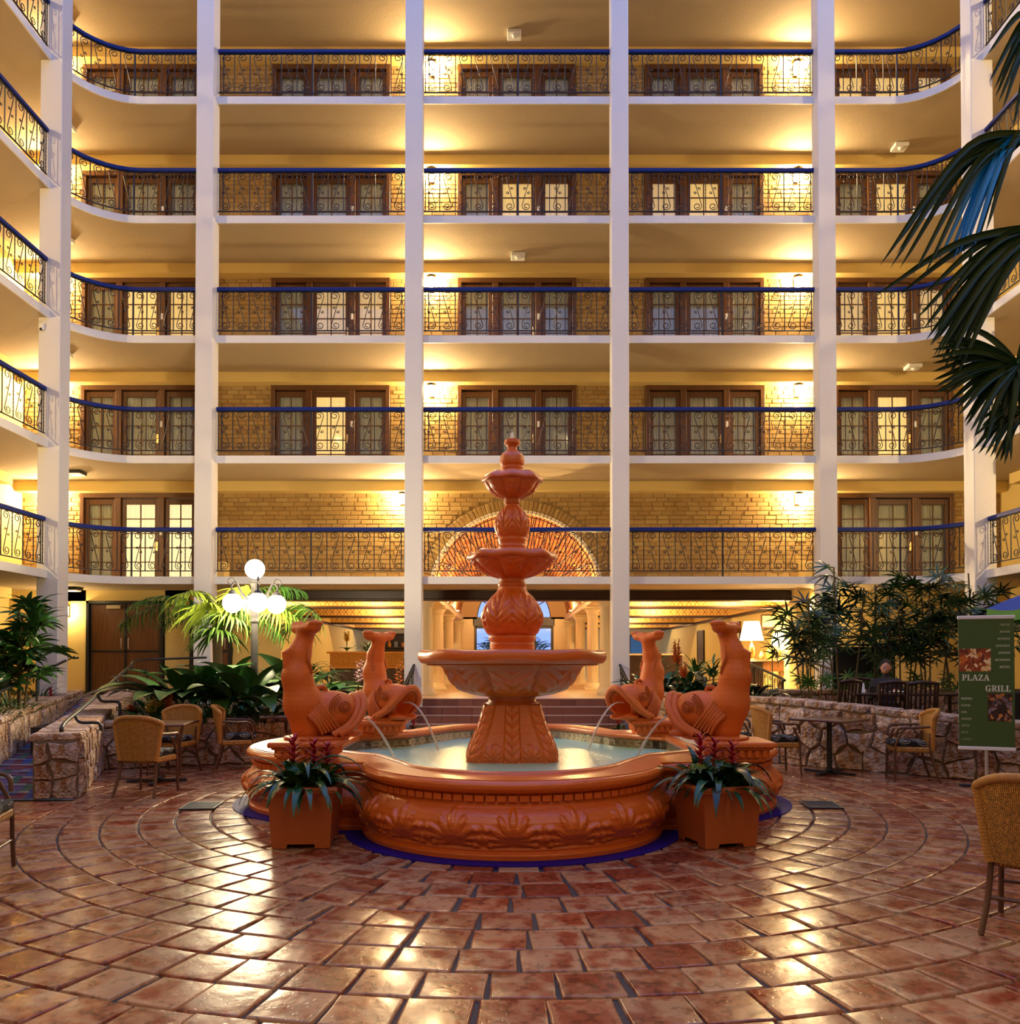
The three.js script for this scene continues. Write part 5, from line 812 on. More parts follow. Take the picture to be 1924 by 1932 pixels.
  if (caps) { let s = 0; while (s < L - 0.05) { const len = min(L - s, 0.34 + r() * 0.3), m = s + len / 2, [dx, dz] = frame(m); const g = cbox(len - 0.02, 0.075 + r() * 0.02, thick + 0.07, 0.018), p = g.attributes.position; for (let i = 0; i < p.count; i++) { const x = p.getX(i), z = p.getZ(i); p.setX(i, x + 0.012 * sin(z * 23 + seed + s * 7)); p.setZ(i, z + 0.016 * sin(x * 19 + s * 11)); } g.computeVertexNormals(); const c = part(w, 'cap_stone', planarUV(g), stoneM[floor(r() * 5)]); const pp = place(m, tp(m) - 0.035, -thick / 2); c.position.set(...pp); c.rotation.y = -atan2(dz, dx); c.rotation.order = 'YXZ'; c.rotation.z = Math.atan((tp(min(L, s + len)) - tp(s)) / len); s += len; } }
  return w;
}
const rampX = (d) => [-6.2 - 0.377 * (d - 9.2), -4.88 - 0.394 * (d - 9.2)], rampY = (d) => clamp((d - 9.2) / 9.6, 0, 1) * LOB;
stoneWall('wall_ramp_left', [[rampX(18.9)[0], CAMZ - 18.9], [rampX(9.0)[0], CAMZ - 9.0]].reverse().map((p) => p), { top: (t) => 0.74 + 0.12 * t, thick: 0.42, sizes: [0.42, 0.34], seed: 3, y0f: (t) => 0.98 * t * LOB });
stoneWall('wall_ramp_right', [[rampX(18.6)[1] + 0.03, CAMZ - 18.6], [rampX(9.25)[1] + 0.03, CAMZ - 9.25]], { top: (t) => 0.84 - 0.12 * t, thick: 0.45, sizes: [0.26, 0.2], seed: 8, side: -1 });
stoneWall('wall_bed_left', [[-6.4, -2.2], [-5.0, -2.75], [-4.3, -3.0], [-3.2, -3.35], [-2.75, -4.6], [-2.6, -7.9]], { top: (t) => 0.66 + 0.1 * t, thick: 0.35, sizes: [0.36, 0.2], seed: 14 });
stoneWall('wall_bed_right', [[2.75, -7.95], [2.7, -6.0], [3.5, -5.0], [3.87, -3.3], [4.36, -2.75], [5.33, -2.0], [5.85, -1.45], [6.6, -0.8], [8.2, -0.1]], { top: (t) => t < 0.45 ? 0.95 : lerp(0.97, 0.76, sstep(0.45, 0.85, t)), thick: 0.36, sizes: [0.38, 0.24], seed: 21 });
stoneWall('wall_terrace_back', [[4.95, -5.7], [6.6, -5.75], [9.2, -6.2]], { y0: 0.25, top: 1.0, thick: 0.3, sizes: [0.34, 0.18], seed: 27 });
const soil = std([0.035, 0.022, 0.014], 0.95, { bumpMap: stucco, bumpScale: 0.03 });
structMesh('ground_bed_left', [slabGeo([[-6.9, -2.6], [-5.0, -3.0], [-3.4, -3.6], [-3.0, -4.8], [-2.85, -9.25], [-8.6, -9.25]], 0.0, 0.58)], soil);
structMesh('ground_bed_right', [slabGeo([[2.95, -9.25], [2.95, -6.2], [3.75, -5.2], [4.1, -3.6], [4.6, -3.2], [4.6, -9.25]], 0.0, 0.8)], soil);
structMesh('ground_bed_far_left', [slabGeo([[-6.9, 0.5], [-10.1, -9.3], [-12.2, -9.3], [-12.2, 0.5]], 0.0, 0.6)], soil);
structMesh('ground_bed_palms', [slabGeo([[4.95, -6.05], [9.2, -6.5], [11.8, -6.6], [11.8, -9.2], [4.95, -9.2]], 0.25, 0.9)], soil);
structMesh('floor_terrace', [slabGeo([[4.7, -3.3], [5.6, -2.4], [6.9, -1.2], [12.2, 0.2], [12.2, -9.25], [4.7, -9.25]], 0.0, 0.27)], std([0.30, 0.17, 0.10], 0.5, { bumpMap: fine, bumpScale: 0.004 }));
{ // carpeted ramp
  const cols = [[0.30, 0.02, 0.05], [0.05, 0.10, 0.42], [0.06, 0.20, 0.10], [0.62, 0.55, 0.40], [0.22, 0.12, 0.28], [0.45, 0.10, 0.07], [0.05, 0.06, 0.18], [0.30, 0.32, 0.30]];
  const map = tex(512, 512, (u, v) => { const i = floor(u * 6), j = floor(v * 24), h = hash2(i, j >> 1, 3), h2 = hash2(i * 3 + 1, j, 5), fu = (u * 6) % 1, fv = (v * 24) % 1; let c; if (j % 4 === 1) c = cols[[0, 5, 0, 4][floor(h * 4)]]; else if (j % 4 === 3) c = cols[h2 < 0.5 ? 3 : 7]; else c = cols[[0, 6, 4, 0][floor(h2 * 4)]]; if ((i + (j >> 2)) % 3 === 0 && fu < 0.45) c = cols[2]; if ((i * 2 + (j >> 2)) % 5 === 1 && fu > 0.5) c = cols[1]; if (fv < 0.14 && (j & 1)) c = cols[3]; const n = 0.8 + 0.4 * vnoise(u * 200, v * 200, 7); return c.map((x) => pow(x * n, 1 / 2.2) * 0.74); });
  const m = std([1, 1, 1], 0.95, { map }); M.carpet = m;
  const q = [], ds = [9.05, 9.2, 18.8, 20.1], pos = [], uv = [], idx = [];
  for (const d of ds) { const [a, b] = rampX(min(d, 18.8)), y = rampY(d) + 0.012, bb = d > 18.8 ? b + 0.1 : b; pos.push(a - (d > 18.8 ? 0.6 : 0.06), y, CAMZ - d, bb, y, CAMZ - d); uv.push(0, d * 0.42, 1, d * 0.42); }
  for (let i = 0; i < 3; i++) { const a = i * 2; idx.push(a, a + 1, a + 2, a + 2, a + 1, a + 3); }
  const g = new THREE.BufferGeometry(); g.setAttribute('position', new THREE.Float32BufferAttribute(pos, 3)); g.setAttribute('uv', new THREE.Float32BufferAttribute(uv, 2)); g.setIndex(idx); g.computeVertexNormals();
  const w = struct('ramp'); part(w, 'carpet', g, m, 'plaid carpet in red, blue, green and tan');
  const sk = []; for (let i = 0; i < 2; i++) { const A = ds[i], B = ds[i + 1], [a0, b0] = rampX(A), [a1, b1] = rampX(B), y0 = rampY(A), y1 = rampY(B); sk.push([[a0, y0, CAMZ - A], [b0, y0, CAMZ - A], [b1, y1, CAMZ - B], [a1, y1, CAMZ - B]], [[b0, -0.02, CAMZ - A], [b1, -0.02, CAMZ - B], [b1, y1, CAMZ - B], [b0, y0, CAMZ - A]], [[a1, -0.02, CAMZ - B], [a0, -0.02, CAMZ - A], [a0, y0, CAMZ - A], [a1, y1, CAMZ - B]]); } part(w, 'slope', fromQuads(sk), jointM);
}
function rampRail(label, fn, d0, d1, ends, brk) {
  const g = thing('ramp_handrail', label, 'handrail'), pts = []; for (let i = 0; i <= 8; i++) { const d = lerp(d0, d1, i / 8), [x, y] = fn(d); pts.push([x, y, CAMZ - d]); }
  part(g, 'rail', [tube(curve([...ends(0, pts[0]), ...pts, ...ends(1, pts[8])], 60), 0.024, 9)], M.black);
  for (const d of brk) { const [x, y, o, base] = fn(d), z = CAMZ - d; part(g, 'bracket', [tube(curve([[x, y - 0.02, z], [x + o * 0.2, y - 0.1, z], [x + o * 0.9, y - 0.11, z], [x + o, y - 0.2, z], [x + o, base, z]], 20), 0.02, 8)], M.black); }
}
rampRail('long black handrail right of the carpeted ramp', (d) => [lerp(-5.14, -7.9, (d - 9.4) / 8), lerp(0.80, 1.56, (d - 9.4) / 8), 0.32, lerp(0.70, 0.8, (d - 9.4) / 8)], 9.45, 17.2, (e, p) => e ? [[p[0] + 0.35, p[1] + 0.03, p[2] - 0.5], [p[0] + 1.2, p[1] + 0.06, p[2] - 0.7]] : [[p[0] + 0.22, 0.52, p[2] + 0.12], [p[0] + 0.04, p[1] - 0.12, p[2] + 0.06]], [10.2, 12.0, 14.0, 16.2]);
rampRail('black handrail on the stone wall left of the carpeted ramp', (d) => [lerp(-6.6, -9.9, (d - 10) / 8.6), lerp(0.98, 1.62, (d - 10) / 8.6), -0.06, lerp(0.74, 0.8, (d - 10) / 8.6)], 9.6, 18.5, (e, p) => e ? [[p[0] + 0.06, p[1] - 0.02, p[2] - 0.02], [p[0] - 0.7, p[1] + 0.02, p[2] - 0.1]] : [[p[0] + 0.2, p[1] - 0.06, p[2] + 0.4]], [11.5, 14.6, 17.5]);
// ---- lamp post with five globes
const globeGlow = std([1, 0.95, 0.85], 0.4, { emissive: new THREE.Color().setRGB(1, 0.86, 0.6), emissiveIntensity: 12 });
{
  const p0 = P(480, 1240, 14), g = thing('lamp_post', 'ornate iron lamp post with five glowing globes among the plants left of the fountain', 'lamp post', [p0.x, 0.58, p0.z]);
  const iron = std([0.045, 0.043, 0.045], 0.5, { metalness: 0.3 });
  part(g, 'base', lathe(spline([[0.17, 0], [0.17, 0.1], [0.12, 0.16], [0.13, 0.3], [0.08, 0.42], [0.075, 0.5]], 24), 20), iron);
  part(g, 'pole', turned([[0.066, 0.48], [0.062, 1.0], [0.058, 1.5], [0.055, 1.62]], 48, (a) => -0.006 * pow(abs(sin(a * 6)), 0.7)), iron);
  part(g, 'capital', turned(spline([[0.062, 1.60], [0.075, 1.63], [0.062, 1.67], [0.07, 1.78], [0.11, 1.93], [0.125, 1.97], [0.11, 2.0], [0.05, 2.02], [0.04, 2.2], [0.09, 2.26], [0.10, 2.30], [0.05, 2.31]], 44), 64, (a, t, r, y) => y > 1.7 && y < 1.97 ? 0.014 * abs(sin(a * 4)) : 0), iron);
  const globe = new THREE.SphereGeometry(0.165, 28, 20);
  const gl = (x, y, z) => { const m = part(g, 'lamp_globe', globe, globeGlow); m.position.set(x, y, z); m.castShadow = false; pointLight(g.position.x + x, g.position.y + y, g.position.z + z, GLOBE_CD, 8, new THREE.Color().setRGB(1, 0.80, 0.48)); };
  gl(0, 2.52, 0);
  for (let i = 0; i < 4; i++) {
    const a = PI / 4 + i * PI / 2 + 0.35, c = cos(a), s = sin(a), at = (r, y) => [r * c, y, r * s];
    part(g, 'arm', [tube(curve([at(0.05, 1.93), at(0.2, 2.08), at(0.3, 2.27), at(0.38, 2.22), at(0.36, 2.12)], 20), (u) => 0.022 - 0.006 * u, 7), tube(curve([at(0.07, 1.85), at(0.16, 1.9), at(0.24, 2.02), at(0.2, 2.1), at(0.15, 2.05)], 16), 0.012, 6), tube(curve([at(0.28, 2.26), at(0.36, 2.36), at(0.44, 2.3), at(0.40, 2.24)], 12), 0.012, 6)], iron);
    part(g, 'globe_cap', [tf(lathe([[0.001, 0.06], [0.03, 0.05], [0.075, 0.0], [0.08, -0.03], [0.07, -0.03], [0.001, 0.0]], 16), ...at(0.36, 2.10))], iron);
    gl(...at(0.36, 1.93));
  }
}
// ---- wicker chairs and cafe tables
const weave = tex(256, 256, (u, v) => { const x = u * 16, y = v * 16, s = (floor(x) + floor(y)) % 2, fx = x % 1 - 0.5, fy = y % 1 - 0.5, k = s ? 1 - 1.6 * fy * fy - 0.9 * fx * fx : 0.94 - 1.6 * fx * fx - 0.9 * fy * fy, e = max(abs(fx), abs(fy)) > 0.45 ? 0.55 : 1; const n = 0.85 + 0.3 * hash2(floor(x), floor(y), 2); return [k * e * n, k * e * n * 0.97, k * e * n * 0.9]; });
weave.repeat.set(3.2, 3.2);
const weaveB = tex(256, 256, (u, v) => { const x = u * 16, y = v * 16, s = (floor(x) + floor(y)) % 2, fx = x % 1 - 0.5, fy = y % 1 - 0.5; return grey(max(0, s ? 1 - 3 * fy * fy : 0.9 - 3 * fx * fx)); }, { srgb: false }); weaveB.repeat.set(3.2, 3.2);
const wicker = std([0.74, 0.37, 0.06], 0.5, { map: weave, bumpMap: weaveB, bumpScale: 0.004 }), rattan = std([0.55, 0.25, 0.045], 0.45, { bumpMap: weaveB, bumpScale: 0.004 }), legBrown = std([0.10, 0.04, 0.018], 0.35);
const swirl = tex(256, 256, (u, v) => { let m = 0; for (const [cx, cy, d] of [[0.25, 0.3, 1], [0.72, 0.28, -1], [0.3, 0.78, -1], [0.78, 0.75, 1]]) { const x = u - cx, y = v - cy, r = hypot(x, y), a = atan2(y, x) * d; if (r < 0.2) { const q = ((r / 0.06 + a / (2 * PI)) % 1 + 1) % 1; if (q < 0.36 && r > 0.01) m = 1; } } return m ? [0.62, 0.62, 0.58] : [0.05, 0.045, 0.05]; });
const cushionM = std([1, 1, 1], 0.9, { map: swirl });
function makeChair() {
  const t = thing('wicker_chair', '', 'chair', [0, 0, 0], 0, 'wicker armchairs at the cafe tables');
  const back = (u, v, o = 0) => { const a = (u - 0.5) * 2, y = lerp(0.40, 0.90, v), w = lerp(0.215, 0.285, pow(v, 0.8)), top = 1 - 0.16 * pow(abs(a), 3.2) * v * v, cz = -0.235 - 0.09 * v + 0.13 * a * a * (0.25 + 0.75 * v); return [a * w, 0.40 + (y - 0.40) * top, cz + o]; };
  part(t, 'backrest', [surf(18, 12, (u, v) => back(u, v)), surf(18, 12, (u, v) => back(1 - u, v, -0.02))], wicker);
  const rim = []; for (let i = 0; i <= 10; i++) rim.push(back(0, i / 10, -0.01)); for (let i = 1; i < 14; i++) rim.push(back(i / 14, 1, -0.01)); for (let i = 10; i >= 0; i--) rim.push(back(1, i / 10, -0.01));
  part(t, 'backrest_rim', [tube(curve(rim, 60), 0.027, 9)], rattan);
  part(t, 'seat_frame', [bx(0.46, 0.075, 0.43, 0, 0.405, 0.025, 0.025)], wicker);
  part(t, 'cushion', [planarUV(tf(cbox(0.42, 0.075, 0.40, 0.03), 0, 0.475, 0.05), 2.4)], cushionM);
  for (const s of [-1, 1]) {
    part(t, 'leg', [tube(curve([[s * 0.215, 0.64, 0.14], [s * 0.225, 0.45, 0.22], [s * 0.23, 0.2, 0.23], [s * 0.235, 0.0, 0.24]], 10), 0.016, 7)], legBrown);
    part(t, 'leg', [tube(curve([[s * 0.22, 0.62, -0.19], [s * 0.215, 0.42, -0.19], [s * 0.225, 0.2, -0.23], [s * 0.25, 0.0, -0.30]], 12), 0.017, 7)], legBrown);
    part(t, 'armrest', [tube(curve([[s * 0.262, 0.70, -0.17], [s * 0.285, 0.69, 0.02], [s * 0.27, 0.685, 0.15], [s * 0.245, 0.65, 0.205], [s * 0.23, 0.56, 0.22]], 20), 0.017, 8)], legBrown);
  }
  part(t, 'stretcher', [tube([[-0.225, 0.2, 0.23], [0.225, 0.2, 0.23]], 0.011, 6), tube([[-0.225, 0.2, -0.23], [0.225, 0.2, -0.23]], 0.011, 6)], legBrown);
  return t;
}
const chair0 = makeChair(); let chairN = 0;
function chair(x, z, turn, label) { const o = chairN++ ? dup(chair0) : chair0; o.position.set(x, 0.004, z); o.rotation.y = turn; o.userData.label = label; return o; }
chair(-4.22, -0.35, PI - 0.12, 'wicker chair seen from behind in front of the stone pier of the ramp');
chair(-4.62, -2.05, -0.15, 'wicker chair on the far side of the small table by the ramp, back showing');
chair(-3.85, -2.35, PI / 2 + 0.25, 'wicker chair with a swirl cushion seen from the side before the left stone wall');
chair(3.1, -2.55, 0.9, 'wicker chair almost hidden behind the front right fish statue');
chair(3.62, -2.05, PI / 2 + 0.1, 'wicker chair left of the round-edged table by the right stone wall');
chair(5.15, -1.45, -PI / 2 - 0.22, 'wicker chair right of the table by the right stone wall');
chair(3.01, 4.48, PI - 0.69, 'large wicker chair cut by the right edge of the picture, nearest the viewer');
chair(-3.92, 3.3, PI / 2 + 0.25, 'wicker chair at the left edge of the picture, only an armrest and leg showing');
function makeTable() {
  const t = thing('cafe_table', '', 'table', [0, 0, 0], 0, 'dark cafe tables');
  part(t, 'tabletop', [bx(0.78, 0.03, 0.78, 0, 0.735, 0, 0.012)], phys([0.10, 0.035, 0.015], 0.3, { clearcoat: 0.4 })); part(t, 'pole', [tf(new THREE.CylinderGeometry(0.036, 0.036, 0.7, 16), 0, 0.37, 0)], M.black);
  part(t, 'base', [lathe([[0.001, 0.075], [0.05, 0.07], [0.055, 0.03], [0.001, 0.03]], 14), ...[0, 1, 2, 3].map((i) => bx(0.36, 0.03, 0.06, 0.18 * cos(i * PI / 2), 0.02, -0.18 * sin(i * PI / 2), 0.01, i * PI / 2))], M.black);
  return t;
}
{ const t = makeTable(); [[-4.5, -1.25, 0.2, 'small dark table by the ramp, between two wicker chairs'], [-3.15, -2.75, 0.1, 'dark table close behind the front left fish statue'], [4.32, -2.0, 0.75, 'dark table with a black pole by the right stone wall']].forEach(([x, z, r, l], i) => { const o = i ? dup(t) : t; o.position.set(x, 0.004, z); o.rotation.y = r; o.userData.label = l; }); }
// ---- square terracotta planters
function planterBox() {
  const t = thing('planter', '', 'planter', [0, 0, 0], 0, 'square terracotta planters');
  const pm = std([0.40, 0.09, 0.014], 0.55, { bumpMap: fine, bumpScale: 0.001 }), q = [], w0 = 0.235, w1 = 0.262, H = 0.44;
  for (let f = 0; f < 4; f++) { const a = f * PI / 2, R = (x, y, z) => [x * cos(a) + z * sin(a), y, -x * sin(a) + z * cos(a)], at = (x, y, o = 0) => { const w = lerp(w0, w1, y / H); return R(x * w, y, w + o); }; q.push([at(-1, 0), at(-0.5, 0), at(-0.46, 0.035), at(-1, 0.035)], [at(0.5, 0), at(1, 0), at(1, 0.035), at(0.46, 0.035)], [at(-1, 0.035), at(1, 0.035), at(1, H), at(-1, H)], [R(-w1 + 0.03, H, w1 - 0.03), R(w1 - 0.03, H, w1 - 0.03), R(w1 - 0.03, 0.1, w1 - 0.03), R(-w1 + 0.03, 0.1, w1 - 0.03)]); }
  part(t, 'box', fromQuads(q), pm);
  const rim = []; for (let f = 0; f < 4; f++) { const a = f * PI / 2; rim.push(tf(planarUV(clean(extrude([[0.0, 0.0], [0.02, 0.0], [0.024, 0.012], [0.045, 0.028], [0.05, 0.06], [0.04, 0.078], [0.0, 0.08], [-0.02, 0.06]], 0.0, 0))), 0, 0, 0)); }
  const sec = [[0.252, 0.425], [0.272, 0.43], [0.275, 0.442], [0.298, 0.455], [0.304, 0.485], [0.295, 0.503], [0.26, 0.505], [0.235, 0.49], [0.235, 0.42]], rq = []; for (let f = 0; f < 4; f++) { const a = f * PI / 2, R = (x, y, z) => [x * cos(a) + z * sin(a), y, -x * sin(a) + z * cos(a)]; for (let i = 0; i < sec.length - 1; i++) { const [o0, y0] = sec[i], [o1, y1] = sec[i + 1]; rq.push([R(-o0, y0, o0), R(o0, y0, o0), R(o1, y1, o1), R(-o1, y1, o1)]); } }
  part(t, 'rim', fromQuads(rq), pm); part(t, 'soil', [bx(0.46, 0.02, 0.46, 0, 0.43, 0)], soil);
  return t;
}
const PLANTER = [[-1.75, 2.22, 0.06], [1.73, 2.2, 0.27]];
{ const p = planterBox(); PLANTER.forEach(([x, z, r], i) => { const o = i ? dup(p) : p; o.position.set(x, 0.006, z); o.rotation.y = r; o.userData.label = `square terracotta planter box standing at the ${i ? 'right' : 'left'} front corner of the fountain pool`; }); }
// ---- drain grates beside the pool
{ const p = thing('drain_grate', '', 'grate', [0, 0, 0], 0, 'drain grates beside the pool'); part(p, 'frame', [bx(0.36, 0.012, 0.02, 0, 0, 0.2), bx(0.36, 0.012, 0.02, 0, 0, -0.2), bx(0.02, 0.012, 0.4, 0.17, 0, 0), bx(0.02, 0.012, 0.4, -0.17, 0, 0)], M.iron); for (let i = 0; i < 9; i++) part(p, 'slat', [bx(0.32, 0.014, 0.02, 0, 0, (i - 4) * 0.042)], M.iron); [[-3.28, 0.5, 'left'], [3.28, 0.45, 'right']].forEach(([x, z, s], i) => { const o = i ? dup(p) : p; o.position.set(x, 0.013, z); o.rotation.y = i ? -0.1 : 0.1; o.userData.label = `metal drain grate in the tiles at the ${s} end of the fountain pool`; }); }
// ---------------------------------------------------------------- plants
const leafTex = tex(256, 256, (u, v) => { const m = abs(u - 0.5), rib = exp(-pow(m / 0.02, 2)) * 0.35, ve = pow(abs(sin((v * 26 - m * 16) * PI)), 8) * 0.12, n = 0.82 + 0.3 * fbm(u * 6, v * 6, 71, 3); const k = n + rib + ve; return [0.78 * k, 0.80 * k, 0.66 * k]; });
const crotonTex = tex(128, 256, (u, v) => { const m = abs(u - 0.5), q = abs(sin((v * 9 - m * 5) * PI)), y = max(exp(-pow(m / 0.035, 2)), pow(q, 5) * (m < 0.42 ? 1 : 0)), n = fbm(u * 8, v * 8, 75, 3); return [lerp(0.12, 0.9, y * (0.6 + n * 0.5)), lerp(0.36, 0.82, y * (0.6 + n * 0.5)), lerp(0.2, 0.3, y)]; });
const G = (rgb, rough = 0.45, o = {}) => phys(rgb, rough, { transmission: 0.0, ...o });
const GM = { broad: G([0.055, 0.16, 0.045], 0.32, { map: leafTex, clearcoat: 0.3, clearcoatRoughness: 0.3 }), deep: G([0.030, 0.115, 0.028], 0.3, { map: leafTex, clearcoat: 0.3, clearcoatRoughness: 0.3 }), mid: G([0.06, 0.19, 0.03], 0.4, { map: leafTex }), light: G([0.13, 0.26, 0.035], 0.45, { map: leafTex }), lime: G([0.30, 0.40, 0.04], 0.5, { map: leafTex }), dark: G([0.010, 0.034, 0.020], 0.35, { map: leafTex }), teal: G([0.02, 0.13, 0.10], 0.35, { map: leafTex }), croton: G([0.9, 0.9, 0.9], 0.35, { map: crotonTex }), red: G([0.36, 0.008, 0.02], 0.4), orange: G([0.75, 0.16, 0.015], 0.5), yellow: G([0.80, 0.50, 0.03], 0.5), pink: G([0.75, 0.45, 0.55], 0.5), blade: G([0.05, 0.13, 0.05], 0.3, { map: leafTex, clearcoat: 0.25 }), palm: G([0.010, 0.036, 0.008], 0.4, { specularIntensity: 0.6 }), trunk: std([0.14, 0.09, 0.05], 0.9, { bumpMap: stucco, bumpScale: 0.02 }), cane: std([0.10, 0.07, 0.025], 0.8) };
// leaf that rises from its foot along +z; a0 -> a1 angle from upright, stalk = bare share, fold = keel
function blade({ L = 0.5, W = 0.08, a0 = 0.2, a1 = 1.4, stalk = 0, fold = 0.25, n = 9, tip = 0.5, twist = 0, wave = 0 }) {
  const pos = [], uv = [], idx = []; let y = 0, z = 0;
  for (let i = 0; i <= n; i++) {
    const t = i / n, a = lerp(a0, a1, pow(t, 1.1)); if (i) { y += cos(a) * L / n; z += sin(a) * L / n; }
    const q = clamp((t - stalk) / (1 - stalk), 0, 1), w = t < stalk ? 0.006 : max(0.003, W / 2 * pow(sin(PI * pow(clamp(q * 0.985 + 0.015, 0, 1), tip)), 0.75)), f = fold * w, nx = -cos(a), ny = sin(a), tw = twist * t, wv = wave * w * sin(t * 17);
    pos.push(-w * cos(tw), y + ny * f + wv - w * sin(tw), z + nx * f, 0, y, z, w * cos(tw), y + ny * f - wv + w * sin(tw), z + nx * f); uv.push(0, t, 0.5, t, 1, t);
  }
  for (let i = 0; i < n; i++) { const b = i * 3; for (const k of [0, 1]) idx.push(b + k, b + k + 1, b + k + 3, b + k + 3, b + k + 1, b + k + 4); }
  const g = new THREE.BufferGeometry(); g.setAttribute('position', new THREE.Float32BufferAttribute(pos, 3)); g.setAttribute('uv', new THREE.Float32BufferAttribute(uv, 2)); g.setIndex(idx); g.computeVertexNormals(); return g;
}
const put = (g, name, geo, mat, x, y, z, ry = 0, rx = 0, s = 1, rz = 0) => { const m = part(g, name, geo, mat); m.position.set(x, y, z); m.rotation.order = 'YXZ'; m.rotation.set(rx, ry, rz); m.scale.setScalar(s); return m; };
// fan of narrow leaflets: hub at the origin, fan lies about +y, opened by `spread`
function fan({ n = 9, L = 0.35, W = 0.035, spread = 4.2, droop = 0.5, fuse = 0, seed = 1, cup = 0.3 }) {
  const r = rng(seed), out = [];
  for (let i = 0; i < n; i++) { const a = (i / (n - 1) - 0.5) * spread, l = L * (1 - 0.25 * pow(abs(a) / (spread / 2), 2)) * (0.9 + 0.2 * r()); const b = blade({ L: l, W: W, a0: 0.0 + cup * 0.3, a1: droop * (0.7 + 0.6 * r()), n: 7, fold: 0.5, tip: fuse ? 0.55 : 0.6 }); out.push(tf(b, 0, 0, 0, 0, 0, -a)); }
  return merge(out);
}
// feather frond: rachis along the blade curve with leaflets both sides, tips hanging
function frond({ L = 1.4, a0 = 0.3, a1 = 1.9, n = 26, leaf = 0.4, W = 0.022, hang = 1.0, seed = 1, bare = 0.15 }) {
  const r = rng(seed), out = [], pts = []; let y = 0, z = 0; const N = 24;
  for (let i = 0; i <= N; i++) { const a = lerp(a0, a1, i / N); if (i) { y += cos(a) * L / N; z += sin(a) * L / N; } pts.push(V(0, y, z)); }
  out.push(tube(pts, (t) => 0.011 * (1 - 0.8 * t), 5));
  for (let i = 0; i < n; i++) { const t = lerp(bare, 1, (i + 0.5) / n), k = min(N - 1, floor(t * N)), p = pts[k], a = lerp(a0, a1, t), l = leaf * (0.55 + 0.75 * sin(PI * pow(t, 0.8)) * 0.9) * (0.9 + 0.2 * r()); for (const s of [-1, 1]) { const b = blade({ L: l, W, a0: 0.15, a1: 0.5 + hang * (0.8 + 0.5 * r()), n: 6, fold: 0.4, tip: 0.55 }); out.push(tf(b, p.x, p.y, p.z, PI / 2 - 0.2 - (PI / 2 - a) * 0.0 - 0.35, s * (1.15 - 0.5 * t) , 0)); } }
  return merge(out);
}
// ---- broad dark leaves round the lamp post
{
  const geos = [0, 1, 2, 3, 4].map((i) => blade({ L: 0.95 + 0.08 * i, W: 0.25 + 0.02 * (i % 3), a0: 0.12 + 0.08 * i, a1: 1.5 + 0.16 * i, stalk: 0.40, fold: 0.22, n: 12, tip: 0.72, wave: 0.05 }));
  const r = rng(300), spots = [[345, 12.9, 'right beside the ramp railing'], [400, 13.2, 'left of the lamp post'], [470, 12.7, 'at the foot of the lamp post'], [560, 13.4, 'behind the front left fish statue'], [640, 14.2, 'between the two left fish statues'], [430, 14.6, 'behind the others, below the palm']];
  spots.forEach(([px, d, l], s) => { const p = P(px, 1300, d), g = thing('broad_leaf_plant', `clump of broad glossy dark green leaves growing ${l}`, 'plant', [p.x, 0.56, p.z], 0, 'broad leaved plants of the left bed'); const n = s === 4 ? 16 : 26; for (let i = 0; i < n; i++) { const ry = i * 2.4 + r() * 0.6, q = 0.12 * sqrt(i / n); put(g, 'leaf', geos[floor(r() * 5)], r() < 0.3 ? GM.deep : GM.broad, q * sin(ry), 0, q * cos(ry), ry, (r() - 0.5) * 0.25 + (i < 6 ? -0.3 : 0.12), s === 4 ? 0.8 : 1.0 + 0.42 * r()); } });
}
// ---- low filler foliage and flowers of the left bed
const smallLeaf = [0, 1, 2].map((i) => blade({ L: 0.24 + 0.05 * i, W: 0.07 + 0.01 * i, a0: 0.2, a1: 1.2 + 0.3 * i, stalk: 0.25, n: 7, tip: 0.7 }));
const grassLeaf = [0, 1, 2].map((i) => blade({ L: 0.34 + 0.08 * i, W: 0.022, a0: 0.05, a1: 1.3 + 0.35 * i, n: 9, tip: 0.5, fold: 0.4 }));
function bush(name, label, x, y, z, n, geos, mats, s, seed, rad = 0.25, group = null, tilt = 0.3, cat = 'plant') { const r = rng(seed), g = thing(name, label, cat, [x, y, z], 0, group); for (let i = 0; i < n; i++) { const ry = i * 2.4 + r(), q = rad * sqrt((i + 0.5) / n); put(g, 'leaf', geos[floor(r() * geos.length)], mats[floor(r() * mats.length)], q * sin(ry), (1 - q / rad) * 0.3 * s * r(), q * cos(ry), ry, tilt * (q / rad) + (r() - 0.5) * 0.3, s * (0.75 + 0.5 * r())); } return g; }
const at = (px, d) => P(px, 1300, d);
const GB = 'low plants along the left stone wall';
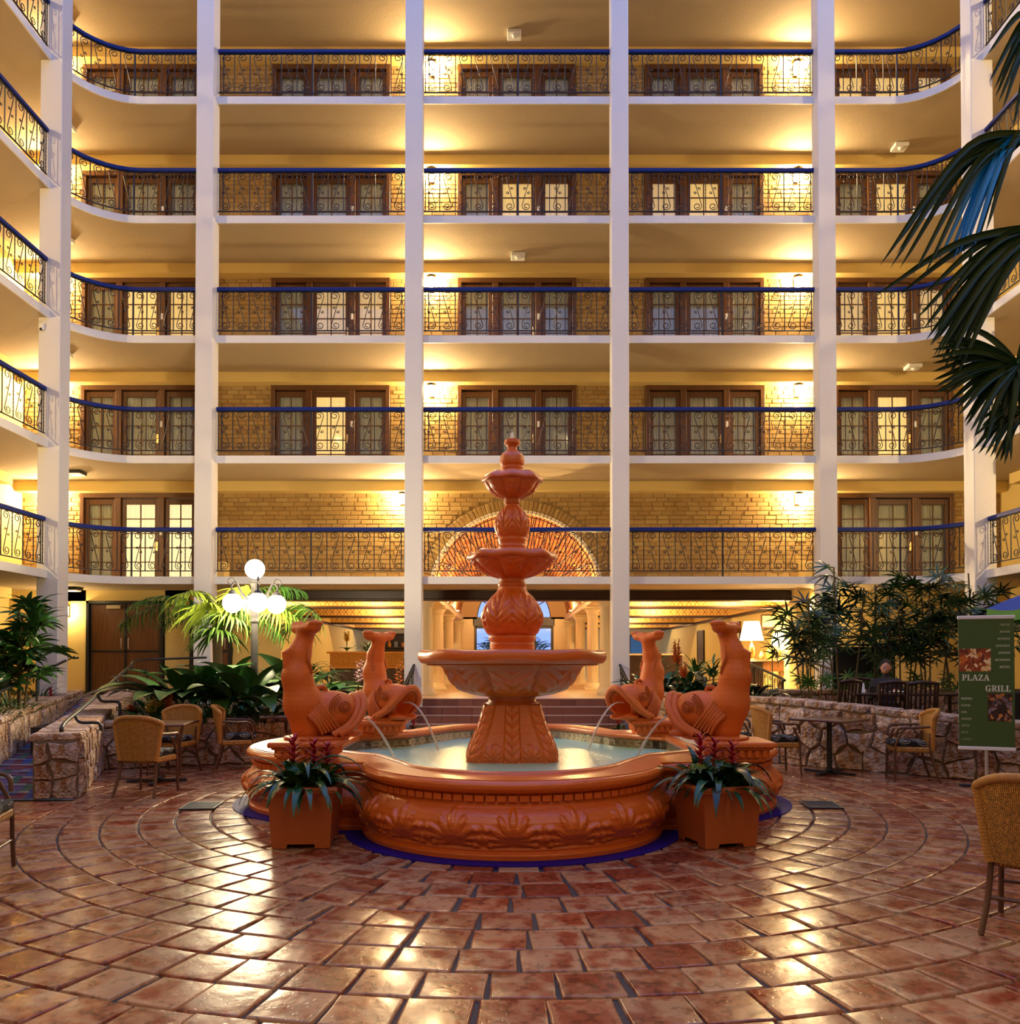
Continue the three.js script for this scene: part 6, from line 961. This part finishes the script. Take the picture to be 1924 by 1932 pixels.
[[285, 12.0, 36, smallLeaf, [GM.mid, GM.deep], 'leafy low plant behind the flowers beside the ramp'], [330, 12.2, 40, smallLeaf, [GM.deep, GM.teal], 'low bushy plant left of the broad leaved clump over the stone wall'], [370, 12.3, 36, grassLeaf, [GM.mid, GM.light], 'tuft of narrow arching leaves before the broad leaved clump'], [430, 12.4, 44, smallLeaf, [GM.deep, GM.teal], 'dark low bush over the stone wall below the lamp post'], [500, 12.4, 44, smallLeaf, [GM.deep, GM.dark], 'dark low bush over the stone wall left of the front left fish'], [300, 14.8, 60, grassLeaf, [GM.mid, GM.light, GM.light], 'grassy light green tuft beside the upper ramp railing'], [660, 13.8, 44, smallLeaf, [GM.deep, GM.teal], 'low bush in the gap between the two left fish statues'], [690, 15.2, 40, smallLeaf, [GM.mid, GM.deep], 'low bush behind the rear left fish statue'], [755, 16.2, 26, grassLeaf, [GM.mid], 'small tuft beside the left stair rail']].forEach(([px, d, n, ge, ma, l], i) => { const p = at(px, d); bush('low_plant', l, p.x, 0.57, p.z, n, ge, ma, i === 5 ? 1.3 : 1.15, 320 + i, 0.3, GB); });
function spike(name, label, px, d, y, n, mat, h, seed, group) { const p = at(px, d), r = rng(seed), g = thing(name, label, 'flower', [p.x, y, p.z], 0, group), pet = blade({ L: 0.075, W: 0.035, a0: 0.6, a1: 1.5, n: 4, tip: 0.7 }); for (let i = 0; i < n; i++) { const ox = (r() - 0.5) * 0.16, oz = (r() - 0.5) * 0.16, hh = h * (0.75 + 0.4 * r()); put(g, 'stem', tube([[0, 0, 0], [ox * 0.2, hh * 0.5, oz * 0.2], [ox, hh, oz]], 0.006, 5), GM.mid, 0, 0, 0); for (let k = 0; k < 16; k++) { const t = k / 16; put(g, 'petal', pet, mat, ox * (0.6 + 0.4 * t), hh * (0.55 + 0.45 * t), oz * (0.6 + 0.4 * t), k * 2.4, 0.2, 1.55 - 0.6 * t); } } for (let i = 0; i < 9; i++) put(g, 'leaf', smallLeaf[i % 3], GM.mid, 0, 0, 0, i * 0.7, 0.2); return g; }
spike('yellow_flowers', 'yellow flower spikes above the stone wall beside the ramp', 292, 12.0, 0.57, 5, GM.yellow, 0.42, 401); spike('orange_flowers', 'orange flower spikes beside the yellow ones above the stone wall', 318, 12.0, 0.57, 4, GM.orange, 0.45, 402); spike('yellow_flowers', 'yellow flowers low behind the rear wicker chair back', 345, 11.9, 0.57, 4, GM.yellow, 0.25, 403); spike('red_flowers', 'small red flowers among leaves right beside the ramp stones', 252, 12.6, 0.66, 3, GM.orange, 0.2, 404);
spike('orchid', 'pale pink orchid spray in the dark leaves left of the rear left fish', 675, 13.6, 0.75, 2, GM.pink, 0.75, 405); spike('orange_flowers', 'thin stem of red orange flowers right of the rear left fish statue', 752, 15.2, 0.6, 2, GM.orange, 0.9, 406);
// ---- fan palm behind the lamp post
{
  const p = P(408, 1240, 15.0), g = thing('fan_palm', 'light green fan palm with drooping leaf tips arching behind the lamp post', 'palm', [p.x, 0.57, p.z]);
  put(g, 'trunk', tube([[0, 0, 0], [0.03, 0.9, 0], [0, 1.75, 0.02]], (t) => 0.095 - 0.02 * t, 10), GM.trunk, 0, 0, 0);
  const fr = [0, 1, 2].map((i) => frond({ L: 1.75, a0: 0.55, a1: 2.0 + 0.2 * i, n: 34, leaf: 0.52, W: 0.03, hang: 1.4, seed: 500 + i })), fn = [0, 1].map((i) => fan({ n: 30, L: 0.72, W: 0.05, spread: 4.6, droop: 1.25, seed: 510 + i, cup: 0.5 }));
  const at2 = (px, py, d) => { const q = P(px, py, d); return [q.x - p.x, q.y - 0.57, q.z - p.z]; };
  [[-1.5, 0.35, 1.05], [-1.15, 0.05, 0.9], [1.35, 0.2, 1.15], [1.65, -0.05, 1.0], [1.25, 0.45, 0.95], [-1.9, 0.2, 0.8], [2.6, 0.2, 0.8]].forEach(([ry, rx, s], i) => put(g, 'frond', fr[i % 3], i % 3 === 2 ? GM.light : GM.mid, 0, 1.72, 0, ry, rx, s));
  [[390, 1150, 14.4, 0.4, 1.15], [435, 1165, 14.3, -0.2, 1.15], [520, 1150, 14.7, -0.5, 1.1], [585, 1150, 15, -0.6, 1.0], [360, 1120, 14.9, 0.6, 1.1], [560, 1175, 15.2, -0.3, 1.0], [470, 1120, 14.8, 0, 1.0], [410, 1190, 14.2, 0.1, 1.1], [450, 1140, 14.5, 0.2, 1.2]].forEach(([x, y, d, rz, s], i) => { const q = at2(x, y, d); put(g, 'fan_leaf', fn[i % 2], i % 2 ? GM.light : GM.lime, q[0], q[1], q[2], rz * 1.2, 0.9 + 0.2 * (i % 3), s, rz); put(g, 'stalk', tube([[0, 1.6, 0], [q[0] * 0.5, (1.6 + q[1]) / 2 + 0.15, q[2] * 0.5], q], 0.012, 5), GM.light, 0, 0, 0); });
}
{ // feathery bush right of the lamp post
  const p = at(575, 16.0); bush('dracaena', 'bright green bushy plant lit by the lamp post, behind the front left fish tail', p.x, 1.15, p.z, 90, [blade({ L: 0.5, W: 0.045, a0: 0.3, a1: 2.2, n: 8 }), blade({ L: 0.42, W: 0.04, a0: 0.5, a1: 2.5, n: 8 })], [GM.light, GM.mid, GM.mid], 1.15, 530, 0.35, null, 0.3);
}
// ---- left edge: big palm-like plants, hanging planter
{
  const p = at(35, 12.6), g = thing('bamboo_palm', 'dark green bushy palm at the left edge in front of the corner column', 'palm', [p.x, 0.58, p.z]), r = rng(540);
  const lf = [0, 1, 2].map((i) => fan({ n: 9, L: 0.42, W: 0.075, spread: 3.6, droop: 0.9, seed: 541 + i })), bl = blade({ L: 0.62, W: 0.12, a0: 0.2, a1: 1.5, n: 9, tip: 0.62, stalk: 0.1 });
  for (let c = 0; c < 5; c++) { const x = (r() - 0.5) * 0.5, z = (r() - 0.5) * 0.5, h = 1.2 + r() * 0.7; put(g, 'cane', tube([[x * 0.3, 0, z * 0.3], [x * 0.7, h * 0.5, z * 0.7], [x, h, z]], 0.016, 6), GM.cane, 0, 0, 0); for (let i = 0; i < 8; i++) put(g, 'leaf', lf[floor(r() * 3)], r() < 0.5 ? GM.deep : GM.mid, x * (0.6 + 0.4 * i / 8) + (r() - 0.5) * 0.7, h * (0.45 + 0.6 * i / 8), z + (r() - 0.5) * 0.5, r() * 6.3, 0.5 + r() * 0.6, 0.8 + 0.4 * r()); }
  for (let i = 0; i < 14; i++) put(g, 'leaf', bl, GM.deep, 0.25, 1.3 + r() * 0.5, 0, i * 0.45, 0.1, 0.8 + 0.3 * r());
  [[20, 11.6, 'grassy low plant behind the left ramp wall at the picture edge'], [60, 13.2, 'grassy low plant behind the left ramp wall, in the middle'], [105, 16.4, 'grassy low plant at the foot of the left corner column']].forEach(([px, d, l], i) => { const q = at(px, d); bush('grass_plant', l, q.x - 0.35, 0.6, q.z, 60, grassLeaf, [GM.mid, GM.deep], 1.25, 560 + i, 0.34, 'low plants behind the left ramp wall'); });
}
// bromeliads
const strap = [0, 1, 2].map((i) => blade({ L: 0.34 + 0.05 * i, W: 0.055, a0: 0.35 + 0.15 * i, a1: 1.7 + 0.3 * i, n: 9, fold: 0.35, tip: 0.45 })), bract = blade({ L: 0.11, W: 0.03, a0: 0.3, a1: 1.0, n: 4, tip: 0.55 });
function bromeliad(label, x, y, z, s, seed, group = 'red bromeliads') { const r = rng(seed), g = thing('bromeliad', label, 'plant', [x, y, z], 0, group); for (let i = 0; i < 15; i++) put(g, 'leaf', strap[floor(r() * 3)], r() < 0.7 ? GM.blade : GM.teal, 0, 0, 0, i * 2.4, (r() - 0.5) * 0.25 + (i < 5 ? -0.25 : 0.1), s * (0.8 + 0.35 * r())); put(g, 'stem', tube([[0, 0, 0], [0.01, 0.3 * s, 0]], 0.014, 6), GM.red, 0, 0, 0); for (let i = 0; i < 20; i++) put(g, 'bract', bract, GM.red, 0.005, (0.17 + 0.008 * i) * s, 0, i * 2.4, 0.55 - i * 0.02, s * (1.15 - 0.02 * i)); return g; }
bromeliad('red bromeliad growing at the foot of the left corner column', P(95, 1290, 16.2).x, 0.62, P(95, 1290, 16.2).z, 1.1, 570);
// ---- planter boxes at the pool
PLANTER.forEach(([x, z, t], k) => {
  const y = 0.44, side = k ? 'right' : 'left', R = rng(600 + k);
  [[-0.13, -0.05, 1.1], [0.02, -0.16, 1.0], [0.15, -0.08, 0.95]].forEach(([dx, dz, s], i) => bromeliad(`red-topped bromeliad in the ${side} planter box, ${['left', 'middle', 'right'][i]} of three`, x + dx, y, z + dz, s * 1.22, 610 + k * 10 + i, 'red bromeliads in the planter boxes'));
  const cl = blade({ L: 0.27, W: 0.12, a0: 0.3, a1: 1.5, n: 8, tip: 0.6, stalk: 0.12, wave: 0.1 });
  [[k ? -0.17 : 0.1, 0.08], [k ? 0.12 : -0.05, 0.12]].forEach(([dx, dz], i) => { const g = thing('croton', `yellow-veined croton in the ${side} planter box, ${i ? 'second from the pool' : 'on the side towards the pool'}`, 'plant', [x + dx, y, z + dz], 0, 'crotons in the planter boxes'); for (let j = 0; j < 12; j++) put(g, 'leaf', cl, R() < 0.62 ? GM.croton : R() < 0.6 ? GM.teal : GM.blade, 0, 0.02 * (j % 5), 0, j * 2.4 + i, (R() - 0.5) * 0.3, 0.8 + 0.45 * R()); });
  bush('trailing_plant', `long drooping grey-green leaves spilling over the rim of the ${side} planter box`, x, y, z + 0.08, 44, [blade({ L: 0.5, W: 0.085, a0: 0.5, a1: 2.5, n: 10, tip: 0.48, fold: 0.3 }), blade({ L: 0.42, W: 0.075, a0: 0.8, a1: 2.7, n: 10, tip: 0.48, fold: 0.3 })], [GM.blade, GM.deep, GM.teal, GM.dark], 0.92, 630 + k, 0.17, 'trailing leaves in the planter boxes', 0.25);
});
// ---- right bed behind the pool
{
  const B = 'plants of the right bed';
  [[1215, 17.0, 'broad leaved dark plant beside the right stair rail', 0.8], [1255, 15.6, 'dark glossy bush over the stone wall right of the rear right fish', 0.9], [1300, 15.2, 'dark glossy bush left of the front right fish tail', 0.9], [1335, 15.0, 'dark bush just behind the front right fish', 0.8], [1410, 14.4, 'dark bush right of the front right fish, below the table lamp', 0.7]].forEach(([px, d, l, s], i) => { const p = at(px, d); bush('dark_bush', l, p.x, 0.79, p.z, 46, smallLeaf, [GM.deep, GM.dark, GM.teal], 1.9 * s, 700 + i, 0.36, B); });
  [[1235, 16.2, 'spiky dracaena behind the rear right fish head'], [1312, 16, 'spiky dracaena before the yellow lobby wall'], [1345, 15.6, 'spiky dracaena close to the front right fish tail']].forEach(([px, d, l], i) => { const p = at(px, d), g = bush('dracaena', l, p.x, 1.22, p.z, 26, [blade({ L: 0.42, W: 0.045, a0: 0.1, a1: 1.2, n: 8 }), blade({ L: 0.36, W: 0.04, a0: 0.3, a1: 1.7, n: 8 })], [GM.mid, GM.light], 1.1, 720 + i, 0.08, B, 0.4); put(g, 'cane', tube([[0, -0.44, 0], [0.01, 0.05, 0]], 0.018, 6), GM.cane, 0, 0, 0); });
  spike('orange_flowers', 'large arching spray of orange flowers above the right stone wall', 1277, 15.6, 1.1, 10, GM.orange, 0.75, 730); spike('orange_flowers', 'orange flowers low in front of the large orange spray', 1290, 15.3, 0.95, 6, GM.orange, 0.5, 733); spike('white_flowers', 'small white flowers between the dark leaves of the right bed', 1322, 14.9, 0.95, 3, std([0.8, 0.72, 0.55], 0.6), 0.35, 731);
  const q = at(780, 15.8); bromeliad('dark red bromeliad low beside the left stair rail, behind the pool rim', q.x, 0.08, q.z, 1.25, 740); const q2 = at(1165, 15.8); bromeliad('dark bromeliad low beside the right stair rail, behind the pool rim', q2.x, 0.08, q2.z, 1.2, 741);
}
// ---- lady palms on the right
{
  const r = rng(800), fans = [0, 1, 2, 3, 4].map((i) => fan({ n: 8 + i % 3, L: 0.38, W: 0.042, spread: 4.4, droop: 0.45 + 0.15 * i, seed: 801 + i, cup: 0.2 }));
  const spots = [[1535, 14.2, 2.15, 'with bare canes, first from the lit pillar'], [1590, 15.0, 2.45, 'reaching up in front of the right column'], [1645, 15.4, 2.2, 'left of the black screen panel'], [1700, 15.2, 2.25, 'over the black screen panel behind the diner'], [1755, 15.0, 2.4, 'right of the diner'], [1815, 14.8, 2.3, 'just left of the banner'], [1862, 15.6, 2.45, 'behind the banner at the right end of the row']];
  spots.forEach(([px, d, h, l], s) => {
    const p = at(px, d), g = thing('lady_palm', `lady palm with narrow leaflets ${l}`, 'palm', [p.x, 0.88, p.z], 0, 'lady palms on the right terrace');
    for (let c = 0; c < 4; c++) {
      const x = (r() - 0.5) * 0.75, z = (r() - 0.5) * 0.7, hh = (h - 0.15) * (0.62 + 0.42 * r()); put(g, 'cane', tube(curve([[x * 0.5, 0, z * 0.5], [x * 0.8, hh * 0.5, z * 0.8], [x, hh, z]], 8), 0.014, 6), GM.cane, 0, 0, 0);
      const n = 8 + floor(r() * 4); for (let i = 0; i < n; i++) { const t = 0.42 + 0.6 * i / n, ry = r() * 6.28, o = 0.16 + 0.2 * r(), fx = x + o * sin(ry), fz = z + o * cos(ry), fy = hh * t + 0.1; put(g, 'stalk', tube([[x * t, hh * t - 0.05, z * t], [fx, fy, fz]], 0.005, 4), GM.mid, 0, 0, 0); put(g, 'leaf', fans[floor(r() * 5)], r() < 0.3 ? GM.dark : GM.deep, fx, fy, fz, ry, 0.35 + r() * 0.9, 0.8 + 0.35 * r(), (r() - 0.5) * 0.8); }
    }
    for (let i = 0; i < 6; i++) { const ry = r() * 6.28; put(g, 'leaf', fans[floor(r() * 5)], GM.mid, 0.25 * sin(ry), 0.15 + 0.25 * r(), 0.25 * cos(ry), ry, 0.5, 0.7); }
  });
}
// ---- foreground palm leaning in at the top right
{
  const d0 = 7.4, g0 = P(1985, 640, d0), g = thing('fan_palm', 'dark fan palm leaning in at the upper right, one leaf catching blue light', 'palm', [g0.x + 0.9, 0, g0.z], 0);
  const o = g.position, loc = (px, py, d) => { const q = P(px, py, d); return [q.x - o.x, q.y - o.y, q.z - o.z]; };
  put(g, 'trunk', tube([[0.1, 0, 0], [0.0, 2.5, 0.05], [-0.1, 4.9, 0]], (t) => 0.13 - 0.03 * t, 12), GM.trunk, 0, 0, 0);
  const skyTintLeaf = G([0.005, 0.22, 0.62], 0.35), r = rng(900);  // blue skylight painted into the colour of this leaf
  // each leaf: midline through photographed places; segments peel off and hang
  function leaf(hub, tips, W, mats, sag, name = 'leaf') { const h = loc(...hub), segs = []; put(g, 'stalk', tube(curve([[-0.1, 4.7, 0], [h[0] * 0.5 - 0.05, (4.9 + h[1]) / 2 + 0.2, h[2] * 0.5], h], 10), 0.016, 6), GM.mid, 0, 0, 0);
    tips.forEach((t, i) => { const e = loc(...t), mid = [(h[0] + e[0]) / 2 + (r() - 0.5) * 0.02, (h[1] + e[1]) / 2 + sag * (t[3] ?? 1), (h[2] + e[2]) / 2 + (r() - 0.5) * 0.1], c = curve([h, mid, e], 12), n = 12, pos = [], uv = [], idx = []; for (let k = 0; k <= n; k++) { const q = k / n, w = W * (0.25 + 1.1 * pow(sin(PI * pow(q * 0.97 + 0.02, 0.62)), 0.8)) * (q > 0.98 ? 0.1 : 1), a = c[max(0, k - 1)], b = c[min(n, k + 1)], tx = b.x - a.x, ty = b.y - a.y, l = hypot(tx, ty) || 1, nx = -ty / l, ny = tx / l; pos.push(c[k].x + nx * w, c[k].y + ny * w, c[k].z + w * 0.5, c[k].x, c[k].y, c[k].z - w * 0.5, c[k].x - nx * w, c[k].y - ny * w, c[k].z + w * 0.5); uv.push(0, q, 0.5, q, 1, q); } for (let k = 0; k < n; k++) for (const j of [0, 1]) { const b = k * 3 + j; idx.push(b, b + 1, b + 3, b + 3, b + 1, b + 4); } const ge = new THREE.BufferGeometry(); ge.setAttribute('position', new THREE.Float32BufferAttribute(pos, 3)); ge.setAttribute('uv', new THREE.Float32BufferAttribute(uv, 2)); ge.setIndex(idx); ge.computeVertexNormals(); part(g, 'leaf_blade', ge, mats(i)); }); }
  const dk = () => GM.palm, D = d0;
  const T = (a, b, n, j = 12, dd = 0.3) => { const o2 = []; for (let i = 0; i < n; i++) { const t = i / (n - 1); o2.push([lerp(a[0], b[0], t) + (r() - 0.5) * j, lerp(a[1], b[1], t) + (r() - 0.5) * j, D + (r() - 0.5) * dd]); } return o2; };
  leaf([1945, 250, D], [...T([1655, 505], [1745, 520], 5), ...T([1700, 450], [1690, 480], 3), ...T([1760, 500], [1830, 480], 7), ...T([1820, 520], [1860, 440], 3)], 0.026, (i) => i > 7 && i < 15 ? skyTintLeaf : GM.palm, 0.32);
  leaf([1975, 20, D], [...T([1862, 105], [1885, 200], 4), ...T([1870, 150], [1905, 240], 4)], 0.022, dk, 0.15);
  leaf([1960, 425, D - 0.2], [...T([1745, 640], [1800, 720], 10, 14), ...T([1735, 600], [1790, 690], 7, 18), ...T([1650, 560], [1790, 560], 4)], 0.026, dk, 0.14);
  leaf([1918, 685, D], [...T([1760, 745], [1755, 660], 7, 8), ...T([1765, 650], [1790, 615], 3, 8), ...T([1770, 735], [1850, 840], 11, 12), ...T([1860, 850], [1960, 900], 7, 12), ...T([1960, 600], [1990, 800], 6, 12)], 0.024, dk, 0.07);
  leaf([1935, 780, D + 0.3], [...T([1830, 850], [1900, 870], 8, 14), ...T([1850, 800], [1840, 830], 4, 12)], 0.02, dk, 0.1);
}
// ---- hedge outside the entrance
bush('hedge', 'dark green hedge seen through the glass entrance doors at the far end', 0.1, 1.9, -32.6, 170, smallLeaf, [GM.deep, GM.dark, GM.mid], 2.9, 990, 1.5, null, 0.15, 'hedge');
// ---- lobby furnishings
{
  const p = P(680, 1232, 25), k = thing('reception_counter', 'golden wicker fronted reception counter in the lobby left of the entrance', 'counter', [p.x, LOB, p.z], 0.12);
  part(k, 'front', [bx(2.2, 0.42, 0.1, 0.2, 0.85, 0.1)], wicker); part(k, 'top', [bx(2.4, 0.06, 0.6, 0.2, 1.09, -0.1, 0.015)], rattan); part(k, 'panel', [bx(2.2, 0.62, 0.08, 0.2, 0.31, 0.06)], M.darkWood); part(k, 'moulding', [bx(2.24, 0.05, 0.14, 0.2, 0.64, 0.1)], rattan);
  const q = P(702, 1190, 25.2); bush('potted_dracaena', 'bushy green plant standing on the reception counter', q.x - 0.12, LOB + 1.13, q.z - 0.1, 44, [blade({ L: 0.5, W: 0.05, a0: 0.2, a1: 1.9, n: 8 }), blade({ L: 0.42, W: 0.05, a0: 0.4, a1: 2.2, n: 8 })], [GM.light, GM.mid], 1.05, 950, 0.12, null, 0.3); const q2 = P(645, 1220, 24.6); spike('yellow_flowers', 'tall arrangement of yellow flowers at the left end of the reception counter', 654, 25.05, LOB + 1.12, 9, GM.yellow, 0.6, 951);
  const b = P(750, 1250, 29), s = thing('display_shelf', 'dark shelf stocked with small bright goods in the lobby by the left middle column', 'shelf', [b.x - 0.05, LOB, b.z]);
  part(s, 'back', [bx(1.3, 1.75, 0.03, 0, 0.9, -0.17)], M.darkWood); part(s, 'side', [bx(0.04, 1.8, 0.36, -0.65, 0.9, 0)], M.darkWood); part(s, 'side', [bx(0.04, 1.8, 0.36, 0.65, 0.9, 0)], M.darkWood); for (const y of [0.1, 0.5, 0.9, 1.3, 1.78]) part(s, 'shelf_board', [bx(1.3, 0.035, 0.36, 0, y, 0)], M.darkWood);
  const r = rng(960), cols = [[0.7, 0.3, 0.08], [0.75, 0.55, 0.2], [0.6, 0.12, 0.05], [0.7, 0.65, 0.5], [0.25, 0.3, 0.5]].map((c) => std(c, 0.4)), kinds = [lathe(spline([[0.05, 0], [0.075, 0.06], [0.06, 0.15], [0.03, 0.19], [0.04, 0.23]], 14), 14), cbox(0.13, 0.2, 0.1, 0.008).translate(0, 0.1, 0), lathe(spline([[0.04, 0], [0.06, 0.03], [0.065, 0.12], [0.05, 0.16]], 10), 14)], nm = ['vase', 'box', 'jar'], cn = ['orange', 'yellow', 'red', 'cream', 'blue'];
  ['second', 'third', 'top'].forEach((row, j) => { for (let i = 0; i < 5; i++) { const kk = floor(r() * 3), c = floor(r() * 5); thingMesh('shelf_' + nm[kk], kinds[kk], cols[c], `${cn[c]} ${nm[kk]} on the ${row} board of the lobby shelf, number ${['one', 'two', 'three', 'four', 'five'][i]} from the left`, nm[kk], 'goods on the lobby shelf').position.set(b.x - 0.05 - 0.48 + i * 0.24, LOB + [0.52, 0.92, 1.32][j], b.z + 0.02); } });
  // right side: console, lamps, vases, pictures
  const c = P(1452, 1250, 22), cs = thing('console_table', 'wooden console table with curved legs in the bright corner of the lobby', 'table', [c.x, LOB, c.z]); part(cs, 'top', [bx(0.75, 0.05, 0.4, 0, 0.84, 0, 0.012)], M.midWood); part(cs, 'drawer', [bx(0.66, 0.26, 0.34, 0, 0.69, 0, 0.01)], M.midWood); for (const [x, z] of [[-1, -1], [1, -1], [-1, 1], [1, 1]]) part(cs, 'leg', [tube(curve([[x * 0.31, 0.6, z * 0.15], [x * 0.35, 0.4, z * 0.17], [x * 0.28, 0.15, z * 0.14], [x * 0.34, 0, z * 0.17]], 12), (t) => 0.035 - 0.015 * t, 7)], M.midWood);
  const vase = lathe(spline([[0.05, 0], [0.10, 0.1], [0.11, 0.2], [0.06, 0.32], [0.045, 0.36], [0.07, 0.4]], 24), 24); thingMesh('vase', vase, phys([0.75, 0.45, 0.04], 0.25, { clearcoat: 0.6 }), 'tall yellow glazed vase on the console table', 'vase').position.set(c.x + 0.02, LOB + 0.87, c.z); const v2 = thingMesh('vase', vase, std([0.45, 0.16, 0.05], 0.5), 'small brown jug on the console table left of the yellow vase', 'vase'); v2.position.set(c.x - 0.22, LOB + 0.87, c.z); v2.scale.setScalar(0.62);
  const shade = std([0.95, 0.85, 0.65], 0.8, { emissive: new THREE.Color().setRGB(1, 0.80, 0.45), emissiveIntensity: 7 });
  const tl = (label, x, y, z, s, cd) => { const g = thing('table_lamp', label, 'lamp', [x, y, z], 0, 'bright lamps in the right corner of the lobby'); part(g, 'base', [lathe(spline([[0.1, 0], [0.1, 0.02], [0.03, 0.05], [0.06, 0.15], [0.05, 0.28], [0.015, 0.36], [0.015, 0.45]], 24), 20)], M.brass); part(g, 'lamp_shade', [lathe([[0.235, 0.42], [0.15, 0.80]], 32)], shade); part(g, 'bulb', [tf(new THREE.SphereGeometry(0.05, 14, 10), 0, 0.58, 0)], bulbGlow); g.scale.setScalar(s); pointLight(x, y + 0.58 * s, z, cd, 5); return g; };
  const l1 = P(1418, 1245, 21.6); const st = thing('lamp_stand', 'small dark wooden cabinet carrying the brightest lamp of the lobby', 'cabinet', [l1.x, LOB, l1.z]); part(st, 'body', [bx(0.5, 0.78, 0.4, 0, 0.41, 0, 0.01)], M.darkWood); part(st, 'top', [bx(0.56, 0.04, 0.46, 0, 0.82, 0, 0.01)], M.darkWood); part(st, 'door', [bx(0.22, 0.66, 0.02, -0.12, 0.41, 0.21, 0.005), bx(0.22, 0.66, 0.02, 0.12, 0.41, 0.21, 0.005)], M.darkWood);
  tl('large overbright white lamp on the dark cabinet in the right lobby corner', l1.x, LOB + 0.84, l1.z, 1.3, 38); tl('second white shaded lamp on the console table in the right lobby corner', c.x + 0.26, LOB + 0.87, c.z - 0.05, 0.9, 16);
  const frameOf = (label, x, y, z, w, h, ry, col) => { const g = thing('framed_picture', label, 'picture', [x, y, z], ry, 'pictures on the lobby walls'); part(g, 'frame', [bx(w, 0.04, 0.03, 0, h / 2, 0), bx(w, 0.04, 0.03, 0, -h / 2, 0), bx(0.04, h, 0.03, -w / 2, 0, 0), bx(0.04, h, 0.03, w / 2, 0, 0)], M.darkWood); part(g, 'print', [bx(w, h, 0.01, 0, 0, -0.005)], std(col, 0.6)); };
  frameOf('wide framed landscape above the console table', P(1460, 1172, 22.4).x, P(1460, 1172, 22.4).y, c.z - 0.5, 0.62, 0.34, 0, [0.45, 0.4, 0.15]); frameOf('tall grey print on the right lobby wall between the plants', 7.2, 2.25, -17.0, 0.7, 1.0, -PI / 2, [0.5, 0.48, 0.45]); frameOf('dark framed panel farther back on the right lobby wall', 7.2, 2.05, -22.0, 1.0, 1.2, -PI / 2, [0.06, 0.03, 0.03]); frameOf('small dark picture on the left lobby wall above the plants', -7.08, 2.4, -14.8, 0.35, 0.3, PI / 2, [0.12, 0.08, 0.05]); frameOf('bright blue screen picture at the far end of the right lobby', P(1228, 1214, 36).x, P(1228, 1214, 36).y, -30.38, 0.8, 0.9, 0, [0.08, 0.3, 0.55]);
  const bw = P(600, 1260, 24); const db = thing('dark_bar', 'dark bar front at the far right of the lobby behind the orange flowers', 'counter', [P(1225, 1290, 24).x, LOB, CAMZ - 24]); part(db, 'front', [bx(1.9, 1.0, 0.1, 0, 0.5, 0)], M.darkWood); part(db, 'top', [bx(2.0, 0.05, 0.5, 0, 1.03, -0.15, 0.01)], pillarStone);
  const fl = thing('floor_stand', 'thin iron floor stand before the console table', 'stand', [P(1457, 1300, 20.9).x, LOB, CAMZ - 20.9]); part(fl, 'pole', [tube([[0, 0.02, 0], [0, 1.35, 0]], 0.014, 6)], M.iron); part(fl, 'foot', [tube([[-0.18, 0.01, 0.1], [0, 0.12, 0], [0.18, 0.01, 0.1]], 0.012, 6), tube([[0, 0.12, 0], [0, 0.01, -0.2]], 0.012, 6)], M.iron);
  slopeRail('wrought iron stair rail between lobby and terrace, left of the lit pillar', 5.15, ZB + 0.05, LOB, 5.55, ZB + 1.7, 0.28); slopeRail('wrought iron stair rail between lobby and terrace, right of the lit pillar', 6.55, ZB + 0.05, LOB, 7.1, ZB + 1.7, 0.28);
  // wall lantern on the right ground wall, and an added one brightening the left
  const wl = P(1525, 1145, 20.1); sconce(wl.x, wl.y, ZG + 0.02, 0, 'glowing lantern on the yellow ground floor wall among the lady palms', 12, 'lanterns of the ground floor'); sconce(-10.9, 2.75, ZG + 0.02, 0, 'lantern on the yellow wall hidden behind the left corner column', 5, 'lanterns of the ground floor');
}
// lamps of the hall front behind the viewer
for (let k = 0; k < 5; k++) for (const x of [-9.5, -3.2, 3.2, 9.5]) sconce(x, FL(k) + 2.1, 13.03, PI, `lantern on the wall behind the viewer, ${STOREY[k]} from below, ${x < -5 ? 'far left' : x < 0 ? 'left' : x < 5 ? 'right' : 'far right'}`, FRONT_CD, 'lanterns behind the viewer');
{ const bad = []; scene.children.forEach((o) => { const l = o.userData.label; if (l && l.split(/\s+/).length > 16) bad.push(o.name + ": " + l); if (!l && o.isMesh === undefined && !o.isLight && o.userData.kind !== "structure") bad.push("nolabel " + o.name); }); if (bad.length) console.log(bad.join("\n")); }
renderer.render(scene, camera);
